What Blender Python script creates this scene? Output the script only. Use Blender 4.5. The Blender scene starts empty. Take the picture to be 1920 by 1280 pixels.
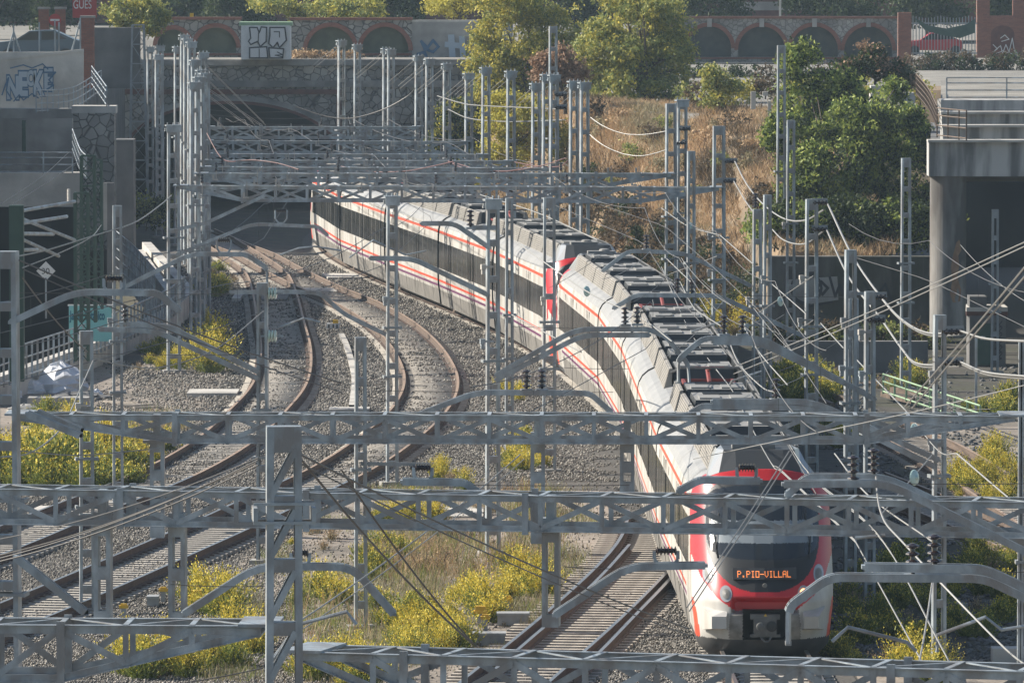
import bpy, math, random
import numpy as np
from mathutils import Vector, Matrix
R = math.radians
random.seed(7); RNG = np.random.default_rng(11)
# ------------------------------------------------------------------ camera, sky, sun, exposure
F = 14400.0; CH = 15.5; PITCH = math.atan(806.0 / F)
scene = bpy.context.scene
cam_d = bpy.data.cameras.new("camera"); cam = bpy.data.objects.new("camera", cam_d)
scene.collection.objects.link(cam); scene.camera = cam
cam_d.sensor_width = 36.0; cam_d.lens = F * 36.0 / 1920.0
cam_d.clip_start = 1.0; cam_d.clip_end = 3000.0
cam.location = (0, 0, CH); cam.rotation_euler = (math.pi / 2 - PITCH, 0, 0)
world = bpy.data.worlds.new("World"); scene.world = world; world.use_nodes = True
SUN_EL, SUN_AZ = R(33), R(-74)          # azimuth measured from +Y towards +X : the sun stands left and a little beyond
sky = world.node_tree.nodes.new("ShaderNodeTexSky"); sky.sky_type = 'NISHITA'; sky.sun_disc = False
sky.sun_elevation = SUN_EL; sky.sun_rotation = SUN_AZ
bgn = world.node_tree.nodes["Background"]; bgn.inputs[1].default_value = 0.073
world.node_tree.links.new(sky.outputs[0], bgn.inputs[0])
sl = bpy.data.lights.new("sun", 'SUN'); sl.energy = 4.9; sl.angle = R(0.5); sl.color = (1.0, 0.93, 0.82)
so = bpy.data.objects.new("sun", sl); scene.collection.objects.link(so)
sd = Vector((math.sin(SUN_AZ) * math.cos(SUN_EL), math.cos(SUN_AZ) * math.cos(SUN_EL), math.sin(SUN_EL)))
so.rotation_euler = sd.to_track_quat('Z', 'Y').to_euler(); so.location = (-60, 200, 60)
scene.view_settings.view_transform = 'Standard'; scene.view_settings.look = 'None'
scene.view_settings.gamma = 1.0; scene.view_settings.exposure = 0.82
col = scene.collection
# ------------------------------------------------------------------ measuring helpers (photo pixel -> place in the world)
cp, sp = math.cos(PITCH), math.sin(PITCH)
def ray(x, y):
    u = (x - 960) / F; v = (640 - y) / F
    return Vector((u, cp + v * sp, -sp + v * cp))
def G(x, y, Z=0.0):
    d = ray(x, y); t = (Z - CH) / d.z
    return Vector((0, 0, CH)) + d * t
def P(x, y, s):
    return Vector((0, 0, CH)) + ray(x, y) * (F / s)
def SB(y): return 0.0645 * (y + 166)
# ------------------------------------------------------------------ object helpers
def tag(o, label=None, cat=None, group=None, kind=None):
    if label: o['label'] = label
    if cat: o['category'] = cat
    if group: o['group'] = group
    if kind: o['kind'] = kind
    return o
def empty(name, loc, label, cat, group=None, rz=0.0):
    o = bpy.data.objects.new(name, None); col.objects.link(o); o.empty_display_size = 0.3
    o.location = loc; o.rotation_euler = (0, 0, rz)
    return tag(o, label, cat, group)
def link(name, me, parent=None, loc=None, rz=None):
    o = bpy.data.objects.new(name, me); col.objects.link(o)
    if parent is not None: o.parent = parent
    if loc is not None: o.location = loc
    if rz is not None: o.rotation_euler = (0, 0, rz)
    return o
def copy_tree(o, parent=None):
    c = o.copy(); col.objects.link(c)
    if parent is not None: c.parent = parent
    for ch in list(o.children): copy_tree(ch, c)
    return c
class MB:
    def __init__(s): s.v = []; s.f = []; s.m = []
    def quad(s, a, b, c, d, m=0):
        n = len(s.v); s.v += [tuple(a), tuple(b), tuple(c), tuple(d)]; s.f.append((n, n+1, n+2, n+3)); s.m.append(m)
    def poly(s, pts, m=0):
        n = len(s.v); s.v += [tuple(p) for p in pts]; s.f.append(tuple(range(n, n + len(pts)))); s.m.append(m)
    def box(s, c, size, m=0, rz=0.0, bottom=True):
        x, y, z = size[0]/2, size[1]/2, size[2]/2; n = len(s.v); ca, sa = math.cos(rz), math.sin(rz)
        for dz in (-z, z):
            for dx, dy in ((-x, -y), (x, -y), (x, y), (-x, y)):
                s.v.append((c[0] + dx*ca - dy*sa, c[1] + dx*sa + dy*ca, c[2] + dz))
        for f in ((0, 3, 2, 1), (4, 5, 6, 7), (0, 1, 5, 4), (1, 2, 6, 5), (2, 3, 7, 6), (3, 0, 4, 7)):
            s.f.append(tuple(n + i for i in f)); s.m.append(m)
    def bar(s, p, q, w, h, m=0, up=(0, 0, 1)):
        p, q = Vector(p), Vector(q); d = (q - p)
        if d.length < 1e-6: return
        d.normalize(); u = Vector(up)
        if abs(d.dot(u)) > 0.98: u = Vector((0, 1, 0))
        r = d.cross(u).normalized(); u = r.cross(d).normalized(); n = len(s.v)
        for c in (p, q):
            for a, b in ((-1, -1), (1, -1), (1, 1), (-1, 1)): s.v.append(tuple(c + r*(a*w/2) + u*(b*h/2)))
        for f in ((0, 1, 2, 3), (7, 6, 5, 4), (0, 4, 5, 1), (1, 5, 6, 2), (2, 6, 7, 3), (3, 7, 4, 0)):
            s.f.append(tuple(n + i for i in f)); s.m.append(m)
    def tube(s, pts, r, n=6, m=0, rad=None):
        pts = [Vector(p) for p in pts]; k0 = len(s.v)
        for i, p in enumerate(pts):
            a = pts[max(i-1, 0)]; b = pts[min(i+1, len(pts)-1)]; d = (b - a).normalized()
            u = Vector((0, 0, 1)) if abs(d.z) < 0.9 else Vector((0, 1, 0))
            x = d.cross(u).normalized(); y = x.cross(d); rr = rad[i] if rad else r
            for j in range(n):
                t = 2*math.pi*j/n; s.v.append(tuple(p + x*(rr*math.cos(t)) + y*(rr*math.sin(t))))
        for i in range(len(pts)-1):
            for j in range(n):
                a = k0 + i*n + j; b = k0 + i*n + (j+1) % n
                s.f.append((a, b, b+n, a+n)); s.m.append(m)
        s.f.append(tuple(k0 + j for j in range(n))[::-1]); s.m.append(m)
        e = k0 + (len(pts)-1)*n; s.f.append(tuple(e + j for j in range(n))); s.m.append(m)
    def lathe(s, c, prof, n=12, m=0, axis=(0, 0, 1)):
        ax = Vector(axis).normalized(); u = Vector((0, 0, 1)) if abs(ax.z) < 0.9 else Vector((0, 1, 0))
        x = ax.cross(u).normalized(); y = x.cross(ax); c = Vector(c); k0 = len(s.v)
        for r, h in prof:
            for j in range(n):
                t = 2*math.pi*j/n; s.v.append(tuple(c + ax*h + x*(r*math.cos(t)) + y*(r*math.sin(t))))
        for i in range(len(prof)-1):
            for j in range(n):
                a = k0 + i*n + j; b = k0 + i*n + (j+1) % n
                s.f.append((a, b, b+n, a+n)); s.m.append(m)
        s.f.append(tuple(k0 + j for j in range(n))[::-1]); s.m.append(m)
        e = k0 + (len(prof)-1)*n; s.f.append(tuple(e + j for j in range(n))); s.m.append(m)
    def build(s, name, mats, parent=None, loc=None, rz=None, smooth=False):
        me = bpy.data.meshes.new(name); me.from_pydata(s.v, [], s.f)
        for k in (mats if isinstance(mats, (list, tuple)) else [mats]): me.materials.append(k)
        me.polygons.foreach_set('material_index', s.m)
        if smooth: me.polygons.foreach_set('use_smooth', [True]*len(s.f))
        me.update(); return link(name, me, parent, loc, rz)
def np_mesh(name, V, Fc, mats, mi=None):
    me = bpy.data.meshes.new(name); V = np.asarray(V, dtype=np.float32); Fc = np.asarray(Fc, dtype=np.int32)
    k = Fc.shape[1]; me.vertices.add(len(V)); me.vertices.foreach_set('co', V.ravel())
    me.loops.add(Fc.size); me.loops.foreach_set('vertex_index', Fc.ravel())
    me.polygons.add(len(Fc)); me.polygons.foreach_set('loop_start', np.arange(0, Fc.size, k, dtype=np.int32))
    me.polygons.foreach_set('loop_total', np.full(len(Fc), k, dtype=np.int32))
    for m in (mats if isinstance(mats, (list, tuple)) else [mats]): me.materials.append(m)
    if mi is not None: me.polygons.foreach_set('material_index', np.asarray(mi, dtype=np.int32))
    me.update(calc_edges=True); return me
# ------------------------------------------------------------------ materials
def mat(name, c1, c2=None, rough=0.7, metal=0.0, scale=3.0, bump=0.0, bscale=None, emit=None, spec=0.5, vec=(1, 1, 1), detail=6, lo=0.35, hi=0.65, third=None, tscale=0.3):
    m = bpy.data.materials.new(name); m.use_nodes = True; nt = m.node_tree; N = nt.nodes; L = nt.links
    b = N["Principled BSDF"]; b.inputs['Roughness'].default_value = rough; b.inputs['Metallic'].default_value = metal
    b.inputs['Specular IOR Level'].default_value = spec
    b.inputs['Base Color'].default_value = (*c1, 1)
    if emit: b.inputs['Emission Color'].default_value = (*c1, 1); b.inputs['Emission Strength'].default_value = emit
    if c2 is not None or bump:
        tc = N.new("ShaderNodeTexCoord"); mp = N.new("ShaderNodeMapping"); mp.inputs['Scale'].default_value = vec
        L.new(tc.outputs['Object'], mp.inputs[0])
    if c2 is not None:
        nz = N.new("ShaderNodeTexNoise"); nz.inputs['Scale'].default_value = scale; nz.inputs['Detail'].default_value = detail
        L.new(mp.outputs[0], nz.inputs['Vector'])
        cr = N.new("ShaderNodeValToRGB"); cr.color_ramp.elements[0].position = lo; cr.color_ramp.elements[1].position = hi
        cr.color_ramp.elements[0].color = (*c1, 1); cr.color_ramp.elements[1].color = (*c2, 1)
        L.new(nz.outputs['Fac'], cr.inputs[0]); out = cr.outputs[0]
        if third:
            n2 = N.new("ShaderNodeTexNoise"); n2.inputs['Scale'].default_value = tscale; n2.inputs['Detail'].default_value = 4
            L.new(mp.outputs[0], n2.inputs['Vector'])
            r2 = N.new("ShaderNodeValToRGB"); r2.color_ramp.elements[0].position = 0.45; r2.color_ramp.elements[1].position = 0.62
            L.new(n2.outputs['Fac'], r2.inputs[0]); mx = N.new("ShaderNodeMixRGB"); mx.inputs[2].default_value = (*third, 1)
            L.new(r2.outputs[0], mx.inputs[0]); L.new(out, mx.inputs[1]); out = mx.outputs[0]
        L.new(out, b.inputs['Base Color'])
    if bump:
        nb = N.new("ShaderNodeTexNoise"); nb.inputs['Scale'].default_value = bscale or scale*4; nb.inputs['Detail'].default_value = 5
        L.new(mp.outputs[0], nb.inputs['Vector']); bp = N.new("ShaderNodeBump"); bp.inputs['Strength'].default_value = bump
        bp.inputs['Distance'].default_value = 0.05
        L.new(nb.outputs['Fac'], bp.inputs['Height']); L.new(bp.outputs[0], b.inputs['Normal'])
    return m
def leafmat(name, a, b_, c_=None, tr=0.35):
    m = bpy.data.materials.new(name); m.use_nodes = True; nt = m.node_tree; N = nt.nodes; L = nt.links
    b = N["Principled BSDF"]; b.inputs['Roughness'].default_value = 0.6; b.inputs['Specular IOR Level'].default_value = 0.25
    ge = N.new("ShaderNodeNewGeometry"); cr = N.new("ShaderNodeValToRGB")
    cr.color_ramp.elements[0].color = (*a, 1); cr.color_ramp.elements[1].color = (*b_, 1)
    if c_: e = cr.color_ramp.elements.new(0.5); e.color = (*c_, 1)
    L.new(ge.outputs['Random Per Island'], cr.inputs[0]); L.new(cr.outputs[0], b.inputs['Base Color'])
    t = N.new("ShaderNodeBsdfTranslucent"); mx = N.new("ShaderNodeMixShader"); mx.inputs[0].default_value = tr
    L.new(cr.outputs[0], t.inputs[0]); L.new(b.outputs[0], mx.inputs[1]); L.new(t.outputs[0], mx.inputs[2])
    L.new(mx.outputs[0], N["Material Output"].inputs[0]); return m
def stonemat(name, stone1, stone2, mortar, scale=1.6, bump=0.6):
    m = bpy.data.materials.new(name); m.use_nodes = True; nt = m.node_tree; N = nt.nodes; L = nt.links
    b = N["Principled BSDF"]; b.inputs['Roughness'].default_value = 0.9
    tc = N.new("ShaderNodeTexCoord"); v1 = N.new("ShaderNodeTexVoronoi"); v1.inputs['Scale'].default_value = scale
    v2 = N.new("ShaderNodeTexVoronoi"); v2.feature = 'DISTANCE_TO_EDGE'; v2.inputs['Scale'].default_value = scale
    L.new(tc.outputs['Object'], v1.inputs['Vector']); L.new(tc.outputs['Object'], v2.inputs['Vector'])
    c = N.new("ShaderNodeValToRGB"); c.color_ramp.elements[0].color = (*stone1, 1); c.color_ramp.elements[1].color = (*stone2, 1)
    sx = N.new("ShaderNodeSeparateColor"); L.new(v1.outputs['Color'], sx.inputs[0]); L.new(sx.outputs[0], c.inputs[0])
    e = N.new("ShaderNodeValToRGB"); e.color_ramp.elements[0].position = 0.02; e.color_ramp.elements[1].position = 0.07
    L.new(v2.outputs['Distance'], e.inputs[0]); mx = N.new("ShaderNodeMixRGB"); L.new(e.outputs[0], mx.inputs[0])
    mx.inputs[1].default_value = (*mortar, 1); L.new(c.outputs[0], mx.inputs[2]); 
    nz = N.new("ShaderNodeTexNoise"); nz.inputs['Scale'].default_value = 0.5; L.new(tc.outputs['Object'], nz.inputs['Vector'])
    r3 = N.new("ShaderNodeValToRGB"); r3.color_ramp.elements[0].position = 0.35; r3.color_ramp.elements[1].position = 0.65
    r3.color_ramp.elements[0].color = (0.55, 0.55, 0.55, 1); L.new(nz.outputs['Fac'], r3.inputs[0])
    m2 = N.new("ShaderNodeMixRGB"); m2.blend_type = 'MULTIPLY'; m2.inputs[0].default_value = 1
    L.new(mx.outputs[0], m2.inputs[1]); L.new(r3.outputs[0], m2.inputs[2]); L.new(m2.outputs[0], b.inputs['Base Color'])
    bp = N.new("ShaderNodeBump"); bp.inputs['Strength'].default_value = bump; bp.inputs['Distance'].default_value = 0.06
    L.new(e.outputs[0], bp.inputs['Height']); L.new(bp.outputs[0], b.inputs['Normal']); return m
def brickmat(name, c1, c2, mortar, scale=1.0):
    m = bpy.data.materials.new(name); m.use_nodes = True; nt = m.node_tree; N = nt.nodes; L = nt.links
    b = N["Principled BSDF"]; b.inputs['Roughness'].default_value = 0.9
    tc = N.new("ShaderNodeTexCoord"); mp = N.new("ShaderNodeMapping"); mp.inputs['Rotation'].default_value = (math.pi/2, 0, 0)
    br = N.new("ShaderNodeTexBrick"); br.inputs['Scale'].default_value = scale; br.inputs['Color1'].default_value = (*c1, 1)
    br.inputs['Color2'].default_value = (*c2, 1); br.inputs['Mortar'].default_value = (*mortar, 1)
    br.inputs['Brick Width'].default_value = 0.25; br.inputs['Row Height'].default_value = 0.08; br.inputs['Mortar Size'].default_value = 0.008
    L.new(tc.outputs['Object'], mp.inputs[0]); L.new(mp.outputs[0], br.inputs['Vector']); L.new(br.outputs[0], b.inputs['Base Color'])
    return m
M = {}
M['galv'] = mat('galvanised_steel', (0.215, 0.25, 0.275), (0.45, 0.50, 0.53), rough=0.48, metal=0.3, scale=3.5, spec=0.5, vec=(1, 1, 0.6), detail=9, lo=0.3, hi=0.7, third=(0.245, 0.24, 0.235), tscale=2.2, bump=0.15, bscale=25)
M['galv_dk'] = mat('dull_galvanised_steel', (0.22, 0.24, 0.25), (0.30, 0.32, 0.33), rough=0.6, metal=0.3, scale=3)
M['green_steel'] = mat('green_painted_steel', (0.025, 0.06, 0.045), (0.04, 0.08, 0.06), rough=0.6, scale=3)
M['pale_green'] = mat('pale_green_paint', (0.22, 0.34, 0.20), (0.30, 0.42, 0.27), rough=0.6, scale=3)
M['wire'] = mat('aluminium_wire', (0.27, 0.265, 0.25), rough=0.5, metal=0.3)
M['copper'] = mat('aged_contact_wire', (0.10, 0.095, 0.09), rough=0.55, metal=0.3)
M['red_cable'] = mat('red_brown_cable', (0.13, 0.05, 0.045), rough=0.6)
M['porcelain'] = mat('brown_porcelain', (0.028, 0.018, 0.016), rough=0.15, spec=0.8)
M['glass_ins'] = mat('pale_green_glass', (0.45, 0.60, 0.55), rough=0.1, spec=0.9)
M['concrete'] = mat('concrete', (0.30, 0.29, 0.27), (0.40, 0.385, 0.36), rough=0.9, scale=1.2, bump=0.2, third=(0.22, 0.215, 0.20), tscale=0.5)
M['concrete_lt'] = mat('pale_concrete', (0.46, 0.44, 0.40), (0.56, 0.53, 0.48), rough=0.9, scale=1.5, bump=0.2, third=(0.36, 0.34, 0.31), tscale=0.6)
M['concrete_stain'] = mat('stained_concrete', (0.15, 0.15, 0.148), (0.46, 0.45, 0.43), rough=0.9, scale=1.3, vec=(1.6, 1.6, 0.22), bump=0.2, lo=0.38, hi=0.6)
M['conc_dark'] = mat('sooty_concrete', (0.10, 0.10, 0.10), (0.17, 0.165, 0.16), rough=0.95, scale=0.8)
M['near_black'] = mat('near_black_lining', (0.008, 0.009, 0.01), (0.016, 0.017, 0.018), rough=1.0, scale=0.6)  # near-black colour for tunnel lining, underpass back wall and abutment wall
M['stone'] = stonemat('rubble_stone', (0.24, 0.23, 0.21), (0.42, 0.40, 0.36), (0.10, 0.095, 0.09), 2.6)
M['ashlar'] = mat('ashlar_band', (0.22, 0.215, 0.20), (0.34, 0.325, 0.30), rough=0.9, scale=1.8, third=(0.15, 0.145, 0.14), tscale=0.4)
M['brick'] = brickmat('red_brick', (0.20, 0.075, 0.05), (0.26, 0.10, 0.065), (0.16, 0.11, 0.09), 1.0)
M['brick_dk'] = mat('dark_red_brick', (0.10, 0.042, 0.034), (0.15, 0.06, 0.045), rough=0.9, scale=3)
M['ballast_bed'] = mat('ballast_bed', (0.055, 0.05, 0.045), (0.11, 0.10, 0.088), rough=1, scale=14, detail=8)
M['fines'] = mat('fine_track_gravel', (0.07, 0.062, 0.053), (0.15, 0.133, 0.113), rough=1, scale=14, detail=8)
M['stone_a'] = leafmat('ballast_stones', (0.06, 0.056, 0.051), (0.42, 0.385, 0.335), (0.17, 0.156, 0.136), tr=0.0)
M['dirt'] = mat('pale_dirt', (0.22, 0.185, 0.15), (0.33, 0.28, 0.235), rough=1, scale=3.0, detail=8, bump=0.4, third=(0.15, 0.13, 0.105), tscale=0.25)
M['slope'] = mat('dry_slope_soil', (0.19, 0.135, 0.085), (0.30, 0.215, 0.13), rough=1, scale=1.2, detail=8, third=(0.11, 0.09, 0.06), tscale=0.2)
M['plaza'] = mat('pale_gravel_yard', (0.17, 0.16, 0.14), (0.30, 0.28, 0.245), rough=1, scale=0.6, detail=8, third=(0.2, 0.19, 0.17), tscale=0.12)
M['asphalt'] = mat('asphalt', (0.05, 0.05, 0.052), (0.07, 0.07, 0.07), rough=0.95, scale=3)
M['rail_side'] = mat('rusty_rail', (0.10, 0.073, 0.056), (0.155, 0.112, 0.085), rough=0.85, scale=5)
M['rail_dk'] = mat('dark_rusty_rail', (0.085, 0.058, 0.047), (0.13, 0.085, 0.066), rough=0.8, scale=5)
M['rail_top'] = mat('polished_rail_head', (0.42, 0.40, 0.38), rough=0.32, metal=0.85)
M['rail_top_rust'] = mat('rusty_rail_head', (0.32, 0.21, 0.14), (0.42, 0.32, 0.24), rough=0.6, metal=0.2, scale=4)
M['sleeper'] = mat('concrete_sleeper', (0.27, 0.245, 0.21), (0.46, 0.42, 0.365), rough=0.95, scale=6)
M['sleeper_wd'] = mat('dark_timber_sleeper', (0.25, 0.22, 0.185), (0.44, 0.39, 0.33), rough=0.95, scale=6)
M['white'] = mat('train_white', (0.49, 0.475, 0.44), (0.60, 0.58, 0.54), rough=0.4, scale=1.6, vec=(1, 1, 0.25), spec=0.4, third=(0.40, 0.375, 0.335), tscale=1.1)
M['red'] = mat('train_red', (0.50, 0.022, 0.028), rough=0.3, spec=0.5)
M['orange_red'] = mat('train_orange_red', (0.70, 0.10, 0.055), rough=0.35)
M['purple'] = mat('train_purple', (0.17, 0.055, 0.13), rough=0.35)
M['skirt'] = mat('train_skirt', (0.15, 0.14, 0.125), (0.22, 0.205, 0.185), rough=0.6, scale=2)
M['glass'] = mat('train_window_glass', (0.045, 0.046, 0.044), (0.075, 0.073, 0.068), rough=0.12, scale=0.8, spec=0.6)
M['glass_gap'] = mat('train_window_post', (0.16, 0.155, 0.145), rough=0.4)
M['roof_grey'] = mat('train_roof_grey', (0.25, 0.25, 0.245), (0.33, 0.328, 0.32), rough=0.5, scale=1.5, spec=0.5)
M['fairing'] = mat('roof_fairing_beige', (0.21, 0.198, 0.178), (0.30, 0.28, 0.25), rough=0.6, scale=2)
M['roof_dark'] = mat('roof_unit_front', (0.03, 0.033, 0.036), rough=0.5)
M['roof_top'] = mat('roof_unit_top', (0.20, 0.20, 0.19), (0.26, 0.255, 0.245), rough=0.7, scale=2)
M['black'] = mat('black_rubber', (0.018, 0.019, 0.02), rough=0.5)
M['screen'] = mat('windscreen_glass', (0.022, 0.027, 0.032), rough=0.04, spec=0.8)
M['blind'] = mat('sun_blind_fabric', (0.22, 0.25, 0.27), rough=0.35)
M['mech'] = mat('coupler_steel', (0.11, 0.11, 0.105), (0.16, 0.155, 0.15), rough=0.6, metal=0.3, scale=6)
M['silver'] = mat('silver_paint', (0.50, 0.50, 0.49), rough=0.32, metal=0.6)
M['lamp_glass'] = mat('headlamp_glass', (0.42, 0.42, 0.42), rough=0.1, metal=0.3)
M['lamp_on'] = mat('lit_marker_lamp', (1.0, 0.30, 0.10), emit=4.0)
M['led'] = mat('orange_led_text', (1.0, 0.27, 0.06), emit=0.7)
M['yellow'] = mat('yellow_paint', (0.68, 0.42, 0.03), (0.60, 0.37, 0.03), rough=0.6, scale=5)
M['box_grey'] = mat('grey_cast_box', (0.34, 0.35, 0.35), (0.27, 0.28, 0.28), rough=0.6, scale=4)
M['white_paint'] = mat('white_paint', (0.72, 0.72, 0.70), (0.6, 0.6, 0.585), rough=0.7, scale=2)
M['sign_teal'] = mat('teal_sign', (0.22, 0.52, 0.50), rough=0.6)
M['sign_blue'] = mat('dark_teal_lettering', (0.01, 0.13, 0.19), rough=0.6)
M['sign_red'] = mat('red_sign', (0.36, 0.04, 0.035), rough=0.6)
M['plastic'] = mat('white_debris_bag', (0.70, 0.71, 0.73), (0.55, 0.56, 0.58), rough=0.6, scale=1.5, bump=0.5, bscale=5)
M['graf_blue'] = mat('blue_graffiti', (0.06, 0.13, 0.22), rough=0.8)
M['graf_fill'] = mat('pale_graffiti_fill', (0.36, 0.42, 0.47), rough=0.8)
M['graf_white'] = mat('white_graffiti', (0.62, 0.62, 0.61), rough=0.8)
M['graf_black'] = mat('black_graffiti', (0.04, 0.04, 0.045), rough=0.8)
M['bark'] = mat('bark', (0.06, 0.045, 0.035), (0.11, 0.085, 0.065), rough=0.95, scale=6)
M['lf_yellow'] = leafmat('yellowing_leaves', (0.209, 0.230, 0.046), (0.751, 0.621, 0.125), (0.438, 0.400, 0.083))
M['lf_green'] = leafmat('olive_leaves', (0.130, 0.176, 0.049), (0.491, 0.456, 0.144), (0.257, 0.289, 0.088))
M['lf_dark'] = leafmat('dark_leaves', (0.020, 0.035, 0.012), (0.075, 0.100, 0.030), (0.040, 0.060, 0.020))
M['lf_vivid'] = leafmat('fresh_green_leaves', (0.099, 0.163, 0.042), (0.479, 0.522, 0.117), (0.225, 0.282, 0.070))
M['lf_pink'] = leafmat('rusty_pink_leaves', (0.208, 0.130, 0.078), (0.468, 0.299, 0.195), (0.325, 0.208, 0.130))
M['lf_bright'] = leafmat('bright_yellow_leaves', (0.312, 0.300, 0.054), (0.720, 0.636, 0.120), (0.504, 0.456, 0.084))
M['sh_green'] = leafmat('shrub_leaves', (0.084, 0.117, 0.028), (0.320, 0.344, 0.076), (0.178, 0.217, 0.048))
M['lf_brown'] = leafmat('brown_scrub_leaves', (0.05, 0.034, 0.02), (0.20, 0.14, 0.08), (0.11, 0.08, 0.045))
M['skirt_dk'] = mat('dark_front_skirt', (0.045, 0.047, 0.05), (0.085, 0.083, 0.08), rough=0.55, scale=2)
M['shade_ground'] = mat('painted_shade_ground', (0.035, 0.032, 0.028), (0.085, 0.075, 0.06), rough=1, scale=1.2, detail=8, third=(0.05, 0.05, 0.03), tscale=0.3)  # dark colour stands in for shade on yard, tunnel approach and underpass floor
M['stone_s'] = stonemat('arcade_stone', (0.30, 0.285, 0.26), (0.42, 0.40, 0.365), (0.20, 0.19, 0.175), 3.4)
M['panel_grey'] = mat('dirty_front_panel', (0.17, 0.155, 0.135), (0.30, 0.28, 0.25), rough=0.6, scale=5)
M['panto_red'] = mat('weathered_red_paint', (0.22, 0.025, 0.022), (0.14, 0.03, 0.025), rough=0.6, scale=6)
M['wall_stain'] = mat('dark_stained_concrete', (0.055, 0.052, 0.048), (0.20, 0.19, 0.175), rough=0.95, scale=1.1, vec=(1.5, 1.5, 0.3), bump=0.3, lo=0.4, hi=0.66, third=(0.07, 0.07, 0.055), tscale=0.4)
M['column_conc'] = mat('weathered_column', (0.09, 0.088, 0.084), (0.34, 0.33, 0.31), rough=0.95, scale=0.9, vec=(1.2, 1.2, 0.35), bump=0.3, lo=0.38, hi=0.62, third=(0.12, 0.10, 0.085), tscale=0.5)
M['sh_yellow'] = leafmat('shrub_flowers', (0.474, 0.384, 0.045), (0.900, 0.769, 0.126), (0.712, 0.558, 0.081), tr=0.2)
M['dry'] = leafmat('dry_grass_blades', (0.258, 0.167, 0.091), (0.670, 0.476, 0.283), (0.464, 0.321, 0.180), tr=0.25)
M['dryg'] = leafmat('grey_dry_stems', (0.200, 0.168, 0.103), (0.450, 0.372, 0.230), (0.300, 0.264, 0.149), tr=0.25)
M['carpaint'] = mat('grey_blue_car_paint', (0.10, 0.14, 0.18), rough=0.25, metal=0.3)
M['carred'] = mat('red_car_paint', (0.42, 0.02, 0.03), rough=0.3)
def curve_pts(pts, step):
    """Catmull-Rom through pts, resampled at even steps"""
    pts = [Vector(p) for p in pts]; q = [pts[0]*2 - pts[1]] + pts + [pts[-1]*2 - pts[-2]]; out = []
    for i in range(1, len(q)-2):
        n = max(2, int((q[i+1]-q[i]).length / 0.4))
        for k in range(n):
            t = k/n; a, b, c, d = q[i-1], q[i], q[i+1], q[i+2]
            out.append(0.5*((2*b) + (c-a)*t + (2*a-5*b+4*c-d)*t*t + (3*b-a-3*c+d)*t**3))
    out.append(pts[-1]); acc = [0.0]
    for a, b in zip(out, out[1:]): acc.append(acc[-1] + (b-a).length)
    n = max(2, int(acc[-1]/step)); res = []
    arr = np.array([[p.x, p.y, p.z] for p in out]); ss = np.linspace(0, acc[-1], n+1)
    for k in range(3): res.append(np.interp(ss, acc, arr[:, k]))
    return [Vector((a, b, c)) for a, b, c in zip(*res)]
def smooth(pts, it):
    a = np.array([[p.x, p.y, p.z] for p in pts])
    for _ in range(it): a[1:-1] = 0.25*a[:-2] + 0.5*a[1:-1] + 0.25*a[2:]
    return [Vector(p) for p in a]
# ------------------------------------------------------------------ terrain
def lerp_tab(x, tab):
    xs = [t[0] for t in tab]; ys = [t[1] for t in tab]; return float(np.interp(x, xs, ys))
FOOT = [(-1.5, 382), (0.5, 368), (3.4, 345), (6.2, 312), (8.9, 291), (9.6, 279), (16.0, 279)]
CREST = [(-1.5, 402), (0.5, 390), (3.4, 358), (6.2, 352), (8.9, 348), (10, 342), (16.0, 340)]
def terrain_z(X, Y):
    z = 0.0
    if X > -1.5:
        f, c = lerp_tab(X, FOOT), lerp_tab(X, CREST); z0 = 3.1 if X > 9.4 else 0.0
        if X > 13.9: return 6.35 if Y > 392 else 0.0
        if Y > f:
            t = min(1, (Y - f) / (c - f)); z = z0 + (6.35 - z0) * (t ** 0.9)
            z += 0.22*math.sin(X*1.9 + Y*0.31)*math.sin(Y*0.43 + X) * (1 if t < 1 else 0.12)
    elif Y > 446: z = 7.75
    elif Y > 240 and X < float(np.interp(Y, [240, 258, 273, 300, 339], [-16.5, -14.8, -13.7, -13.1, -16.3])) - .9 and Y < 345: z = -2.5
    return z
xs = list(np.arange(-60, -20, 4.0)) + list(np.arange(-20, 22, 0.75)) + list(np.arange(22, 70, 4.0))
ys = list(np.arange(20, 150, 6.0)) + list(np.arange(150, 410, 1.5)) + list(np.arange(410, 620, 12.0)) + [700, 900, 1300, 2200]
V = []; Fq = []; MI = []
for y in ys:
    for x in xs: V.append((x, y, terrain_z(x, y)))
nx = len(xs)
for j in range(len(ys)-1):
    for i in range(nx-1):
        a = j*nx + i; X, Y = (xs[i]+xs[i+1])/2, (ys[j]+ys[j+1])/2; z = V[a][2]; z2 = V[a+nx+1][2]
        if X < -1.5 and 352 < Y < 446 or z < -1: m = 5  # shade of the tunnel approach and the sunken cut put into the colour
        elif Y > 403 or z > 6.1 and X < 13.9: m = 3
        elif z2 > 0.05 and X > -1.5: m = 2
        else: m = 0
        # pale dirt strips between the tracks
        if m == 0:
            if -9.5 < X < 3.6 and Y < 205:
                px = 960 + F*X/Y; py = -166 + F*CH/Y
                if py > 900 and px > 380 + (1180-py)*0.75 and px < 1165 - max(0, py-1000)*0.75: m = 1
            if X > 5.0 and Y < 279:
                px, py = 960 + F*X/Y, -166 + F*CH/Y; m = 1 if px > 1770 and 780 < py < 935 or py > 1235 and px > 1640 else 5  # shaded yard painted dark, its sunlit patches keep the dirt colour
            if X < -9.0 and Y < 262 and Y > 205 and X < -9.0 - (262-Y)*0.03: m = 1
        Fq.append((a, a+1, a+nx+1, a+nx)); MI.append(m)
ground = link('ground', np_mesh('ground', V, Fq, [M['ballast_bed'], M['dirt'], M['slope'], M['plaza'], M['near_black'], M['shade_ground']], MI)); tag(ground, kind='structure')
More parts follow.
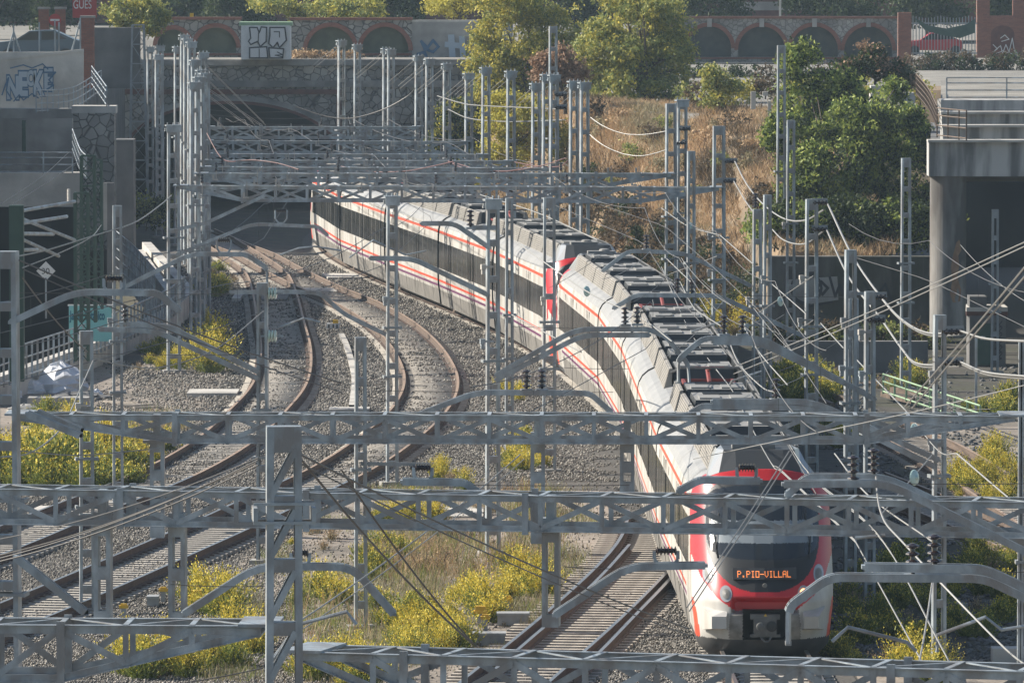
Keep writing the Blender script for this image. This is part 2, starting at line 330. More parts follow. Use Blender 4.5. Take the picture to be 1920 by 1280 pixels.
def pxy(X, Y, Z=0.0): return 960 + F*X/Y, -166 + F*(CH-Z)/Y
# ------------------------------------------------------------------ scattered stones
def scatter_mesh(name, pts, sizes, mats, zs=0.8, mi=None):
    n = len(pts); T = np.array([(1, 0, 0), (-1, 0, 0), (0, 1, 0), (0, -1, 0), (0, 0, 1), (0, 0, -1)], float)
    FA = np.array([(0, 2, 4), (2, 1, 4), (1, 3, 4), (3, 0, 4), (2, 0, 5), (1, 2, 5), (3, 1, 5), (0, 3, 5)])
    Vv = T[None]*sizes[:, None, None]*RNG.uniform(0.55, 1.25, (n, 6, 1)); Vv[:, :, 2] *= zs
    a = RNG.uniform(0, 6.28, n); c, s = np.cos(a)[:, None], np.sin(a)[:, None]
    tilt = RNG.uniform(-0.7, 0.7, n); ct, st = np.cos(tilt)[:, None], np.sin(tilt)[:, None]
    x, y, z = Vv[..., 0], Vv[..., 1], Vv[..., 2]; y, z = y*ct - z*st, y*st + z*ct; x, y = x*c - y*s, x*s + y*c
    Vv = np.stack([x, y, z], -1) + pts[:, None]
    return link(name, np_mesh(name, Vv.reshape(-1, 3), (FA[None] + (np.arange(n)*6)[:, None, None]).reshape(-1, 3), mats, mi))
# ------------------------------------------------------------------ railway tracks
GA = 0.87
def offset(pts, d):
    out = []
    for i, p in enumerate(pts):
        a = pts[max(i-1, 0)]; b = pts[min(i+1, len(pts)-1)]; t = (b-a).normalized()
        out.append(Vector((p.x + t.y*d, p.y - t.x*d, p.z)))
    return out
RAILP = [(u*1.05, w*1.15) for u, w in [(-.075, 0), (.075, 0), (.075, .015), (.012, .03), (.012, .125), (.038, .14), (.038, .165), (-.038, .165), (-.038, .14), (-.012, .125), (-.012, .03), (-.075, .015)]]
def rail_mesh(pts, side, top, z0=0.10, split=None):
    mb = MB(); n = len(RAILP); V = []
    for i, p in enumerate(pts):
        a = pts[max(i-1, 0)]; b = pts[min(i+1, len(pts)-1)]; t = (b-a).normalized()
        for u, w in RAILP: mb.v.append((p.x + t.y*u, p.y - t.x*u, p.z + z0 + w))
    for i in range(len(pts)-1):
        for j in range(n):
            k = (j+1) % n; a = i*n+j; b = i*n+k
            mb.f.append((a, b, b+n, a+n)); mb.m.append((1 if j == 6 else 0) + (2 if split and pts[i].y < split else 0))
    return mb
sleeper_me = {}
def sleeper_mesh(L, m):
    if (L, m) in sleeper_me: return sleeper_me[(L, m)]
    mb = MB(); w = 0.13
    mb.box((0, 0, 0.01), (L, 0.26, 0.10)); 
    for s in (-1, 1): mb.box((s*GA, 0, 0.072), (0.36, 0.17, 0.022), 1)
    o = mb.build('sleeper', [M[m], M['rail_dk']]); me = o.data; bpy.data.objects.remove(o); sleeper_me[(L, m)] = me; return me
def track(center, label, side='rail_side', top='rail_top', slp='sleeper', L=2.5, spacing=0.6, z0=0.10, near_first=True, rails=(-1, 1), zsl=0.0, split=None):
    t = empty('railway_track', (0, 0, 0), label, 'railway track', 'railway tracks')
    for s in rails: rail_mesh(offset(center, s*GA), side, top, z0, split).build('rail', [M[side], M[top], M['rail_dk'], M['rail_top']], t)
    pts = curve_pts(center, spacing) if spacing else []
    order = sorted(range(len(pts)), key=lambda i: pts[i].y); me = sleeper_mesh(L, slp); keep = set(order[:100]); rest = []
    for i, p in enumerate(pts):
        a = pts[max(i-1, 0)]; b = pts[min(i+1, len(pts)-1)]; d = b-a; rz = math.atan2(-d.x, d.y) + random.gauss(0, .006)
        loc = (p.x, p.y, p.z + zsl)
        if i in keep: link('sleeper', me, t, loc, rz)
        else: rest.append((loc, rz))
    if rest:
        n = len(me.vertices); base = np.array([v.co[:] for v in me.vertices]); fc = np.array([list(q.vertices) for q in me.polygons]); mi = [q.material_index for q in me.polygons]
        VV, FF, MM = [], [], []
        for k, (loc, rz) in enumerate(rest):
            c, s = math.cos(rz), math.sin(rz); b = base.copy(); b[:, 0], b[:, 1] = base[:, 0]*c - base[:, 1]*s, base[:, 0]*s + base[:, 1]*c
            VV.append(b + np.array(loc)); FF.append(fc + k*n); MM += mi
        o = link('far_sleepers', np_mesh('far_sleepers', np.vstack(VV), np.vstack(FF), [M[slp], M['rail_dk']], MM), t); o['kind'] = 'stuff'
    return t
def center_from(Lr, Rr=None, off=0):
    if Lr and not Rr: return offset(smooth(curve_pts([G(*p) for p in Lr], 1.0), 30), off)
def world_line(pts, it=25): return smooth(curve_pts([G(*p) for p in pts], 1.0), it)
trA_r = world_line([(440, 458), (474, 478), (505, 498), (527, 512), (544, 531), (560, 575), (570, 618), (581, 655), (584, 692), (579, 725), (568, 750), (552, 768), (524, 800), (477, 845), (363, 912), (168, 991), (44, 1046), (-160, 1120)])
trA = offset(trA_r, GA)   # points run from far to near, so +offset is towards -X
def side_of(pts, d):      # signed so that d>0 moves towards +X
    t = pts[len(pts)//2+1] - pts[len(pts)//2]; return offset(pts, d if t.y > 0 else -d)
trA = side_of(trA_r, -GA)
trB_r = world_line([(402, 440), (436, 455), (470, 470), (517, 487), (551, 507), (640, 551), (700, 574), (751, 601), (791, 628), (831, 668), (855, 709), (860, 729), (857, 752), (846, 775), (820, 808), (757, 860), (697, 900), (568, 962), (497, 998), (312, 1082), (201, 1132), (34, 1203), (-150, 1275)])
trB = side_of(trB_r, -GA)
TC = [4.76097969e-08, -4.65578134e-07, -8.70892683e-04, -6.53442523e-02, 1.74777555e+00]
def left_side(Y):
    Yc = max(Y, 175); x = float(np.polyval(TC, Yc-250))
    if Y < 175: x += (Y-175)*(-0.0160) 
    return x
def train_path(y0, y1, step=1.0):
    pts = [Vector((left_side(y), y, 0)) for y in np.arange(y0, y1, step)]; pts = smooth(pts, 12)
    return side_of(pts, 1.47)
trC = train_path(112, 372)
track(trA, 'curved railway track with rusty rails on the far left, half buried in ballast', 'rail_side', 'rail_top_rust', zsl=0.028, split=207)
track(trB, 'curved railway track with brown rails between the leftmost track and the train', 'rail_side', 'rail_top_rust', zsl=0.028, split=207)
track(trC, 'railway track that carries the white and red train', 'rail_side', 'rail_top', zsl=0.01)
trD_l = world_line([(1150, 850), (1172, 925), (1178, 968), (1176, 1000), (1164, 1031), (1137, 1065), (1104, 1099), (1050, 1149), (976, 1213), (880, 1290), (820, 1340)], 12)
trD = side_of(trD_l, GA)
track([p + Vector((0, 0, -0.004)) for p in trD if p.y < 196], 'turnout track with shiny rails diverging left of the train front', 'rail_dk', 'rail_top', 'sleeper_wd', L=3.0, spacing=0.6, zsl=0.03)
# switch blades running beside the turnout rails
for lab, px in (('loose switch blade lying inside the left rail of the turnout', [(1168, 1040), (1120, 1094), (1060, 1152), (1000, 1203), (905, 1285)]),
                ('loose switch blade lying inside the right rail of the turnout', [(1262, 1085), (1222, 1129), (1180, 1172), (1115, 1240), (1060, 1292)])):
    b = rail_mesh(side_of(world_line(px, 4), 0.16), 'rail_dk', 'rail_top', 0.078).build('switch_blade', [M['rail_dk'], M['rail_top']]); tag(b, lab, 'rail', 'switch blades')
trE_l = world_line([(1585, 800), (1640, 830), (1700, 860), (1767, 905), (1831, 950), (1900, 995), (1990, 1050)], 8)
track(side_of(trE_l, GA), 'shaded siding track on the right, rusty rails over dark timber sleepers', 'rail_side', 'rail_top_rust', 'sleeper_wd', L=2.6, spacing=0.55)
trF = world_line([(1600, 905), (1700, 945), (1800, 985), (1930, 1040), (2050, 1090)], 6)
track(trF, 'shaded lower siding track in front of the right siding', 'rail_side', 'rail_top_rust', 'sleeper_wd', L=2.4, spacing=0.5)
# fine gravel between the rails of the two curved tracks
def strip(name, pts, w, z, m, y0=0, y1=999):
    a = [p for p in offset(pts, -w) if y0 < p.y < y1]; b = [p for p in offset(pts, w) if y0 < p.y < y1]; n = min(len(a), len(b)); mb = MB()
    for i in range(n-1): mb.quad((a[i].x, a[i].y, z), (b[i].x, b[i].y, z), (b[i+1].x, b[i+1].y, z), (a[i+1].x, a[i+1].y, z))
    return tag(mb.build(name, M[m]), kind='structure')
strip('track_bed', trA, 0.98, 0.052, 'fines', 207); strip('track_bed', trB, 0.98, 0.056, 'fines', 207)
strip('track_bed', trC, 1.7, 0.014, 'ballast_bed')
# ballast stones
def near_dist(P2, line):
    L = np.array([(p.x, p.y) for p in line[::3]]); d = np.full(len(P2), 9e9)
    for q in L: d = np.minimum(d, (P2[:, 0]-q[0])**2 + (P2[:, 1]-q[1])**2)
    return np.sqrt(d)
def ballast():
    N = 560000; Y = 1/RNG.uniform(1/345.0, 1/150.0, N); X = RNG.uniform(-0.076, 0.076, N)*Y
    keep = np.ones(N, bool); px = 960 + F*X/Y; py = -166 + F*CH/Y
    keep &= X < 4.6 + (Y > 250)*2; keep &= X < np.interp(Y, [150, 250, 300, 345], [6.5, 7.0, 5.5, 1.5])
    nz = 30*np.sin(X*3+Y*.4) + RNG.normal(size=N)*25; keep &= ~((px + nz < 420) & (py < 480)) & ~((px + nz < 320) & (py + nz*.3 < 690)) & ~((px + nz < 215) & (py + nz < 860))
    dirt = (py > 905) & (px > 400 + (1180-py)*0.75) & (px < 1150 - np.maximum(0, py-1000)*0.75) & (px > 560)
    keep &= ~(dirt & (RNG.uniform(0, 1, N) < 0.93))
    P2 = np.stack([X, Y], 1); zz = np.full(N, 0.03)
    for line, w, lo in ((trA, 1.0, 207), (trB, 1.0, 207), (trC, 1.25, 0), (trD, 1.5, 0)):
        d = near_dist(P2, line); ins = d < w
        if lo: keep &= ~(ins & (Y > lo) & (RNG.uniform(0, 1, N) < 0.42)) & ~(ins & (Y <= lo) & (RNG.uniform(0, 1, N) < 0.75))
        else: keep &= ~(ins & (RNG.uniform(0, 1, N) < 0.93))
        zz = np.where(d < w, zz + np.where(Y > 207, 0.062, 0.03) if lo else zz, zz)
    X, Y, zz = X[keep], Y[keep], zz[keep]; n = len(X)
    zz = zz + 0.03*np.sin(X*1.3 + Y*0.21) + RNG.uniform(-.02, .03, n)
    sz = RNG.uniform(0.022, 0.052, n)*np.clip(Y/230, 0.8, 1.3)
    print('stones', n)
    o = scatter_mesh('ballast', np.stack([X, Y, zz], 1), sz, [M['stone_a']]); tag(o, 'grey crushed stone ballast spread between the railway tracks', 'ballast', kind='stuff')
ballast()
# ------------------------------------------------------------------ the train
PROF = [(1.36, .36, 'skirt'), (1.42, .92, 'white'), (1.445, 1.04, 'purple'), (1.452, 1.13, 'white'), (1.458, 1.24, 'orange_red'), (1.463, 1.33, 'white'),
        (1.47, 1.76, 'glass'), (1.465, 2.78, 'white'), (1.452, 3.10, 'orange_red'), (1.445, 3.20, 'white'), (1.41, 3.36, 'roof_grey'), (1.32, 3.52, 'roof_grey'), (1.17, 3.65, 'roof_grey'), (0.98, 3.745, 'roof_grey'), (0.78, 3.79, 'roof_grey')]
MATL = ['skirt', 'white', 'purple', 'orange_red', 'glass', 'roof_grey', 'glass_gap', 'black']
def prof_at(z):
    for (y0, z0, m), (y1, z1, _) in zip(PROF, PROF[1:]):
        if z0 <= z <= z1: return y0 + (y1-y0)*(z-z0)/(z1-z0)
    return PROF[-1][0]
def shell(x0, x1, parent):
    """body shell between x0..x1, split into body, window band and stripes"""
    body, win, st = MB(), MB(), MB()
    for s in (-1, 1):
        for (y0, z0, m), (y1, z1, _) in zip(PROF, PROF[1:]):
            t = win if m == 'glass' else (st if m in ('purple', 'orange_red') else body)
            xsn = np.linspace(x0, x1, 2)
            q = [(x0, s*y0, z0), (x1, s*y0, z0), (x1, s*y1, z1), (x0, s*y1, z1)]
            if s > 0: q = q[::-1]
            t.quad(*q, {'skirt': 1, 'white': 0, 'roof_grey': 2, 'glass': 0, 'purple': 0, 'orange_red': 1}[m])
    body.quad((x0, -.78, 3.79), (x1, -.78, 3.79), (x1, .78, 3.79), (x0, .78, 3.79), 2)
    for x in (x0, x1):
        r = [(x, y, z) for y, z, _ in PROF]; l = [(x, -y, z) for y, z, _ in PROF][::-1]; body.poly(r + l if x == x0 else (r + l)[::-1], 3)
    b = body.build('car_body', [M['white'], M['skirt'], M['roof_grey'], M['black']], parent)
    w = win.build('window_band', [M['glass']], b); s_ = st.build('side_stripes', [M['purple'], M['orange_red']], b)
    return b
def strip_side(mb, s, xa, xb, za, zb, off, m):
    ya, yb = prof_at(za)+off, prof_at(zb)+off
    q = [(xa, s*ya, za), (xb, s*ya, za), (xb, s*yb, zb), (xa, s*yb, zb)]
    if s > 0: q = q[::-1]
    mb.quad(*q, m)
    for (u, v) in (((xa), 0), ((xb), 0)):
        mb.quad((u, s*(ya-off-.01), za), (u, s*ya, za), (u, s*yb, zb), (u, s*(yb-off-.01), zb), m)
    mb.quad((xa, s*(yb-off-.01), zb), (xb, s*(yb-off-.01), zb), (xb, s*yb, zb), (xa, s*yb, zb), m)
def add_doors(b, xs_):
    for x in xs_:
        for s in (-1, 1):
            d = MB(); strip_side(d, s, x-.68, x+.68, .93, 3.08, .012, 0)
            o = d.build('door', [M['white']], b)
            g = MB()
            for k in (-1, 1): strip_side(g, s, x + k*.35 - .25, x + k*.35 + .25, 1.765, 2.775, .016, 0)
            for k in (-.68, 0, .68): strip_side(g, s, x+k-.012, x+k+.012, .93, 3.08, .02, 1)
            g.build('door_window', [M['glass'], M['black']], b)
def add_posts(b, x0, x1, doors):
    g = MB(); n = int((x1-x0)/1.45)
    for i in range(1, n):
        x = x0 + (x1-x0)*i/n
        if min([abs(x-d) for d in doors] + [9]) < .85: continue
        for s in (-1, 1): strip_side(g, s, x-.035, x+.035, 1.77, 2.77, .006, 0)
    g.build('window_posts', [M['glass_gap']], b)
    p = MB()
    for x in np.arange(x0+2.0, x1-1.0, 5.6):     # small dark vents in the white band, and seams
        for s in (-1, 1): strip_side(p, s, x-.14, x+.14, 2.85, 3.04, .006, 0)
    for x in np.arange(x0+1.0, x1-.5, 2.9):
        for s in (-1, 1): strip_side(p, s, x-.01, x+.01, .40, 1.03, .004, 0)
    p.build('side_vent', [M['skirt']], b)
def roof_gear(b, x0, x1, panto=False):
    """slanted ribbed fairings along both roof edges with equipment boxes between them"""
    L = x1-x0; gaps = []
    nseg = max(2, int(round(L/4.4))); seg = L/nseg
    for s in (-1, 1):
        for k in range(nseg):
            f = MB()
            if panto and k == nseg//2: continue
            a, c = x0 + k*seg + .12, x0 + (k+1)*seg - .12
            for i in range(8):
                t0, t1 = i/8, (i+.62)/8
                ya, za = 1.01 - .13*t0, 3.72 + .50*t0; yb, zb = 1.01 - .13*t1, 3.72 + .50*t1
                f.quad((a, s*(ya+.02), za), (c, s*(ya+.02), za), (c, s*(yb+.02), zb), (a, s*(yb+.02), zb), 0)
                f.quad((a, s*(yb+.02), zb), (c, s*(yb+.02), zb), (c, s*(yb-.03), zb+.004), (a, s*(yb-.03), zb+.004), 0)
            f.quad((a, s*1.0, 3.72), (c, s*1.0, 3.72), (c, s*.86, 4.22), (a, s*.86, 4.22), 0)
            f.quad((a, s*.86, 4.22), (c, s*.86, 4.22), (c, s*.81, 4.22), (a, s*.81, 4.22), 0)
            f.quad((a, s*.81, 4.22), (c, s*.81, 4.22), (c, s*.83, 3.78), (a, s*.83, 3.78), 1)
            for xx in (a, c):
                f.poly([(xx, s*1.02, 3.72), (xx, s*.88, 4.22), (xx, s*.81, 4.22), (xx, s*.83, 3.76)], 0)
            f.build('roof_fairing', [M['fairing'], M['roof_dark']], b)
    for k in range(nseg):
        a, c = x0 + k*seg, x0 + (k+1)*seg; m = (a+c)/2
        if panto and k == nseg//2:
            continue
        u = MB(); h = .42 if k % 2 else .50
        w = .80; xa, xb = m - seg*.36, m + seg*.36; zt = 3.78 + h
        u.quad((xa, -w, 3.78), (xa, w, 3.78), (xa+.18, w-.1, zt), (xa+.18, -w+.1, zt), 1); u.quad((xb, w, 3.78), (xb, -w, 3.78), (xb-.18, -w+.1, zt), (xb-.18, w-.1, zt), 1)
        u.quad((xa+.18, -w+.1, zt), (xa+.18, w-.1, zt), (xb-.18, w-.1, zt), (xb-.18, -w+.1, zt), 0)
        for s in (-1, 1): u.quad((xa, s*w, 3.78), (xb, s*w, 3.78), (xb-.18, s*(w-.1), zt), (xa+.18, s*(w-.1), zt), 1)
        for j in range(3): u.box((xa + .5 + j*.28, 0, zt+.012), (.10, .9, .024), 1)
        for j in (-1, 1): u.box((m+.6, j*.36, zt+.02), (seg*.26, .48, .04), 0)
        u.build('roof_unit', [M['roof_top'], M['roof_dark']], b)
    j = MB()
    for x in np.arange(x0, x1, 5.8):
        for s in (-1, 1):
            prof = [(1.425, 3.30), (1.385, 3.40), (1.32, 3.52), (1.17, 3.65), (1.02, 3.725)]
            for (ya, za), (yb, zb) in zip(prof, prof[1:]): j.quad((x-.02, s*(ya+.004), za+.004), (x+.02, s*(ya+.004), za+.004), (x+.02, s*(yb+.004), zb+.004), (x-.02, s*(yb+.004), zb+.004), 0)
    j.build('roof_joint', [M['skirt']], b)
    if panto:
        m = x0 + (nseg//2 + .5)*seg; p = MB()
        for yy in (-.6, .6):
            for xx in (-.9, .9): p.lathe((m+xx, yy, 3.78), [(.05, 0), (.09, .03), (.05, .06), (.09, .09), (.05, .12), (.09, .15), (.05, .2)], 8, 1)
            p.bar((m-.95, yy, 4.02), (m+.95, yy, 4.02), .07, .07, 0)
        p.bar((m-.9, -.6, 4.02), (m-.9, .6, 4.02), .07, .07, 0); p.bar((m+.9, -.6, 4.02), (m+.9, .6, 4.02), .07, .07, 0)
        p.tube([(m+.8, 0, 4.05), (m-.75, 0, 4.28)], .055, 6, 0); p.tube([(m-.75, 0, 4.28), (m+.75, 0, 4.40)], .04, 6, 0)
        p.tube([(m+.75, -.35, 4.42), (m+.75, .35, 4.42)], .03, 6, 0)
        for dx in (-.14, .14): p.tube([(m+.75+dx, -.95, 4.30), (m+.75+dx, -.7, 4.42), (m+.75+dx, .7, 4.42), (m+.75+dx, .95, 4.30)], .025, 6, 2)
        p.build('pantograph', [M['panto_red'], M['porcelain'], M['mech']], b)
def add_bogie(train, x, frame_at=None):
    t = MB(); 
    for s in (-1, 1):
        t.box((x, s*1.02, .52), (2.7, .16, .26), 0); t.box((x, s*1.12, .62), (.7, .22, .22), 0)
        for dx in (-1.15, 1.15): t.box((x+dx, s*1.10, .50), (.34, .2, .3), 0); t.bar((x+dx*.55, s*1.16, .35), (x+dx*.55, s*1.16, .8), .12, .12, 0)
    for dx in (-1.15, 1.15): t.bar((x+dx, -1.0, .52), (x+dx, 1.0, .52), .14, .14, 0)
    o = t.build('bogie', [M['mech']], train)
    for dx in (-1.15, 1.15):
        for s in (-1, 1):
            w = MB(); w.lathe((x+dx, s*.86 - .07, .66), [(.12, 0), (.43, 0), (.43, .05), (.42, .13), (.12, .13)], 20, 0, (0, 1, 0)); w.build('wheel', [M['mech']], train)
    return o
def sup(y, a, b, n): return b*(max(0, 1-(abs(y)/a)**n))**(1/n)
def outline():
    pts = [(y, z) for y, z, _ in PROF[:-4]]
    r = [(1.10, .10), (1.27, .26)] + pts + [(1.30, 3.54), (1.14, 3.67), (.85, 3.78), (.5, 3.84), (.2, 3.86)]
    full = r + [(-y, z) for y, z in r[::-1]] + [(-.9, .10), (-.5, .10), (0, .10), (.5, .10), (.9, .10)]
    v = [Vector((y, z, 0)) for y, z in full] + [Vector((full[0][0], full[0][1], 0))]
    acc = [0]
    for a, b in zip(v, v[1:]): acc.append(acc[-1] + (b-a).length)
    ss = np.linspace(0, acc[-1], 289)[:-1]
    return list(zip(np.interp(ss, acc, [p.x for p in v]), np.interp(ss, acc, [p.y for p in v])))
OUT = outline()
def setback(y, z, r):
    rake = 2.05*max(0, (z-1.25)/2.55)**1.2
    low = .30*max(0, (0.75-z)/.5)**2 
    ch = max(0, min(1, (.70-abs(y))/.10))*max(0, min(1, (z-1.02)/.04))*max(0, min(1, (1.36-z)/.10))*.22
    return ch + rake + low + .95*(min(1, abs(y)/1.47))**4.5 + .18*max(0, (abs(y)-.2))
def region(y, z, x):
    a = abs(y)
    if z < .50: return 'skirt'
    if a < .46 and z < 1.10: return 'hole'
    # dark mask with the windscreen
    cz = 2.72
    if z < cz: inb = (a/1.19)**2.4 + ((cz-z)/1.26)**2.4 < 1
    else: inb = (a/1.19)**4 + ((z-cz)/.93)**4 < 1
    if inb:
        if (a/1.15)**3 + (abs(z-2.82)/.72)**6 < 1: return 'blind' if 2.42 < z < 2.86 and a < 1.05 else 'screen'
        return 'mask'
    zr = np.interp(a, [0, .6, .7, 1.02, 1.27, 1.36, 1.47], [1.06, 1.07, 1.14, 1.38, 1.70, 1.92, 2.15])
    if z > zr: return 'red'
    if a < .74 - max(0, z-.8)*.15 and z < 1.12: return 'grey'
    if a > 1.30 + max(0, z-.55)*.18 and z < 1.3: return 'orange'
    return 'white'
NOSE = 3.1
def make_nose(train, xt, sgn, text):
    """xt: x of the nose tip in train coordinates, sgn +1 when the nose points towards +x"""
    def Q(y, z, r=None, off=0.0):
        return (xt - sgn*(setback(y, z, r) - off), y, z)
    c = (0.0, 2.0); NR = 84; rings = []
    for k in range(NR+1):
        r = (k/NR)**.8; rings.append([(c[0] + (y-c[0])*r, c[1] + (z-c[1])*r) for y, z in OUT])
    groups = {}
    n = len(OUT)
    for k in range(NR):
        for j in range(n):
            q = [rings[k][j], rings[k+1][j], rings[k+1][(j+1) % n], rings[k][(j+1) % n]]
            ym = sum(p[0] for p in q)/4; zm = sum(p[1] for p in q)/4; g = region(ym, zm, 0)
            groups.setdefault(g, []).append(tuple(Q(*p) for p in q))
    # side skin from the nose rim back to the first body section
    for j in range(n):
        a, b = OUT[j], OUT[(j+1) % n]; steps = 12; zm = (a[1]+b[1])/2; ym = abs(a[0]+b[0])/2
        for i in range(steps):
            def X(p, t):
                x0 = setback(p[0], p[1], 1); return xt - sgn*(x0 + (4.2-x0)*t)
            t0, t1 = i/steps, (i+1)/steps
            q = [(X(a, t0), a[0], a[1]), (X(a, t1), a[0], a[1]), (X(b, t1), b[0], b[1]), (X(b, t0), b[0], b[1])]
            dist = abs(sum(p[0] for p in q)/4 - xt)
            if zm < .50: g = 'skirt'
            elif zm > 1.75 + max(0, (1.9-dist))*.35 and dist < 2.05 + max(0, zm-2.6)*1.0 and zm < 3.95: g = 'red'
            elif zm < 1.3 and dist < 1.9-(zm*.4): g = 'orange'
            elif zm > 3.36: g = 'roof'
            elif 1.76 < zm < 2.78 and dist > 2.9: g = 'side_glass'
            elif 3.10 < zm < 3.20 and dist > 2.3: g = 'orange'
            else: g = 'white'
            groups.setdefault(g, []).append(tuple(q))
    def mk(name, keys, mats, parent):
        mb = MB()
        vi = {}
        for mi, k in enumerate(keys):
            for q in groups.get(k, []):
                idx = []
                for p in q:
                    kk = (round(p[0], 4), round(p[1], 4), round(p[2], 4))
                    if kk not in vi: vi[kk] = len(mb.v); mb.v.append(p)
                    idx.append(vi[kk])
                if len(set(idx)) < 3: continue
                idx = list(dict.fromkeys(idx))
                mb.f.append(tuple(idx)); mb.m.append(mi)
        return mb.build(name, [M[k] for k in mats], parent, smooth=True)
    nose = mk('cab_nose', ['white', 'red', 'orange', 'roof', 'side_glass', 'grey'], ['white', 'red', 'orange_red', 'roof_grey', 'glass', 'panel_grey'], train)
    mk('front_mask', ['mask'], ['black'], train); mk('windscreen', ['screen'], ['screen'], train)
    mk('sun_blind', ['blind'], ['blind'], train); mk('front_skirt', ['skirt'], ['skirt_dk'], train)
    # recess with the coupler
    h = MB(); x0 = xt - sgn*.10; x1 = xt - sgn*.75
    for s in (-1, 1): h.quad((x0, s*.465, .48), (x1, s*.465, .48), (x1, s*.465, 1.12), (x0, s*.465, 1.12))
    h.quad((x1, -.47, .48), (x1, .47, .48), (x1, .47, 1.12), (x1, -.47, 1.12)); h.quad((x0, -.45, 1.115), (x0, .45, 1.115), (x1, .45, 1.115), (x1, -.45, 1.115)); h.quad((x0, -.45, .49), (x0, .45, .49), (x1, .45, .49), (x1, -.45, .49))
    h.build('coupler_recess', [M['black']], train)
    k = MB(); xc = xt - sgn*.12
    k.box((xc, 0, .78), (.36, .46, .38), 0); k.box((xc, 0, .97), (.30, .60, .10), 0); k.box((xc, 0, .585), (.30, .62, .06), 0)
    k.lathe((xc + sgn*.18, -.13 if sgn < 0 else .13, .78), [(.0, 0), (.11, 0), (.11, .02), (.05, .03)], 16, 1, (sgn, 0, 0)); k.lathe((xc + sgn*.18, .10 if sgn < 0 else -.10, .78), [(.0, 0), (.09, 0), (.08, .10), (.02, .12)], 16, 0, (sgn, 0, 0))
    k.tube([(xc+sgn*.2, -.1, .56), (xc+sgn*.24, -.02, .47), (xc+sgn*.24, .06, .47), (xc+sgn*.2, .12, .56)], .02, 6, 0)
    k.build('coupler', [M['mech'], M['black']], train)
    tr = MB(); tr.poly([(xc+sgn*.19, -.035, .99), (xc+sgn*.19, .035, .99), (xc+sgn*.19, 0, 1.05)]); tr.build('warning_triangle', [M['yellow']], train)
    # dark chin above the coupler
    # cheek blocks
    for s in (-1, 1):
        b = MB(); ya, yb = s*.80, s*1.22
        def fr(y, z, o): return Q(y, z, None, o)
        q = [fr(ya, .70, .03), fr(yb, .70, -.02), fr(yb, 1.03, -.02), fr(ya, 1.03, .03)]
        xf = xt + sgn*.02
        o_ = [(xf, ya, .73), (xf, s*1.10, .73), (xf, s*1.10, .98), (xf, ya, .98)]
        i_ = [(xf - sgn*.25, s*.76, .66), (xf - sgn*.62, s*1.27, .66), (xf - sgn*.62, s*1.27, 1.14), (xf - sgn*.25, s*.76, 1.10)]
        b.quad(*o_); 
        for j in range(4): b.quad(o_[j], o_[(j+1) % 4], i_[(j+1) % 4], i_[j])
        b.build('cheek_block', [M['white']], train)
        for (yy, zz, rw, rh, lit) in ((1.14, 1.80, .115, .185, False), (.80, 1.43, .125, .165, s*sgn > 0 and text is not None)):
            yy *= s; px, py_, pz = Q(yy, zz, None, .012); l = MB(); K = 18
            for (rr, off, m) in ((1.0, .012, 0), (.62, .03, 1)):
                pts = [Q(yy + rw*rr*math.cos(2*math.pi*i/K), zz + rh*rr*math.sin(2*math.pi*i/K), None, off) for i in range(K)]
                cc = Q(yy, zz, None, off + .015)
                for i in range(K): l.poly([pts[i], pts[(i+1) % K], cc], m)
            l.build('headlight', [M['lamp_glass'], M['lamp_on'] if lit else M['glass_gap']], train)
    # wipers
    for s in (-1, 1):
        w = MB(); w.tube([Q(s*.95, 2.12, None, .03), Q(s*1.02, 2.75, None, .03)], .012, 5); w.tube([Q(s*.98, 2.3, None, .04), Q(s*.90, 3.0, None, .03)], .01, 5); w.build('wiper', [M['black']], train)
    # display
    if text:
        fr_ = MB(); z0, z1, hy = 1.72, 1.945, .66
        x = Q(0, 1.83)[0] + sgn*.028
        def D(y, z, o): p = Q(0, z, None, o); return (p[0] - sgn*.12*abs(y), y, z)
        fr_.quad(D(-hy, z0, .05), D(0, z0, .05), D(0, z1, .05), D(-hy, z1, .05)); fr_.quad(D(0, z0, .05), D(hy, z0, .05), D(hy, z1, .05), D(0, z1, .05))
        for s in (-1, 1): fr_.quad(D(s*hy, z0, .05), D(s*hy, z0, -.05), D(s*hy, z1, -.05), D(s*hy, z1, .05))
        fr_.quad(D(-hy, z1, .05), D(hy, z1, .05), D(hy, z1, -.05), D(-hy, z1, -.05))
        fr_.build('display_housing', [M['roof_dark']], train)
        dots_text(text, lambda y, z: D(y, z, .075), -.56 if sgn > 0 else .56, 1.765, 1.12, .13, -sgn, train)
    lg = MB(); lg.lathe(Q(0, 1.60, None, .0), [(.0, 0), (.05, 0), (.045, .04), (0, .04)], 12, 0, (sgn, 0, 0)); lg.build('camera_lens', [M['glass_gap']], train)
    # silver roof fairing above the red arch
    s_ = MB(); xf, xb = xt - sgn*2.35, xt - sgn*3.4
    zt = 4.22; A = [(xf, -1.12, 3.68), (xf+sgn*.12, -.86, 3.78), (xf+sgn*.2, -.5, 3.84), (xf+sgn*.2, .5, 3.84), (xf+sgn*.12, .86, 3.78), (xf, 1.12, 3.68)]
    B = [(xb, -.86, zt-.02), (xf-sgn*.45, -.74, zt), (xf-sgn*.36, -.5, zt), (xf-sgn*.36, .5, zt), (xf-sgn*.45, .74, zt), (xb, .86, zt-.02)]
    for i in range(5): s_.quad(A[i], A[i+1], B[i+1], B[i], 0 if i in (0, 4) else 1)
    for s in (0, 5): s_.quad(A[s], B[s], (xb-sgn*1.2, B[s][1], zt-.02), (xb-sgn*1.2, A[s][1]*.9, 3.70), 0)
    s_.poly([B[1], B[2], B[3], B[4], (xb-sgn*.8, .74, zt), (xb-sgn*.8, -.74, zt)], 2)
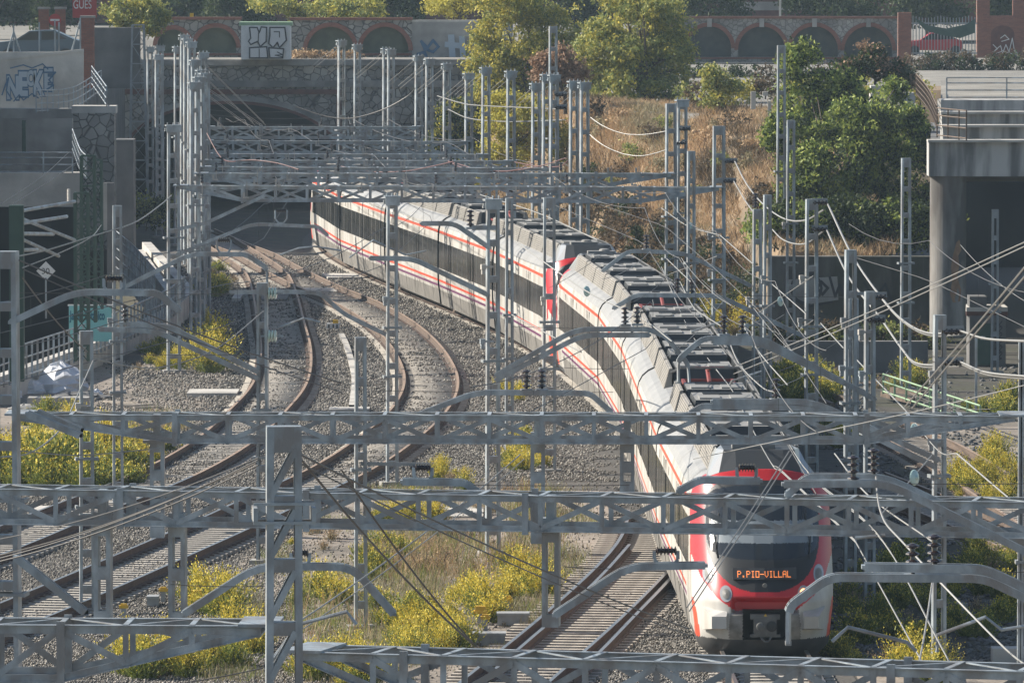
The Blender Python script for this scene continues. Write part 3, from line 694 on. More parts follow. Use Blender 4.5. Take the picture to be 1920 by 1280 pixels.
    s_.poly([B[0], B[1], (xb-sgn*.8, -.74, zt)], 0); s_.poly([B[5], B[4], (xb-sgn*.8, .74, zt)], 0)
    s_.build('cab_roof_fairing', [M['silver'], M['roof_dark'], M['roof_dark']], train)
    hn = MB(); hn.box((xf - sgn*.9, -.1, zt+.05), (.5, .9, .09)); hn.lathe((xf-sgn*.95, .0, zt+.09), [(.18, 0), (.16, .06), (.1, .08)], 12); hn.build('roof_antenna', [M['roof_top']], train)
    return nose
FONT = {'P': '11110 10001 10001 11110 10000 10000 10000', '.': '00000 00000 00000 00000 00000 01100 01100', 'I': '01110 00100 00100 00100 00100 00100 01110',
        'O': '11111 10001 10001 10001 10001 10001 11111', '-': '00000 00000 00000 11111 00000 00000 00000', 'V': '10001 10001 10001 10001 10001 01010 00100',
        'L': '10000 10000 10000 10000 10000 10000 11111', 'A': '01110 10001 10001 11111 10001 10001 10001'}
def dots_text(text, fn, y0, z0, w, h, sgn, parent):
    mb = MB(); cw = w/len(text); d = cw/6.0; dh = h/7; dirn = 1 if sgn < 0 else -1
    for i, ch in enumerate(text):
        for r, row in enumerate(FONT[ch].split()):
            for c, bit in enumerate(row):
                if bit == '1':
                    ya = y0 + dirn*(i*cw + c*d); yb = ya + dirn*d*.9; za = z0 + (6-r)*dh; zb = za + dh*.72
                    mb.quad(fn(ya, za), fn(yb, za), fn(yb, zb), fn(ya, zb))
    mb.build('display_text', [M['led']], parent)
S_ARC = [0.0]
for a, b in zip(trC, trC[1:]): S_ARC.append(S_ARC[-1] + (b-a).length)
def at_arc(s):
    return Vector([float(np.interp(s, S_ARC, [p[k] for p in trC])) for k in range(3)])
s0 = float(np.interp(157.3, [p.y for p in trC], S_ARC))
Z_RAIL = 0.22
def text_mesh(body, size, m, name, parent, loc, rot, extrude=0.004, scale=(1, 1, 1), off=0.0):
    c = bpy.data.curves.new(name, 'FONT'); c.body = body; c.size = size; c.extrude = extrude; c.offset = off
    o = bpy.data.objects.new(name, c); col.objects.link(o); bpy.context.view_layer.update()
    me = bpy.data.meshes.new_from_object(o.evaluated_get(bpy.context.evaluated_depsgraph_get())); bpy.data.objects.remove(o)
    me.materials.clear(); me.materials.append(M[m]); q = link(name, me, parent, loc); q.rotation_euler = rot; q.scale = scale; return q
def make_train(start, label, text):
    """each car is a rigid straight body between two points of the curved path"""
    p0 = at_arc(start); root = empty('commuter_train', (p0.x, p0.y, 0), label, 'train', 'coupled commuter train sets')
    lens = [22.15, 17.9, 17.9, 17.9, 22.15]; a = start
    for i, L in enumerate(lens):
        pa, pb = at_arc(a), at_arc(a+L); d = (pa-pb); ang = math.atan2(d.y, d.x)
        # local frame: +x towards the camera end
        first, last = i == 0, i == 4
        xa, xb = -L/2 + .28, L/2 - .28
        if first: xb = L/2 - 4.2
        if last: xa = -L/2 + 4.2
        b = shell(xa, xb, root)
        b.location = ((pa.x+pb.x)/2 - p0.x, (pa.y+pb.y)/2 - p0.y, Z_RAIL-.16); b.rotation_euler = (0, 0, ang)
        doors = [xa + (xb-xa)*t for t in ((.2, .62) if not (first or last) else (.3, .75))]
        add_doors(b, doors); add_posts(b, xa, xb, doors); 
        ra, rb = xa+.1, xb-.1
        if first: rb = xb + .3
        if last: ra = xa - .3
        roof_gear(b, ra, rb, panto=(i in (1, 3)))
        u = MB(); u.box(((xa+xb)/2, 0, .42), (xb-xa-3.5, 1.9, .5)); u.build('underframe', [M['mech']], b)
        if not last:
            g = MB(); x0_, x1_ = xa - .56, xa
            for s in (-1, 1):
                for j in range(5): g.box((xa-.05-j*.11, s*1.30, 2.05), (.07, .06, 2.7), 0)
            g.box((xa-.28, 0, 2.05), (.56, 2.5, 2.6), 0); g.box((xa-.28, 0, 3.45), (.56, 2.0, .2), 0); g.build('gangway', [M['black']], b)
        if first: n = make_nose(b, L/2, 1, text); 
        if last: n = make_nose(b, -L/2, -1, None)
        # bogies
        if first: add_bogie(b, L/2-4.3)
        if last: add_bogie(b, -L/2+4.3)
        if not last: add_bogie(b, xa - .28)
        a += L
    return root

make_train(s0, 'front white and red electric train set with lit orange destination display', 'P.PIO-VILLAL')
make_train(s0 + 98.4, 'rear white and red electric train set, coupled behind and reaching the dark tunnel', None)
# ------------------------------------------------------------------ overhead line structures
def insulator(mb, p, h=.45, r=.09, n=5, m=1, axis=(0, 0, 1)):
    prof = [(.03, 0)]
    for i in range(n):
        z = h*(i+.3)/n; prof += [(.035, z), (r, z+h*.25/n), (r*.92, z+h*.42/n), (.04, z+h*.6/n)]
    prof += [(.03, h)]; mb.lathe(p, prof, 10, m, axis)
def mast(x, yt, H, w, label, group='lattice masts of the overhead line', s=None, rz=-14, cap=False, ins=0, head='plate', dpt=None, lean=0.0, mat_='galv', pitch=.78, base_z=0.0):
    """battened steel mast whose head is seen at pixel (x, yt); H is its height; w its width in metres"""
    if s is None: s = (yt+166)/(CH-H)
    p = P(x, yt, s); Z0 = base_z; H = p.z - Z0; dp = dpt or .19
    t = empty('lattice_mast', (p.x, p.y, Z0), label, 'mast', group, R(-rz*.75)); wb = w*1.18; c = .066 if w < .4 else .085
    def hw(z): return (wb + (w-wb)*z/H)/2
    for sx in (-1, 1):
        l = MB()
        def cr(z):
            X = sx*hw(z); Xi = sx*(hw(z)-c)
            return [(X, -dp/2, z), (X, dp/2, z), (Xi, dp/2, z), (Xi, dp/2-.012, z), (X-sx*.012, dp/2-.012, z), (X-sx*.012, -dp/2+.012, z), (Xi, -dp/2+.012, z), (Xi, -dp/2, z)]
        a, b = cr(0), cr(H); 
        for i in range(8):
            j = (i+1) % 8; l.quad(a[i], a[j], b[j], b[i])
        l.poly(b); l.build('leg', M[mat_], t)
    n = max(3, int(H/pitch)); bm_ = {}
    for k in range(n):
        z = H - .14 - k*(H-.3)/(n-.5); hh = (.16 if w < .4 else .15) if k else .30
        b = MB(); b.box((0, 0, 0), (2*hw(z)-.004, dp-.004, hh)); b.build('batten_plate', M[mat_], t, (0, 0, z))
    if cap:
        k = MB(); k.box((0, 0, H+.03), (w+.14, dp+.12, .05)); k.box((0, -dp/2-.03, H-.10), (w+.1, .03, .2)); k.box((-w/2-.04, 0, H-.14), (.12, .12, .05)); k.box((-w/2-.04, 0, H-.08), (.10, .10, .05))
        for i in range(3): k.lathe((-w/2 + i*w/2, 0, H+.05), [(.02, 0), (.02, .08)], 6, 0)
        k.build('head_plate', M[mat_], t)
    if ins:
        for i in range(ins):
            q = MB(); insulator(q, (-w*.25 + i*w*.5, 0, H+.05)); q.build('insulator', [M[mat_], M['porcelain']], t)
    for k in range(2):
        cl = MB(); z = H*(.55 - .17*k)
        for sy in (-1, 1): cl.box((0, sy*(dp/2+.03), z), (w*1.7, .035, .05))
        cl.box((-w*.8, 0, z), (.05, dp+.12, .07)); cl.box((w*.8, 0, z), (.05, dp+.12, .07))
        cl.build('clamp', M['galv_dk'], t)
    f = MB(); f.box((0, 0, .02), (wb+.3, .5, .2)); f.build('foundation', M['concrete'], t)
    t['_s'] = s; return t, s
def arm(host, s, pts, label=None, name='bracket_arm', r=.055, double=True, ins=(), drop=None, vert=.5, mat_='galv'):
    """bent bracket arm fixed to a mast: pixels pts at scale s (world size comes from the mast's distance)"""
    W = [P(x, y, s) for x, y in pts]; o = host.location; inv = Matrix.Rotation(-host.rotation_euler.z, 4, 'Z')
    def loc(p): return inv @ (p - o)
    # round the corners
    Q = [W[0]]
    for a, b, c in zip(W, W[1:], W[2:]):
        l = min((b-a).length, (c-b).length)*.25; l = min(l, .35); u = b + (a-b).normalized()*l; v = b + (c-b).normalized()*l
        for k in range(5): t = k/4; Q.append(u*(1-t)**2 + b*2*t*(1-t) + v*t*t)
    Q.append(W[-1]); mb = MB(); dy = Vector((0, .11, 0))
    for sgn in ((-1, 1) if double else (0,)):
        q = [loc(p + dy*sgn) for p in Q]
        for a, b in zip(q, q[1:]): mb.bar(a, b, .045, r*2, 0)
    if double:
        for a in (Q[0], Q[len(Q)//2], Q[-1]): mb.bar(loc(a-dy), loc(a+dy), .08, .05)
        L = sum((b-a).length for a, b in zip(Q, Q[1:]))
    a_ = mb.build(name, M[mat_], host)
    for (x, y) in ins:
        q = MB(); p = loc(P(x, y, s)); q.box((p.x, p.y, p.z-.02), (.24, .2, .05)); insulator(q, p, .42, .10, 4); q.build('insulator', [M[mat_], M['porcelain']], a_)
    return a_
def u_bracket(host, s, x, y, w=38, label=None):
    o = host.location; inv = Matrix.Rotation(-host.rotation_euler.z, 4, 'Z')
    W = [inv @ (P(a, b, s) - o) for a, b in ((x-w/2, y-24), (x-w/2, y-8), (x-w/2+6, y), (x+w/2-6, y), (x+w/2, y-8), (x+w/2, y-24))]
    m = MB(); 
    for a, b in zip(W, W[1:]): m.bar(a, b, .05, .05)
    for a, b in ((W[0], W[-1]),):
        d = b-a; L = d.length; insulator(m, a + d*.05, L*.9, .075, 6, 1, d)
    m.build('insulator_bracket', [M['galv'], M['porcelain']], host)
def truss(name, A, B, label, h=.52, dp=.95, ta=0.0, tb=0.0, panel=1.0, group='truss beams of the portal gantries', posts=(), chord=.085, sagx=()):
    """box truss beam from A to B (top front chord, world points); ta/tb: lengths over which the lower chord rises to the ends"""
    A, B = Vector(A), Vector(B); L = (B-A).length; d = (B-A).normalized(); ang = math.atan2(d.y, d.x)
    t = empty(name, A, label, 'gantry', group, ang); n = max(2, int(round(L/panel))); D = dp
    slope = (B.z-A.z)/L
    def zb(x):
        f = 1.0
        if ta and x < ta: f = .18 + .82*x/ta
        if tb and x > L-tb: f = min(f, .18 + .82*(L-x)/tb)
        return -h*f
    def pt(x, y, z): return (x, y, z + slope*x)
    for nm, y in (('top_chord', 0), ('top_chord', D)):
        m = MB(); m.bar(pt(0, y, 0), pt(L, y, 0), chord, .012, 0, (0, 0, 1)); m.bar(pt(0, y + (-.0 if y == 0 else 0), -.055), pt(L, y, -.055), .014, chord, 0); m.build(nm, M['galv'], t)
    xs_ = [0] + ([ta] if ta else []) + ([L-tb] if tb else []) + [L]
    for y in (0, D):
        m = MB()
        for a, b in zip(xs_, xs_[1:]):
            m.bar(pt(a, y, zb(a)), pt(b, y, zb(b)), chord, .012, 0); m.bar(pt(a, y, zb(a)+.05), pt(b, y, zb(b)+.05), .014, chord*.95, 0)
        m.build('bottom_chord', M['galv'], t)
    for i in range(n+1):
        x = L*i/n
        for y in (0, D):
            m = MB(); m.bar(pt(x, y, -.01), pt(x, y, zb(x)), .075, .02, 0, (0, 1, 0)); m.bar(pt(x-.03, y+.02, -.01), pt(x-.03, y+.02, zb(x)), .012, .05, 0, (0, 1, 0)); m.build('vertical_strut', M['galv'], t)
        m = MB(); m.bar(pt(x, 0, .008), pt(x, D, .008), .07, .012); m.build('cross_strut', M['galv'], t)
        m = MB(); m.bar(pt(x, 0, zb(x)), pt(x, D, zb(x)), .06, .03); m.build('cross_strut', M['galv'], t)
    for i in range(n):
        xa, xb = L*i/n, L*(i+1)/n; f = i % 2 == 0
        for p, q, w_, h_ in ((pt(xa, -.01, zb(xa)+.05 if f else -.06), pt(xb, -.01, -.06 if f else zb(xb)+.05), .014, .085), (pt(xa, D+.01, -.06 if f else zb(xa)+.05), pt(xb, D+.01, zb(xb)+.05 if f else -.06), .014, .085), (pt(xa, 0 if f else D, .0), pt(xb, D if f else 0, .0), .05, .012)):
            m = MB(); m.bar(p, q, w_, h_); m.build('diagonal_brace', M['galv'], t)
    for x in (0, L): m = MB(); m.box((x, D/2, slope*x+.01), (.5, D+.16, .04)); m.build('end_plate', M['galv'], t)
    # joint straps
    for x in (sagx or (ta or L*.25, L - (tb or L*.25))):
        for y in (0, D): m = MB(); m.box((x, y-.03, -h/2 + slope*x), (.10, .05, h+.10)); m.build('joint_strap', M['galv'], t)
    for (px, py, ww, LL) in posts:      # hanging drop posts, placed by the pixel of their head
        c = None; ry = ray(px, py); # intersect with the truss' vertical plane
        nrm = Vector((-d.y, d.x, 0)); tt = (A - Vector((0, 0, CH))).dot(nrm)/ry.dot(nrm); W = Vector((0, 0, CH)) + ry*tt
        x = (W-A).dot(Vector((d.x, d.y, 0))); z = slope*x - h
        q = MB()
        for sx in (-1, 1): q.box((x + sx*(ww/2-.035), D*.3, z - LL/2 + .1), (.07, .2, LL+.2)); 
        nb = max(2, int(round(LL/.62)))
        for k in range(nb+1):
            for sy in (-1, 1): q.box((x, D*.3 + sy*.10, z - .08 - k*(LL-.16)/nb), (ww-.01, .012, .2))
        q.box((x, D*.3, z+.02), (ww+.25, .3, .05)); q.box((x, D*.3, z+h/2), (ww*.5, .2, h))
        q.build('drop_post', M['galv'], t)
    return t
def gbeam(yl, yr, xl, xr, Zt, **k): return G(xl, yl, Zt), G(xr, yr, Zt)
Zt = 6.5
# ---- four near gantries
A, B = gbeam(768+10, 779+1, 34, 1900, 6.2); g1 = truss('portal_gantry', A, B, 'long grey truss beam crossing above the middle of the train roof, tapered at both ends', ta=2.9, tb=2.7, panel=.97,
    posts=((293, 835, .27, 1.75), (1008, 835, .27, 1.85), (1176, 835, .27, .9)))
A, B = gbeam(915, 943, -120, 2060, 6.35); g2 = truss('portal_gantry', A, B, 'wide grey truss beam crossing just in front of the train cab', h=.56, panel=1.0,
    posts=((186, 985, .27, 1.55), (326, 985, .27, 1.55), (1028, 1000, .27, 1.5)), sagx=(3, 6, 9.5))
A, B = gbeam(1170, 1173, -260, 484, 6.5); g3 = truss('portal_gantry', A, B, 'nearest grey truss beam at the bottom left, tapering up to the big tower', h=.72, dp=.95, tb=2.5, panel=.85, chord=.10)
A, B = gbeam(1222, 1262, 568, 2050, 6.4); g4 = truss('portal_gantry', A, B, 'nearest grey truss beam at the bottom right, starting at the big tower', h=.62, dp=.95, ta=1.3, panel=.9, chord=.10)
# ---- nearest tower
t0, s0_ = mast(532, 800, 9.6, .405, 'nearest and widest grey lattice tower with slanted web bars', s=161, cap=False, rz=-6, dpt=.28, pitch=.70)
for k in range(13):
    z = 9.28 - k*.707
    for sy in (-1, 1): db = MB(); db.bar((-.16, sy*.138, z-.58), (.13, sy*.138, z-.03), .07, .02, 0, (0, 1, 0)); db.build('slanted_web_bar', M['galv'], t0)
cb = MB()
for z in [5.9 - k*.33 for k in range(5)] + [8.4, 8.62]:
    for sy in (-1, 1): c_ = MB(); c_.box((0, sy*.16, z), (.72, .03, .035)); c_.build('clamp_bar', M['galv'], t0)
cb.box((.34, 0, 8.5), (.05, .5, .16)); cb.box((-.34, 0, 8.5), (.05, .5, .16)); cb.build('side_clamps', M['galv'], t0)
# ---- far gantries (label, beam y left, xl, y right, xr, scale, right mast (x,ytop), left mast)
FAR = [(238, 392, 238, 783, 43.4, 'farthest cluttered truss beam in front of the stone arch'),
       (264, 388, 266, 876, 46.3, 'second truss beam from the stone arch'),
       (289, 386, 290, 905, 49.0, 'third truss beam from the stone arch'),
       (301, 384, 302, 957, 50.3, 'fourth truss beam from the stone arch'),
       (314, 382, 316, 1033, 51.7, 'fifth truss beam from the stone arch, red cables sagging over it'),
       (326, 376, 326, 1257, 53.5, 'sixth truss beam from the stone arch, tapered at its right end'),
       (349, 338, 352, 1346, 55.9, 'seventh truss beam from the stone arch, above the tunnel mouth and tapered at both ends')]
for i, (yl, xl, yr, xr, s, lab) in enumerate(FAR):
    a, b = P(xl, yl, s), P(xr, yr, s); tp = 2.6 if i > 4 else 0
    tg = truss('portal_gantry', a, b, lab, h=.52, dp=.95 if i > 3 else .6, ta=tp*.8, tb=tp, panel=1.05, chord=.10 if i > 4 else .11)
    L_ = (b-a).length
    for k in range(int(L_/1.35)):
        x = .6 + k*1.35 + random.uniform(-.3, .3); q = MB(); z_ = random.choice((-.30, -.12, .12)); q.box((x, -.09, z_), (.07, .07, .20)); q.box((x+.07, -.09, z_-.08), (.2, .05, .05)); q.box((x+.1, -.09, (z_+.1)/2), (.03, .03, abs(z_)+.2))
        if k % 3 == 0: insulator(q, (x+.1, -.09, .10), .3, .06, 3)
        q.build('hanger_bracket', [M['concrete_lt'], M['porcelain']], tg)
# ---- masts
RM = {}
def mm(k, *a, **kw): RM[k] = mast(*a, **kw)
mm('r1', 640, 78, 9.2, .34, 'lattice mast left of the stone viaduct arch with thin stays', s=39.5, rz=-38, cap=True)
for k, x, y, s, lab in (('r2', 670, 86, 40.5, 'pale slim mast standing second right of the tunnel arch'), ('r3', 724, 93, 41.4, 'mast of the close pair behind the farthest beam, left one'), ('r4', 733, 95, 41.6, 'mast of the close pair behind the farthest beam, right one'),
        ('r5', 785, 107, 43.4, 'mast at the right end of the farthest truss beam'), ('r6', 805, 113, 44.0, 'mast just right of the farthest truss beam end'), ('r7', 838, 122, 44.8, 'mast in front of the pale graffiti wall under the arcade'),
        ('r8', 879, 140, 46.3, 'mast at the right end of the second truss beam'), ('r9', 911, 129, 49.0, 'mast at the right end of the third truss beam'), ('r10', 958, 136, 50.3, 'mast in front of the yellow tree at the fourth beam'),
        ('r11', 1005, 159, 51.2, 'dull mast between the yellow tree and the close pair'), ('r12', 1025, 142, 51.7, 'left mast of the close pair under the pink leafed tree'), ('r13', 1039, 143, 51.8, 'right mast of the close pair under the pink leafed tree'),
        ('r14', 1076, 155, 52.6, 'left mast of the pair beside the dry grass slope'), ('r15', 1096, 157, 52.8, 'right mast of the pair beside the dry grass slope')):
    mm(k, x, y, 0, .31, lab, s=s, rz=-27, cap=True, dpt=.17)
for k, x, y, s, w, lab in (('l0', 281, 90, 38.0, .34, 'leftmost bright mast of the left cluster with rod insulator'), ('l1', 300, 88, 38.5, .36, 'bright mast in the left cluster beside the tall lattice tower'), ('l2', 297, 105, 39.5, .36, 'second bright mast of the left cluster'),
        ('l3', 333, 90, 40.5, .36, 'lone bright mast in the middle of the left cluster'), ('l4', 345, 68, 42.0, .36, 'tallest bright mast of the left cluster, left of three'), ('l5', 351, 75, 43.0, .36, 'tall bright mast of the left cluster, middle of three'),
        ('l6', 359, 81, 44.5, .36, 'tall bright mast of the left cluster, right of three'), ('l7', 381, 101, 45.5, .36, 'mast at the left end of the far truss beams'), ('l8', 366, 115, 46.3, .36, 'mast inside the dense bundle left of the tunnel mouth'),
        ('l9', 378, 134, 49.0, .36, 'upper mast in the dense bundle left of the tunnel mouth'), ('l10', 385, 140, 50.3, .36, 'right mast of the dense bundle left of the tunnel mouth'), ('l11', 374, 147, 51.7, .36, 'middle mast of the dense bundle left of the tunnel mouth'), ('l12', 365, 157, 53.5, .38, 'nearest mast of the dense bundle left of the tunnel mouth')):
    mm(k, x, y, 0, w-.04, lab, s=s, rz=-27, cap=True, dpt=.17)
mm('l13', 325, 237, 0, .40, 'mast left of the tunnel mouth carrying the wide tapered beam', s=55.9, rz=-16, cap=True)
mm('tall1', 1037, 50, 0, .34, 'tall thin mast in front of the pink leafed tree', s=44, rz=-20)
mm('a1', 1258, 195, 0, .36, 'mast at the right end of the sixth beam on the dry slope', s=53.5, rz=-20); mm('a2', 1279, 190, 0, .34, 'mast with round black insulator rings next to the dry slope', s=53, rz=-20, cap=True)
mm('a3', 1296, 284, 0, .24, 'short narrow mast with dark head on the dry slope', s=59, rz=-14); mm('a4', 1348, 237, 0, .40, 'mast carrying the right end of the seventh beam on the dry slope', s=55.9, rz=-16)
mm('b1', 1465, 86, 0, .30, 'very tall mast in front of the green tree, left of the pair', s=50, rz=-12); mm('b2', 1483, 226, 0, .28, 'shorter mast in front of the green tree, right of the pair', s=53, rz=-12)
mm('b3', 1420, 393, 0, .26, 'mast with grey box and rod insulator before the graffiti wall', s=62, ins=1); mm('b4', 1439, 366, 0, .22, 'narrow mast with blank head left of the graffiti wall', s=64, rz=-14)
mm('b5', 1522, 374, 0, .32, 'wide mast standing before the round graffiti on the wall', s=69, rz=-14); mm('b6', 1699, 297, 0, .30, 'slightly leaning mast before the dark tree, side stub near its head', s=58, rz=-12, lean=.02)
mm('b7', 1595, 469, 0, .25, 'mast in front of the retaining wall with twin bolts', s=82, rz=-14); mm('b8', 1631, 547, 0, .22, 'mast carrying the long bent arm right of the train roof', s=84, rz=-14)
mm('b9', 1762, 591, 0, .24, 'nearest mast on the right, beside the green stair rail', s=92, rz=-14); mm('b10', 1866, 393, 0, .22, 'thin shaded mast under the concrete overpass', s=56, rz=-4, mat_='galv_dk')
mm('c1', 735, 371, 0, .28, 'slim mast in front of the rear train set', s=69.5, rz=-14, cap=True); mm('c2', 924, 377, 0, .30, 'mast with twin bent arms rising over the train roof', s=78, rz=-16, cap=True)
mm('c3', 1030, 371, 0, .32, 'mast right before the red cab of the rear train set', s=68, rz=-8); mm('c4', 676, 633, 0, .24, 'short mast on the gravel between two curved tracks', s=87, rz=-10)
mm('c5', 492, 531, 0, .25, 'mast with two pale glass insulators on the leftmost track', s=79, rz=10); mm('c6', 162, 621, 0, .29, 'mast in front of the white debris bags on the left', s=85, rz=-10)
mm('c7', 220, 386, 0, .24, 'mast with curved tube head beside the ramp railing', s=72, rz=-8, ins=0); mm('c8', 10, 472, 0, .42, 'mast at the left edge of the photo holding the long truss', s=108, rz=8, dpt=.4)
mm('c9', 955, 372, 0, .01+.20, 'thin mast half hidden behind the twin arm mast', s=66, rz=-10)
mm('d1', 1600, 560, 0, .26, 'mast hidden behind the right pair near the wall', s=70, rz=-10); mm('d2', 1915, 640, 0, .10, 'slim pole at the right edge of the photo', s=95, rz=0)
# ---- bent arms, fixed to their masts
def ar(k, pts, **kw): return arm(RM[k][0], RM[k][1], pts, **kw)
ar('c2', [(930, 703), (1080, 617), (1215, 617), (1248, 630), (1290, 682), (1293, 722)], ins=((1172, 608), (1195, 607)))
ar('c2', [(930, 712), (1092, 628), (1218, 628)])
ar('b8', [(1640, 748), (1430, 634), (1318, 634), (1272, 673), (1272, 716)], ins=((1357, 626), (1392, 626)))
ar('b8', [(1620, 735), (1424, 643), (1337, 641)])
ar('b3', [(1408, 536), (1282, 474), (1178, 470), (1130, 508)], ins=((1212, 466),)); ar('b5', [(1512, 633), (1347, 554), (1192, 553), (1150, 578)], ins=((1270, 550), (1297, 550)))
ar('c4', [(684, 816), (893, 735), (1106, 737), (1146, 772)], ins=((987, 729), (1016, 729)))
ar('c8', [(20, 604), (142, 547), (296, 549), (336, 582)]); u_bracket(RM['c8'][0], RM['c8'][1], 214, 546)
ar('c5', [(484, 697), (318, 612), (238, 607)], ins=((234, 604),)); ar('c5', [(484, 710), (292, 620), (186, 617)])
ar('c7', [(228, 541), (357, 476), (462, 477), (500, 502), (501, 534)]); u_bracket(RM['c7'][0], RM['c7'][1], 420, 474, 26)
ar('l13', [(332, 430), (385, 419), (498, 366)], double=False); ar('l13', [(330, 478), (473, 420), (597, 425), (614, 441)]); u_bracket(RM['l13'][0], RM['l13'][1], 527, 418, 22)
ar('c2', [(918, 465), (852, 419), (790, 419)]); ar('c2', [(916, 553), (774, 485), (694, 484)]); ar('c2', [(930, 427), (885, 427)], ins=((882, 426),), double=False)
ar('c1', [(724, 627), (644, 588), (600, 549), (545, 547), (430, 548)], double=False)
ar('b9', [(1752, 874), (1530, 765), (1316, 761), (1294, 774)], ins=()); ar('b9', [(1760, 862), (1527, 753), (1336, 752)], ins=((1455, 747),))
arm(g2, 121, [(345, 1150), (484, 1060), (660, 1062), (738, 1150)], ins=()); u_bracket(g2, 121, 563, 1060, 34)
arm(g2, 121, [(1040, 1152), (1178, 1061), (1322, 1059)]); u_bracket(g2, 121, 1249, 1056, 44)
arm(g4, 140, [(1478, 1205), (1478, 1137), (1555, 1081), (1844, 1083), (1935, 1126)], ins=((1711, 1076),)); arm(g4, 142, [(1621, 1062), (1846, 1066), (1935, 1107)], ins=((1752, 1060),))
arm(g2, 122, [(1470, 907), (1664, 905), (1925, 1035)], ins=((1600, 904),)); arm(g2, 120, [(1476, 927), (1514, 893), (1660, 894), (1925, 1020)], ins=((1638, 890),))
arm(g2, 119, [(1272, 920), (1312, 899), (1425, 901)]); u_bracket(g2, 119, 1400, 900, 36)
arm(g2, 118, [(755, 902), (872, 904), (902, 928)]); u_bracket(g2, 118, 793, 900, 34)
arm(g2, 124, [(30, 1044), (160, 1147)]); arm(g1, 108, [(52, 775), (150, 816)]); arm(g1, 107, [(70, 772), (152, 806)])
# glass insulators, side insulators
for hk, x, y in (('c5', 508, 550), ('c5', 508, 630)):
    h, s = RM[hk]; q = MB(); p = P(x, y, s) - h.location; p = Matrix.Rotation(-h.rotation_euler.z, 4, 'Z') @ p
    for i in range(3): q.lathe((p.x + i*.07 - .05, p.y, p.z), [(.02, 0), (.15, .01), (.12, .04), (.02, .05)], 14, 0, (1, 0, 0))
    q.bar((p.x-.25, p.y, p.z), (p.x+.3, p.y, p.z), .04, .04, 1); q.build('glass_insulator', [M['glass_ins'], M['galv']], h)
for hk, x, y, n in (('a2', 1290, 242, 2), ('a2', 1282, 268, 2), ('a4', 1377, 303, 2), ('a4', 1375, 340, 2), ('b5', 1545, 380, 2), ('b5', 1545, 430, 2), ('b7', 1655, 557, 2), ('b8', 1652, 600, 2), ('b9', 1798, 622, 2), ('b9', 1798, 680, 2), ('r13', 1058, 178, 2), ('r13', 1058, 202, 2), ('c4', 797, 877, 2), ('b9', 1700, 700, 0)):
    if not n: continue
    h, s = RM[hk]; q = MB(); o = h.location; inv = Matrix.Rotation(-h.rotation_euler.z, 4, 'Z'); p = inv @ (P(x, y, s) - o)
    q.bar((0, 0, p.z+.08), (p.x+.1, p.y, p.z+.08), .06, .07, 0)
    for i in range(n): insulator(q, (p.x - .32, p.y + i*.12, p.z), .42, .07, 4, 1, (1, 0, 0))
    q.build('side_insulator', [M['galv_dk'], M['porcelain']], h)
# tall lattice tower at the far left and the green lattice masts
def xtower(x, yt, s, w0, w1, H, label, m, pitch=.9, rz=0, top=True):
    p = P(x, yt, s); z0 = p.z - H; t = empty('lattice_tower', (p.x, p.y, z0), label, 'lattice tower', None, R(rz)); n = int(H/pitch)
    def c(i, sx, sy): w = w1 + (w0-w1)*i/n; return (sx*w/2, sy*w/2, H*i/n)
    for sx in (-1, 1):
        for sy in (-1, 1): l = MB(); l.bar(c(0, sx, sy), c(n, sx, sy), .09, .09); l.build('leg', M[m], t)
    b = MB()
    for i in range(n):
        for (a, q) in (((-1, -1), (1, -1)), ((1, -1), (1, 1)), ((1, 1), (-1, 1)), ((-1, 1), (-1, -1))):
            u, v = (a, q) if i % 2 else (q, a)
            b.bar(c(i, *u), c(i+1, *v), .05, .03); b.bar(c(i+1, *a), c(i+1, *q), .05, .05)
    b.build('lattice_bracing', M[m], t); return t, s
XT = xtower(259, 47, 38.5, .55, .95, 9.4, 'tallest grey lattice tower with cross bracing at the far left', 'galv_dk')
XG = xtower(165, 292, 60, .40, .45, 5.2, 'dark green lattice mast standing in front of the lit ramp wall', 'green_steel', .45); XG2 = xtower(153, 362, 63, .38, .38, 5.0, 'nearer dark green lattice mast in front of the teal sign', 'green_steel', .42); XG3 = xtower(184, 300, 57, .22, .24, 4.9, 'thin dark green lattice mast right of the other green ones', 'green_steel', .4)
gm = MB(); gp = P(31, 385, 75); gm.box((0, 0, 0), (.36, .36, 4.4)); go = gm.build('green_post', M['green_steel'], None, (gp.x, gp.y, gp.z-2.2)); tag(go, 'dark green square post at the left edge with white tubular arms', 'post')
for a, b in (((36, 396), (140, 378)), ((40, 419), (125, 406)), ((36, 408), (140, 450)), ((38, 438), (100, 439)), ((38, 447), (110, 480)), ((40, 469), (80, 468))):
    q = MB(); q.tube([P(a[0], a[1], 75) - go.location, P(b[0], b[1], 73) - go.location], .045, 8); q.build('tubular_arm', M['galv'], go)
q = MB(); pp = P(129, 378, 73.2) - go.location; insulator(q, pp, .32, .05, 9); q.build('insulator', [M['galv'], M['concrete_lt']], go)
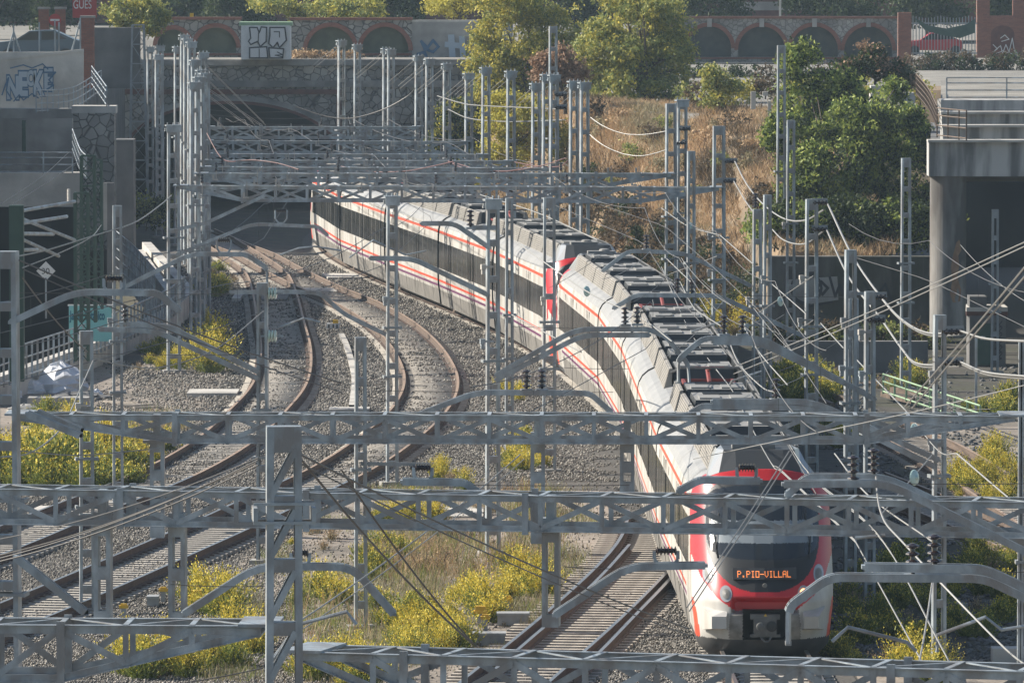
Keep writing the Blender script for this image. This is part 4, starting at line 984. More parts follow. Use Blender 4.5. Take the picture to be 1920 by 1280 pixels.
# ------------------------------------------------------------------ wires
WM = {'a': 'wire', 'c': 'copper', 'r': 'red_cable', 'g': 'galv'}
def wire(px, s0, s1, label, r=.014, m='c', sag=0.0, name='overhead_wire', cat='wire', group='overhead wires', twin=0.0, drop=0):
    n = len(px); pts = [P(x, y, s0 + (s1-s0)*i/(n-1)) for i, (x, y) in enumerate(px)]
    pts = curve_pts(curve_pts(pts, .25), max(.05, sum((b-a).length for a, b in zip(pts, pts[1:]))/36)) if n > 2 else [pts[0] + (pts[1]-pts[0])*k/12 for k in range(13)]
    if sag: pts = [p - Vector((0, 0, sag*4*t*(1-t))) for p, t in zip(pts, np.linspace(0, 1, len(pts)))]
    r *= .85; mb = MB(); mb.tube(pts, r, 5)
    if twin: mb.tube([p + Vector((twin*.6, .05, -twin)) for p in pts], r, 5)
    if drop:
        for p in pts[1::2]: mb.bar(p, p - Vector((0, 0, drop)), .012, .012)
    return tag(mb.build(name, M[WM[m]]), label, cat, group)
W = wire
W([(1378, 303), (1400, 345), (1430, 382), (1470, 410), (1510, 413), (1545, 393)], 56, 69, 'thick sagging feeder from the dry slope mast to the mast before round graffiti, upper', .028, 'a')
W([(1376, 340), (1396, 374), (1414, 400)], 56, 62, 'thick short feeder dropping to the mast with the rod insulator', .024, 'a')
W([(1448, 430), (1466, 448), (1490, 457), (1515, 455), (1545, 432)], 64, 69, 'thick sagging feeder in front of the green shrub, lower', .024, 'a')
W([(1552, 383), (1600, 482), (1660, 567), (1702, 607), (1745, 625), (1798, 622)], 69, 92, 'thick curved feeder running down to the nearest right mast, upper', .03, 'a', twin=.05)
W([(1550, 431), (1592, 520), (1648, 592), (1690, 652), (1722, 682), (1798, 682)], 69, 92, 'thick curved feeder running down to the nearest right mast, lower', .028, 'a', twin=.05)
W([(1800, 620), (1850, 635), (1930, 640)], 92, 98, 'thick feeder leaving the photo at the right edge, upper', .028, 'a'); W([(1800, 678), (1850, 698), (1930, 706)], 92, 98, 'thick feeder leaving the photo at the right edge, lower', .028, 'a', twin=.05)
W([(1103, 217), (1130, 236), (1170, 251), (1215, 252), (1258, 244)], 52.8, 53.5, 'sagging feeder over the dry slope, upper', .018, 'a'); W([(1103, 250), (1130, 272), (1170, 289), (1210, 292), (1252, 280)], 52.8, 53.5, 'sagging feeder over the dry slope, lower', .018, 'a')
W([(1060, 205), (900, 198), (860, 192), (820, 180)], 51.8, 45, 'feeder between the far masts in front of the yellow tree, upper', .025, 'a'); W([(1060, 225), (950, 228), (880, 222), (840, 205)], 51.8, 45, 'feeder between the far masts in front of the yellow tree, lower', .025, 'a')
W([(30, 481), (90, 468), (165, 445), (225, 427)], 100, 72, 'long pale wire crossing the green lattice masts', .018, 'a'); W([(42, 502), (110, 475), (170, 445), (190, 422)], 100, 60, 'pale wire rising behind the green lattice mast', .014, 'a'); W([(225, 428), (262, 412), (300, 385), (322, 366)], 72, 55.9, 'pale wire rising to the mast left of the tunnel mouth', .022, 'a')
W([(174, 672), (235, 685), (302, 688), (403, 655), (497, 581)], 85, 79, 'pale wire sagging over yellow shrubs left of the tracks', .016, 'a'); W([(0, 857), (60, 847), (115, 802), (148, 735), (175, 675)], 108, 85, 'pale wire swinging down to the left edge', .018, 'a'); W([(38, 845), (150, 853), (300, 840)], 108, 105, 'thin pale wire low over the big green shrub', .012, 'a')
for i, (a, b, s0, s1, r, m) in enumerate([((36, 488), (640, 718), 108, 95, .018, 'c'), ((44, 505), (640, 735), 108, 95, .014, 'c'), ((42, 520), (165, 660), 108, 85, .018, 'c'), ((640, 880), (888, 1206), 150, 141, .016, 'c'), ((566, 862), (886, 1206), 160, 141, .018, 'c'), ((560, 850), (1290, 1178), 160, 110, .016, 'c'), ((566, 870), (1290, 1190), 160, 112, .012, 'c'),
        ((0, 1052), (484, 872), 150, 160, .011, 'c'), ((0, 1046), (484, 862), 150, 160, .010, 'c'), ((0, 1010), (484, 858), 140, 160, .008, 'c'), ((480, 868), (0, 1040), 158, 120, .012, 'c'), ((560, 1165), (975, 852), 140, 100, .014, 'a'), ((569, 1178), (983, 860), 140, 100, .01, 'a'), ((500, 1250), (30, 1300), 150, 150, .01, 'c')]):
    W([a, b], s0, s1, 'dark slanted catenary wire, number %s of those fanning from the big tower' % ('one two three four five six seven eight nine ten eleven twelve thirteen fourteen'.split()[i]), r, m, sag=.1)
CT = [([(1240, 500), (1295, 623), (1372, 730)], 60, 80, 'contact wire pair over the train roof, far part'), ([(1372, 730), (1440, 858), (1468, 884), (1602, 1011)], 80, 118, 'contact wire pair in front of the cab roof'), ([(1602, 1011), (1717, 1219), (1760, 1290)], 118, 150, 'contact wire pair running down right of the cab'),
      ([(1300, 540), (1400, 700), (1460, 800)], 62, 86, 'messenger wire over the train roof, far part'), ([(1460, 800), (1520, 890), (1649, 1005), (1780, 1240)], 86, 140, 'contact wire pair right of the display, near part'), ([(1480, 845), (1390, 985), (1288, 1138)], 118, 128, 'wire crossing down left over the cab window')]
for px, a, b, lab in CT: W(px, a, b, lab, .012, 'a', twin=.06)
for px, a, b, lab, r in [([(1250, 485), (1298, 531)], 62, 69, 'short pale wire to the left black insulator before the slope', .018), ([(1275, 528), (1300, 575), (1328, 596), (1355, 613)], 66, 80, 'pale wire between black insulators, far left', .018), ([(1358, 613), (1385, 680), (1428, 725), (1452, 735)], 80, 86, 'pale wire between black insulators, middle', .018), ([(1392, 608), (1425, 662), (1477, 722)], 80, 86, 'pale wire between black insulators, right', .018), ([(1452, 737), (1484, 775)], 86, 92, 'pale wire dropping behind the long truss', .018),
        ([(1240, 390), (1290, 424), (1345, 440), (1357, 447), (1412, 495)], 54, 62, 'pale wire crossing the dark foot of the slope', .02), ([(1448, 533), (1512, 589)], 66, 70, 'pale slanted wire left of the round graffiti', .02), ([(1539, 606), (1582, 653)], 70, 74, 'pale slanted wire right of the round graffiti', .02), ([(1604, 672), (1697, 768)], 76, 90, 'pale slanted wire above the green stair rail', .02), ([(1697, 768), (1760, 845), (1794, 850)], 90, 96, 'wire joining the long truss to the nearest right mast', .014),
        ([(1565, 850), (1630, 930), (1757, 1021)], 110, 125, 'pale wire from behind the truss to the right black insulator', .016), ([(1640, 860), (1652, 961), (1700, 1024), (1868, 1199), (1930, 1252)], 118, 145, 'long pale wire running to the bottom right corner', .018), ([(1794, 850), (1895, 936), (1930, 960)], 96, 105, 'pale wire over the yellow weeds on the right', .02), ([(1747, 853), (1653, 963)], 96, 118, 'pale wire with glass disc right of the train', .016), ([(1757, 1025), (1735, 1180), (1713, 1290)], 125, 150, 'nearly upright wire right of the cab', .016),
        ([(1401, 601), (1525, 517)], 66, 70, 'tie wire holding the glass disc before the graffiti wall', .014), ([(1468, 640), (1525, 600)], 66, 70, 'lower tie wire before the graffiti wall', .014), ([(1240, 520), (1300, 497), (1345, 480)], 56, 60, 'tie wire with glass disc at the foot of the slope', .014), ([(1280, 726), (1600, 598), (1930, 450)], 70, 110, 'long thin wire rising to the right edge, upper', .013), ([(1280, 740), (1600, 608), (1930, 458)], 70, 110, 'long thin wire rising to the right edge, lower', .013),
        ([(1697, 762), (1830, 610), (1930, 490)], 96, 120, 'steep pale wire rising right of the stair rail, left one', .02), ([(1710, 765), (1840, 612), (1930, 508)], 96, 120, 'steep pale wire rising right of the stair rail, right one', .02), ([(1300, 860), (1700, 775), (1930, 720)], 100, 120, 'thin wire running low to the right edge', .01)]:
    W(px, a, b, lab, r, 'a')
for i, (y, x0, x1, s, lab) in enumerate([(548, 20, 440, 80, 'over the left ramp'), (662, 120, 500, 80, 'under the left bent arms'), (553, 1360, 1640, 74, 'before the graffiti wall'), (903, 1560, 1930, 118, 'behind the truss at the right'), (1068, 1850, 1930, 120, 'at the right edge'), (732, 700, 1150, 84, 'above the gravel'), (612, 960, 1180, 74, 'before the red cab of the rear train set'), (688, 1040, 1180, 76, 'left of the front train set'), (775, 1240, 1560, 84, 'above the train roof equipment'), (1095, 320, 500, 124, 'left of the big tower'), (1062, 1060, 1240, 120, 'over the turnout'), (906, 760, 1180, 118, 'above the shrubs')]):
    W([(x0, y), (x1, y+3)], s, s, 'thin horizontal span wire %s' % lab, .008, 'c', sag=.02, group='thin span wires')
for px, lab in [([(388, 250), (410, 290), (430, 303), (470, 300), (520, 306), (560, 318)], 'red cable sagging over the left ends of the far beams'), ([(640, 312), (700, 322), (760, 321), (810, 312), (850, 303)], 'red cable over the middle of the far beams'), ([(850, 305), (900, 318), (960, 320), (1000, 306)], 'red cable sagging before the yellow tree'), ([(965, 304), (1010, 312), (1050, 312), (1066, 300)], 'red cable at the right ends of the far beams'), ([(840, 302), (870, 315), (940, 322), (1010, 312), (1062, 296)], 'long red cable over the far beams')]:
    W(px, 51, 52.5, lab, .022, 'r', name='sagging_cable', cat='cable', group='red brown cables')
W([(555, 200), (610, 218), (660, 222), (720, 205), (765, 180), (779, 165)], 43, 43.4, 'dark cable hanging from the mast beside the stone wall', .03, 'c', name='sagging_cable', cat='cable')
W([(1, 383), (80, 330), (130, 285)], 70, 60, 'thin dark wire over the shaded concrete band, left', .012, 'c'); W([(20, 385), (100, 335), (150, 300)], 70, 60, 'thin dark wire over the shaded concrete band, right', .012, 'c')
st_ = []
for i, (x, y) in enumerate([(640, 82), (670, 90), (724, 97), (785, 110), (805, 116), (838, 126), (879, 144), (911, 133), (958, 140), (1005, 163), (1039, 147), (1076, 159), (1096, 161)]):
    W([(x-4, y), (x-58, y+45)], 40+i, 40+i*.9, 'stay wires running down left from the head of the %s far mast' % ('first second third fourth fifth sixth seventh eighth ninth tenth eleventh twelfth thirteenth'.split()[i]), .012, 'a', twin=.12, name='stay_wire', group='stay wires of the far masts')
for i, (x, y, dx, dy) in enumerate([(385, 145, 90, 85), (382, 160, 110, 75), (372, 165, 95, 70), (385, 120, 110, 110), (362, 185, 60, 55)]):
    W([(x, y), (x+dx, y+dy)], 50, 45, 'thin stay wires running down right from the dense left mast bundle, %s' % ('highest second third fourth lowest'.split()[i]), .012, 'a', twin=.12, name='stay_wire', group='stay wires of the left masts')
for i, (x, y, s, lab) in enumerate([(1463, 565, 68, 'before the round graffiti'), (1295, 425, 58, 'at the foot of the dry slope'), (1714, 895, 108, 'right of the train beside the siding'), (1100, 546, 74, 'over the roof of the front train set'), (1714, 806, 92, 'under the junction of the long truss')]):
    q = MB(); q.lathe((0, 0, 0), [(.02, -.06), (.07, -.05), (.14, 0), (.13, .02), (.05, .05), (.02, .09)], 16, 0, (.8, -.6, .1)); tag(q.build('glass_insulator_disc', M['glass_ins'], None, P(x, y, s)), 'pale green glass insulator disc %s' % lab, 'insulator', 'glass insulator discs')
W([(965, 452), (1100, 546), (1196, 592), (1260, 640)], 72, 80, 'pale tie wire carrying a glass disc over the train coupling', .02, 'a'); W([(960, 590), (1090, 660)], 72, 78, 'pale tie wire in front of the coupled cabs', .02, 'a')
W([(900, 365), (1010, 400), (1120, 450)], 56, 60, 'pale wire behind the train roof before the brown scrub', .02, 'a')
# light steady arms on the catenary
for i, (pts, s, lab) in enumerate([([(500, 1250), (560, 1170), (650, 1146), (668, 1170)], 140, 'near the big tower foot'), ([(1560, 1202), (1590, 1175), (1700, 1203), (1718, 1220)], 140, 'right of the cab, low'), ([(1757, 1222), (1757, 1190), (1848, 1156), (1878, 1180), (1930, 1172)], 128, 'bottom right corner'), ([(1604, 1008), (1660, 1003)], 121, 'above the marker lamp'), ([(1296, 622), (1355, 602)], 76, 'at the pantograph'), ([(1368, 722), (1372, 714), (1428, 696)], 82, 'above the front train set roof'), ([(525, 478), (560, 465), (590, 462), (640, 470)], 66, 'in the tunnel mouth'), ([(655, 483), (700, 450), (760, 478), (800, 470)], 66, 'before the rear train set windows'), ([(520, 615), (570, 596), (600, 604)], 79, 'over the leftmost track')]):
    q = MB(); q.tube([P(x, y, s) for x, y in pts], .028, 6); tag(q.build('steady_arm', M['galv']), 'slim bent steady arm %s' % lab, 'steady arm', 'steady arms')

# catenary along the tracks: contact wire, messenger wire and droppers
def catenary(line, y0, y1, span, label, hc=5.25, hm=6.35, off=0.0, r=.011):
    pts = [p for p in line if y0 < p.y < y1]
    if pts[0].y > pts[-1].y: pts = pts[::-1]
    pts = curve_pts([p + Vector((off, 0, 0)) for p in pts[::6] + [pts[-1]]], 1.0); n = len(pts); per = max(2, int(span)); t = empty('catenary_line', pts[0], label, 'catenary', 'catenary lines above the tracks'); o = pts[0].copy()
    K = []
    for i in range(0, n, per):        # straight chords between the supports
        a, b = pts[i], pts[min(i+per, n-1)]; st = .2*(1 if (i//per) % 2 else -1)
        m = min(per, n-1-i)
        for j in range(m): f = j/m; q = a*(1-f) + b*f; K.append((q - o + Vector((st*(1-2*f), 0, 0)), hc, hm - .75*4*f*(1-f)*.5))
    c = MB(); c.tube([q + Vector((0, 0, h)) for q, h, _ in K[::4]], r, 4); c.build('contact_wire', M['copper'], t)
    c = MB(); c.tube([q + Vector((0, 0, h)) for q, _, h in K[::3]], r, 4); c.build('messenger_wire', M['copper'], t)
    for q, a, b in K[3::7]: c = MB(); c.bar(q + Vector((0, 0, a)), q + Vector((0, 0, b)), .008, .008); c.build('dropper', M['copper'], t)
catenary(trA, 150, 352, 34, 'catenary above the leftmost curved track'); catenary(trB, 150, 352, 34, 'catenary above the curved track beside the train'); catenary(trC, 135, 350, 34, 'catenary above the train'); catenary(trD, 120, 190, 34, 'catenary above the turnout track'); catenary(trC, 160, 350, 30, 'second catenary right of the train roof', off=1.6); catenary(trE_l, 150, 262, 30, 'catenary above the shaded siding')
# span wires joining the far masts
for i in range(16):
    y = 112 + i*10.5; s_ = 41 + i*.7; xa = 372 + random.uniform(-20, 20); xb = [640, 724, 785, 838, 879, 911, 958, 1005, 1039, 1076][i % 10]
    W([(xa, y + 90), (xb, y + 84 + random.uniform(-6, 10))], s_, s_, 'thin cross span between the left bundle and the far masts, %s from the top' % ('first second third fourth fifth sixth seventh eighth ninth tenth eleventh twelfth thirteenth fourteenth fifteenth sixteenth'.split()[i]), .010, 'c', sag=.3, group='cross spans of the far masts')

for i in range(18):
    x = 1180 + (i*97) % 640; y = 430 + (i*53) % 330; s_ = 62 + (y-430)*.06; dx = random.choice((-1, 1))*random.uniform(70, 190); dy = random.uniform(20, 120)
    W([(x, y), (x+dx, y+dy)], s_, s_+dy*.07, 'fine tie wire in the tangle right of the train roof, %s of the tangle' % ('first second third fourth fifth sixth seventh eighth ninth tenth eleventh twelfth thirteenth fourteenth fifteenth sixteenth seventeenth eighteenth'.split()[i]), .009, 'a' if i % 2 else 'c', sag=.15, group='tie wires right of the train')
for i, (k, x, y) in enumerate([('b3', 1402, 560), ('b3', 1400, 610), ('b5', 1500, 600), ('b5', 1502, 520), ('b7', 1580, 600), ('b7', 1578, 690), ('b8', 1612, 622), ('b8', 1614, 700), ('a4', 1330, 440), ('a4', 1330, 508), ('b9', 1745, 700), ('b9', 1745, 828), ('c2', 905, 500), ('c2', 905, 640), ('c1', 722, 560), ('c3', 1018, 560), ('c3', 1018, 660), ('c7', 206, 600), ('c6', 146, 760), ('c4', 662, 790), ('b4', 1430, 520), ('b2', 1470, 420), ('d1', 1590, 640)]):
    h, s_ = RM[k]; inv = Matrix.Rotation(-h.rotation_euler.z, 4, 'Z'); p = inv @ (P(x, y, s_) - h.location); q = MB(); q.bar((0, -.1, p.z), (p.x, -.12, p.z), .035, .05); q.box((p.x, -.12, p.z), (.12, .14, .12)); q.lathe((p.x, -.12, p.z-.2), [(.02, 0), (.055, .02), (.055, .12), (.02, .2)], 8); q.build('side_fitting', [M['concrete_lt'] if i % 3 == 0 else M['galv']], h)
# ------------------------------------------------------------------ walls and buildings
def slab(name, x0, y0, x1, y1, s, depth, m, label=None, cat=None, parent=None, group=None, origin=None, bev=0):
    """a block whose front face spans the pixels (x0,y0)-(x1,y1) at scale s"""
    a, b = P(x0, y0, s), P(x1, y1, s); o = Vector((a.x, a.y, b.z)) if parent is None else Vector((0, 0, 0)); off = origin if parent is not None else Vector((0, 0, 0))
    W_, H_ = b.x-a.x, a.z-b.z; mb = MB(); c = Vector((a.x, a.y, b.z)) - (Vector(off) if parent is not None else o)
    mb.box((c.x + W_/2, c.y + depth/2, c.z + H_/2), (W_, depth, H_)); ob = mb.build(name, M[m], parent, None if parent is not None else o)
    return tag(ob, label, cat, group)
def arch_wall(mb, X0, X1, Z0, Z1, arches, th, m=0, n=28):
    """wall in the local x-z plane with arched openings (cx, half span, sill, springing, rise)"""
    xs_ = sorted(set([X0, X1] + [cx + hs*math.cos(math.pi*i/n) for cx, hs, *_ in arches for i in range(n+1)]))
    def op(x):
        for cx, hs, sill, spr, rise in arches:
            if abs(x-cx) < hs - 1e-6: return sill, spr + rise*math.sqrt(max(0, 1-((x-cx)/hs)**2))
        return None
    for a, b in zip(xs_, xs_[1:]):
        o = op((a+b)/2)
        if not o: mb.quad((a, 0, Z0), (b, 0, Z0), (b, 0, Z1), (a, 0, Z1), m); mb.quad((b, th, Z0), (a, th, Z0), (a, th, Z1), (b, th, Z1), m)
        else:
            for cx, hs, sill, spr, rise in arches:
                if abs((a+b)/2-cx) < hs:
                    ta = spr + rise*math.sqrt(max(0, 1-((a-cx)/hs)**2)); tb = spr + rise*math.sqrt(max(0, 1-((b-cx)/hs)**2))
                    mb.quad((a, 0, ta), (b, 0, tb), (b, 0, Z1), (a, 0, Z1), m); mb.quad((b, th, tb), (a, th, ta), (a, th, Z1), (b, th, Z1), m)
                    mb.quad((a, 0, ta), (a, th, ta), (b, th, tb), (b, 0, tb), m)
                    if sill > Z0: mb.quad((a, 0, Z0), (b, 0, Z0), (b, 0, sill), (a, 0, sill), m); mb.quad((a, 0, sill), (b, 0, sill), (b, th, sill), (a, th, sill), m)
    for cx, hs, sill, spr, rise in arches:
        for sg in (-1, 1): x = cx + sg*hs; mb.quad((x, 0, max(sill, Z0)), (x, th, max(sill, Z0)), (x, th, spr), (x, 0, spr), m)
    mb.quad((X0, 0, Z1), (X1, 0, Z1), (X1, th, Z1), (X0, th, Z1), m); mb.quad((X0, th, Z0), (X0, 0, Z0), (X0, 0, Z1), (X0, th, Z1), m); mb.quad((X1, 0, Z0), (X1, th, Z0), (X1, th, Z1), (X1, 0, Z1), m)
def arch_ring(mb, cx, hs, spr, rise, w, th, off, m=0, n=30):
    for i in range(n):
        t0, t1 = math.pi*i/n, math.pi*(i+1)/n; q = []
        for t, r in ((t0, 0), (t1, 0), (t1, w), (t0, w)): q.append((cx + (hs+r)*math.cos(t), spr + (rise+r)*math.sin(t)))
        mb.quad(*[(x, -off, z) for x, z in q][::-1], m); mb.quad((q[3][0], -off, q[3][1]), (q[2][0], -off, q[2][1]), (q[2][0], 0, q[2][1]), (q[3][0], 0, q[3][1]), m)
        mb.quad((q[0][0], -off, q[0][1]), (q[1][0], -off, q[1][1]), (q[1][0], th, q[1][1]), (q[0][0], th, q[0][1]), m)
# stone viaduct with the tunnel mouth
s = 36.0; O = P(196, 455, s); O.z = -0.3
def lx(px): return (px-196)/s
def lz(py): return P(0, py, s).z - O.z
vd = empty('stone_viaduct', O, 'old rubble stone viaduct with a red trimmed segmental arch over the dark tunnel mouth', 'viaduct')
mb = MB(); AR = (lx(434), (640-232)/2/s, -1, lz(292), lz(190)-lz(292)); arch_wall(mb, 0, lx(893), 0, lz(124), [AR], .9); mb.build('stone_face', M['stone'], vd)
mb = MB(); arch_ring(mb, AR[0], AR[1], AR[3], AR[4], .30, .9, .05); mb.build('arch_ring', M['ashlar'], vd)
mb = MB(); arch_ring(mb, AR[0], AR[1]-.14, AR[3], AR[4]-.13, .16, .2, .08); mb.build('brick_ring', M['brick_dk'], vd)
mb = MB(); mb.box(((lx(196)+lx(895))/2, .3, lz(117)), (lx(895)-lx(190), 1.0, .32)); mb.build('cornice', M['ashlar'], vd)
mb = MB(); mb.box(((lx(196)+lx(893))/2, -.06, lz(157)), (lx(893)-lx(196), .14, .34)); mb.build('string_course', M['ashlar'], vd)
mb = MB(); mb.box(((lx(216)+lx(640))/2, -.04, lz(172)), (lx(640)-lx(216), .10, .26)); mb.build('brick_band', M['brick_dk'], vd)
for a in (221, 636): mb = MB(); mb.box((lx(a), -.05, (lz(176)+lz(330 if a > 300 else 300))/2), (.26, .12, lz(176)-lz(330 if a > 300 else 300))); mb.build('brick_pier', M['brick_dk'], vd)
mb = MB(); L_ = lx(893); mb.box((L_/2, 22.5, 7.6), (L_+16, 44, .9)); mb.build('road_deck', M['plaza'], vd)
mb = MB(); mb.quad((-6, 40, 0), (L_+2, 40, 0), (L_+2, 40, 7.5), (-6, 40, 7.5)); mb.quad((lx(660), .9, 0), (lx(660), 40, 0), (lx(660), 40, 7.3), (lx(660), .9, 7.3)); mb.quad((lx(225), .9, 0), (lx(225), 40, 0), (lx(225), 40, 7.3), (lx(225), .9, 7.3)); mb.box((L_/2, 20, 7.05), (L_+2, 38, .1)); mb.build('tunnel_lining', M['near_black'], vd)
def arcade(px0, px1, pyt, pyb, s, arches, label, cat, wm='stone', trim='brick', key=False, panel='roof_dark', zlow=None):
    """arches: (centre px, radius px, top px)"""
    O = P(px0, pyb, s); t = empty('arcade_wall', O, label, cat); A = []
    H_ = (pyb-pyt)/s; W_ = (px1-px0)/s
    for cx, r, ty in arches: hs = r/s; rise = min(hs, .9*(pyb-ty)/s); A.append(((cx-px0)/s, hs, .35, (pyb-ty)/s - rise, rise))
    mb = MB(); arch_wall(mb, 0, W_, -.6, H_, A, .45); mb.build('masonry', M[wm], t)
    for a in A:
        mb = MB(); arch_ring(mb, a[0], a[1], a[3], a[4], .24, .45, .05); mb.build('brick_arch', M[trim], t)
        mb = MB(); mb.quad((a[0]-a[1], .35, .3), (a[0]+a[1], .35, .3), (a[0]+a[1], .35, a[3]+a[4]), (a[0]-a[1], .35, a[3]+a[4])); mb.build('arch_screen', M[panel], t)
        if key: mb = MB(); mb.box((a[0], -.08, a[3]+a[4]+.22), (.28, .2, .52)); mb.build('keystone', M['concrete'], t)
    mb = MB(); mb.box((W_/2, .2, H_+.06), (W_+.1, .62, .14)); mb.build('coping', M[trim], t)
    mb = MB(); mb.box((W_/2, -.03, .28), (W_, .1, .12)); mb.build('sill', M[trim], t)
    return t, O
M['screen_green'] = mat('dusty_wire_screen', (0.07, 0.085, 0.06), (0.12, 0.13, 0.09), rough=0.9, scale=1.5)
M['screen_dark'] = mat('dark_wire_screen', (0.04, 0.048, 0.045), (0.075, 0.08, 0.07), rough=0.9, scale=1.5)
arcade(300, 452, 37, 112, 35.2, [(405, 38, 52), (325, 30, 56)], 'low stone wall with brick arches left of the white graffiti box', 'arcade', panel='screen_green')
arcade(545, 772, 38, 112, 35.2, [(722, 44, 51), (620, 44, 51)], 'low stone wall with brick arches half hidden behind a green tree', 'arcade', panel='screen_green')
t, O = arcade(1190, 1684, 35, 118, 31.0, [(1238, 41, 50), (1330, 41, 50), (1428, 44, 50), (1527, 44, 50), (1628, 45, 50)], 'long stone arcade wall with brick arches and grey keystones at the upper right', 'arcade', wm='stone_s', key=True, panel='screen_dark')
w = slab('graffiti_box', 452, 48, 544, 112, 36.2, 2.2, 'white_paint', 'white utility box with black and white lettering graffiti standing on the viaduct', 'utility box'); wo = w.location.copy()
slab('box_roof', 448, 42, 547, 49, 36.2, 2.3, 'pale_green', parent=w, origin=wo)
def flat_poly(name, pts, s, m, parent, origin, off=.01):
    mb = MB(); mb.poly([P(x, y, s) - Vector(origin) - Vector((0, off, 0)) for x, y in pts][::-1]); return mb.build(name, M[m], parent)
def ribbon(mb, pts, s, origin, w, off, m=0):
    q = [P(x, y, s) - Vector(origin) - Vector((0, off, 0)) for x, y in pts]
    for a, b in zip(q, q[1:]):
        d = (b-a); d.normalize(); n = Vector((-d.z, 0, d.x))*w/2; a2, b2 = a - d*w*.4, b + d*w*.4
        mb.quad(a2-n, b2-n, b2+n, a2+n, m)
# pale block letters with black outlines (WA / NC like shapes seen on the box)
blk = [[(468, 52), (482, 52), (486, 62), (490, 51), (500, 52), (499, 78), (488, 88), (483, 78), (470, 84), (466, 78), (470, 72)], [(506, 52), (534, 52), (537, 76), (524, 90), (520, 80), (512, 90), (504, 82), (506, 66)], [(468, 90), (500, 88), (502, 109), (468, 109)], [(504, 90), (532, 92), (530, 109), (506, 109)]]
mb = MB()
for k, q in enumerate(blk): ribbon(mb, q + [q[0]], 36.2, wo, .07, .016)
ribbon(mb, [(485, 62), (484, 80)], 36.2, wo, .06, .016); ribbon(mb, [(514, 60), (524, 60), (524, 70)], 36.2, wo, .05, .016); ribbon(mb, [(486, 92), (486, 108)], 36.2, wo, .05, .016); ribbon(mb, [(520, 98), (530, 103), (516, 104), (530, 107)], 36.2, wo, .05, .016)
mb.build('graffiti_outline', M['graf_black'], w)
mb = MB()
for q in blk: mb.poly([P(x, y, 36.2) - wo - Vector((0, .008, 0)) for x, y in q][::-1])
mb.build('graffiti_fill', M['graf_white'], w)
w = slab('rendered_wall', 772, 42, 892, 112, 35.2, .5, 'concrete', 'pale rendered wall with faded blue graffiti behind the far masts', 'wall'); wo = w.location.copy()
slab('wall_coping', 768, 38, 896, 43, 35.2, .6, 'concrete_lt', parent=w, origin=wo)
mb = MB(); ribbon(mb, [(790, 78), (802, 90), (812, 76), (822, 88), (812, 98), (796, 92), (790, 78)], 35.2, wo, .14, .01); ribbon(mb, [(784, 102), (796, 98), (800, 108)], 35.2, wo, .16, .01); mb.build('graffiti_scrawl', M['graf_blue'], w)
mb = MB(); ribbon(mb, [(846, 70), (848, 104)], 35.2, wo, .34, .01); ribbon(mb, [(838, 84), (862, 86)], 35.2, wo, .3, .013); ribbon(mb, [(866, 72), (868, 105)], 35.2, wo, .3, .012); mb.build('graffiti_patch', M['graf_fill'], w)
# upper left: graffiti wall, pillars, banner, ramp, piers
w = slab('concrete_wall', -20, 98, 156, 212, 44, .4, 'concrete_lt', 'grey concrete wall with bubbly blue graffiti lettering at the upper left', 'wall'); wo = w.location.copy()
mb = MB(); a, b = P(-20, 113, 44) - wo, P(156, 95, 44) - wo; mb.quad((a.x, -.01, a.z-.6), (b.x, -.01, a.z-.6), (b.x, -.01, b.z), (a.x, -.01, a.z)); mb.bar((a.x, .2, a.z), (b.x, .2, b.z), .5, .12); mb.build('wall_coping', M['concrete_lt'], w)
def graf_text(body, px, py, hpx, wpx, s, parent, origin, fill, line, name, sk=.1):
    k = text_mesh(body, 1.0, fill, name, parent, (0, 0, 0), (math.pi/2, 0, 0), 0.004, off=.045); xs2 = [v.co.x for v in k.data.vertices]; ys2 = [v.co.y for v in k.data.vertices]
    sx = wpx/s/(max(xs2)-min(xs2)); sy = hpx/s/(max(ys2)-min(ys2)); p = P(px, py, s) - Vector(origin)
    k.location = (p.x, -.02, p.z); k.scale = (sx, sy, 1)
    q = text_mesh(body, 1.0, line, name + '_outline', parent, (p.x, -.012, p.z), (math.pi/2, 0, 0), 0.003, off=.10); q.scale = (sx, sy, 1)
    return k
for i, (ch, x, y, hh, ww) in enumerate([('N', 12, 184, 44, 22), ('E', 34, 178, 46, 17), ('O', 50, 160, 30, 16), ('K', 62, 176, 46, 20), ('E', 82, 168, 42, 16)]):
    graf_text(ch, x, y, hh, ww, 44, w, wo, 'graf_fill', 'graf_blue', 'graffiti_letter')
mb = MB(); ribbon(mb, [(4, 178), (10, 160), (16, 146), (12, 170), (22, 186)], 44, wo, .06, .03); ribbon(mb, [(84, 136), (104, 136), (92, 150), (100, 160), (88, 168)], 44, wo, .07, .03); ribbon(mb, [(20, 128), (44, 122), (60, 128), (80, 120), (90, 130)], 44, wo, .05, .03); ribbon(mb, [(26, 190), (36, 178), (44, 188), (60, 176), (72, 184)], 44, wo, .05, .03); mb.build('graffiti_stroke', M['graf_blue'], w)
fp = w
for x0, y0, x1, y1 in ((25, 46, 25, 112), (73, 42, 73, 104), (110, 42, 110, 100), (150, 34, 150, 96), (25, 60, 8, 114), (25, 60, 40, 106), (150, 40, 134, 97)):
    q = MB(); q.bar(P(x0, y0, 44)-wo + Vector((0, .2, 0)), P(x1, y1, 44)-wo + Vector((0, .2, 0)), .06, .06); q.build('fence_post', M['galv'], w)
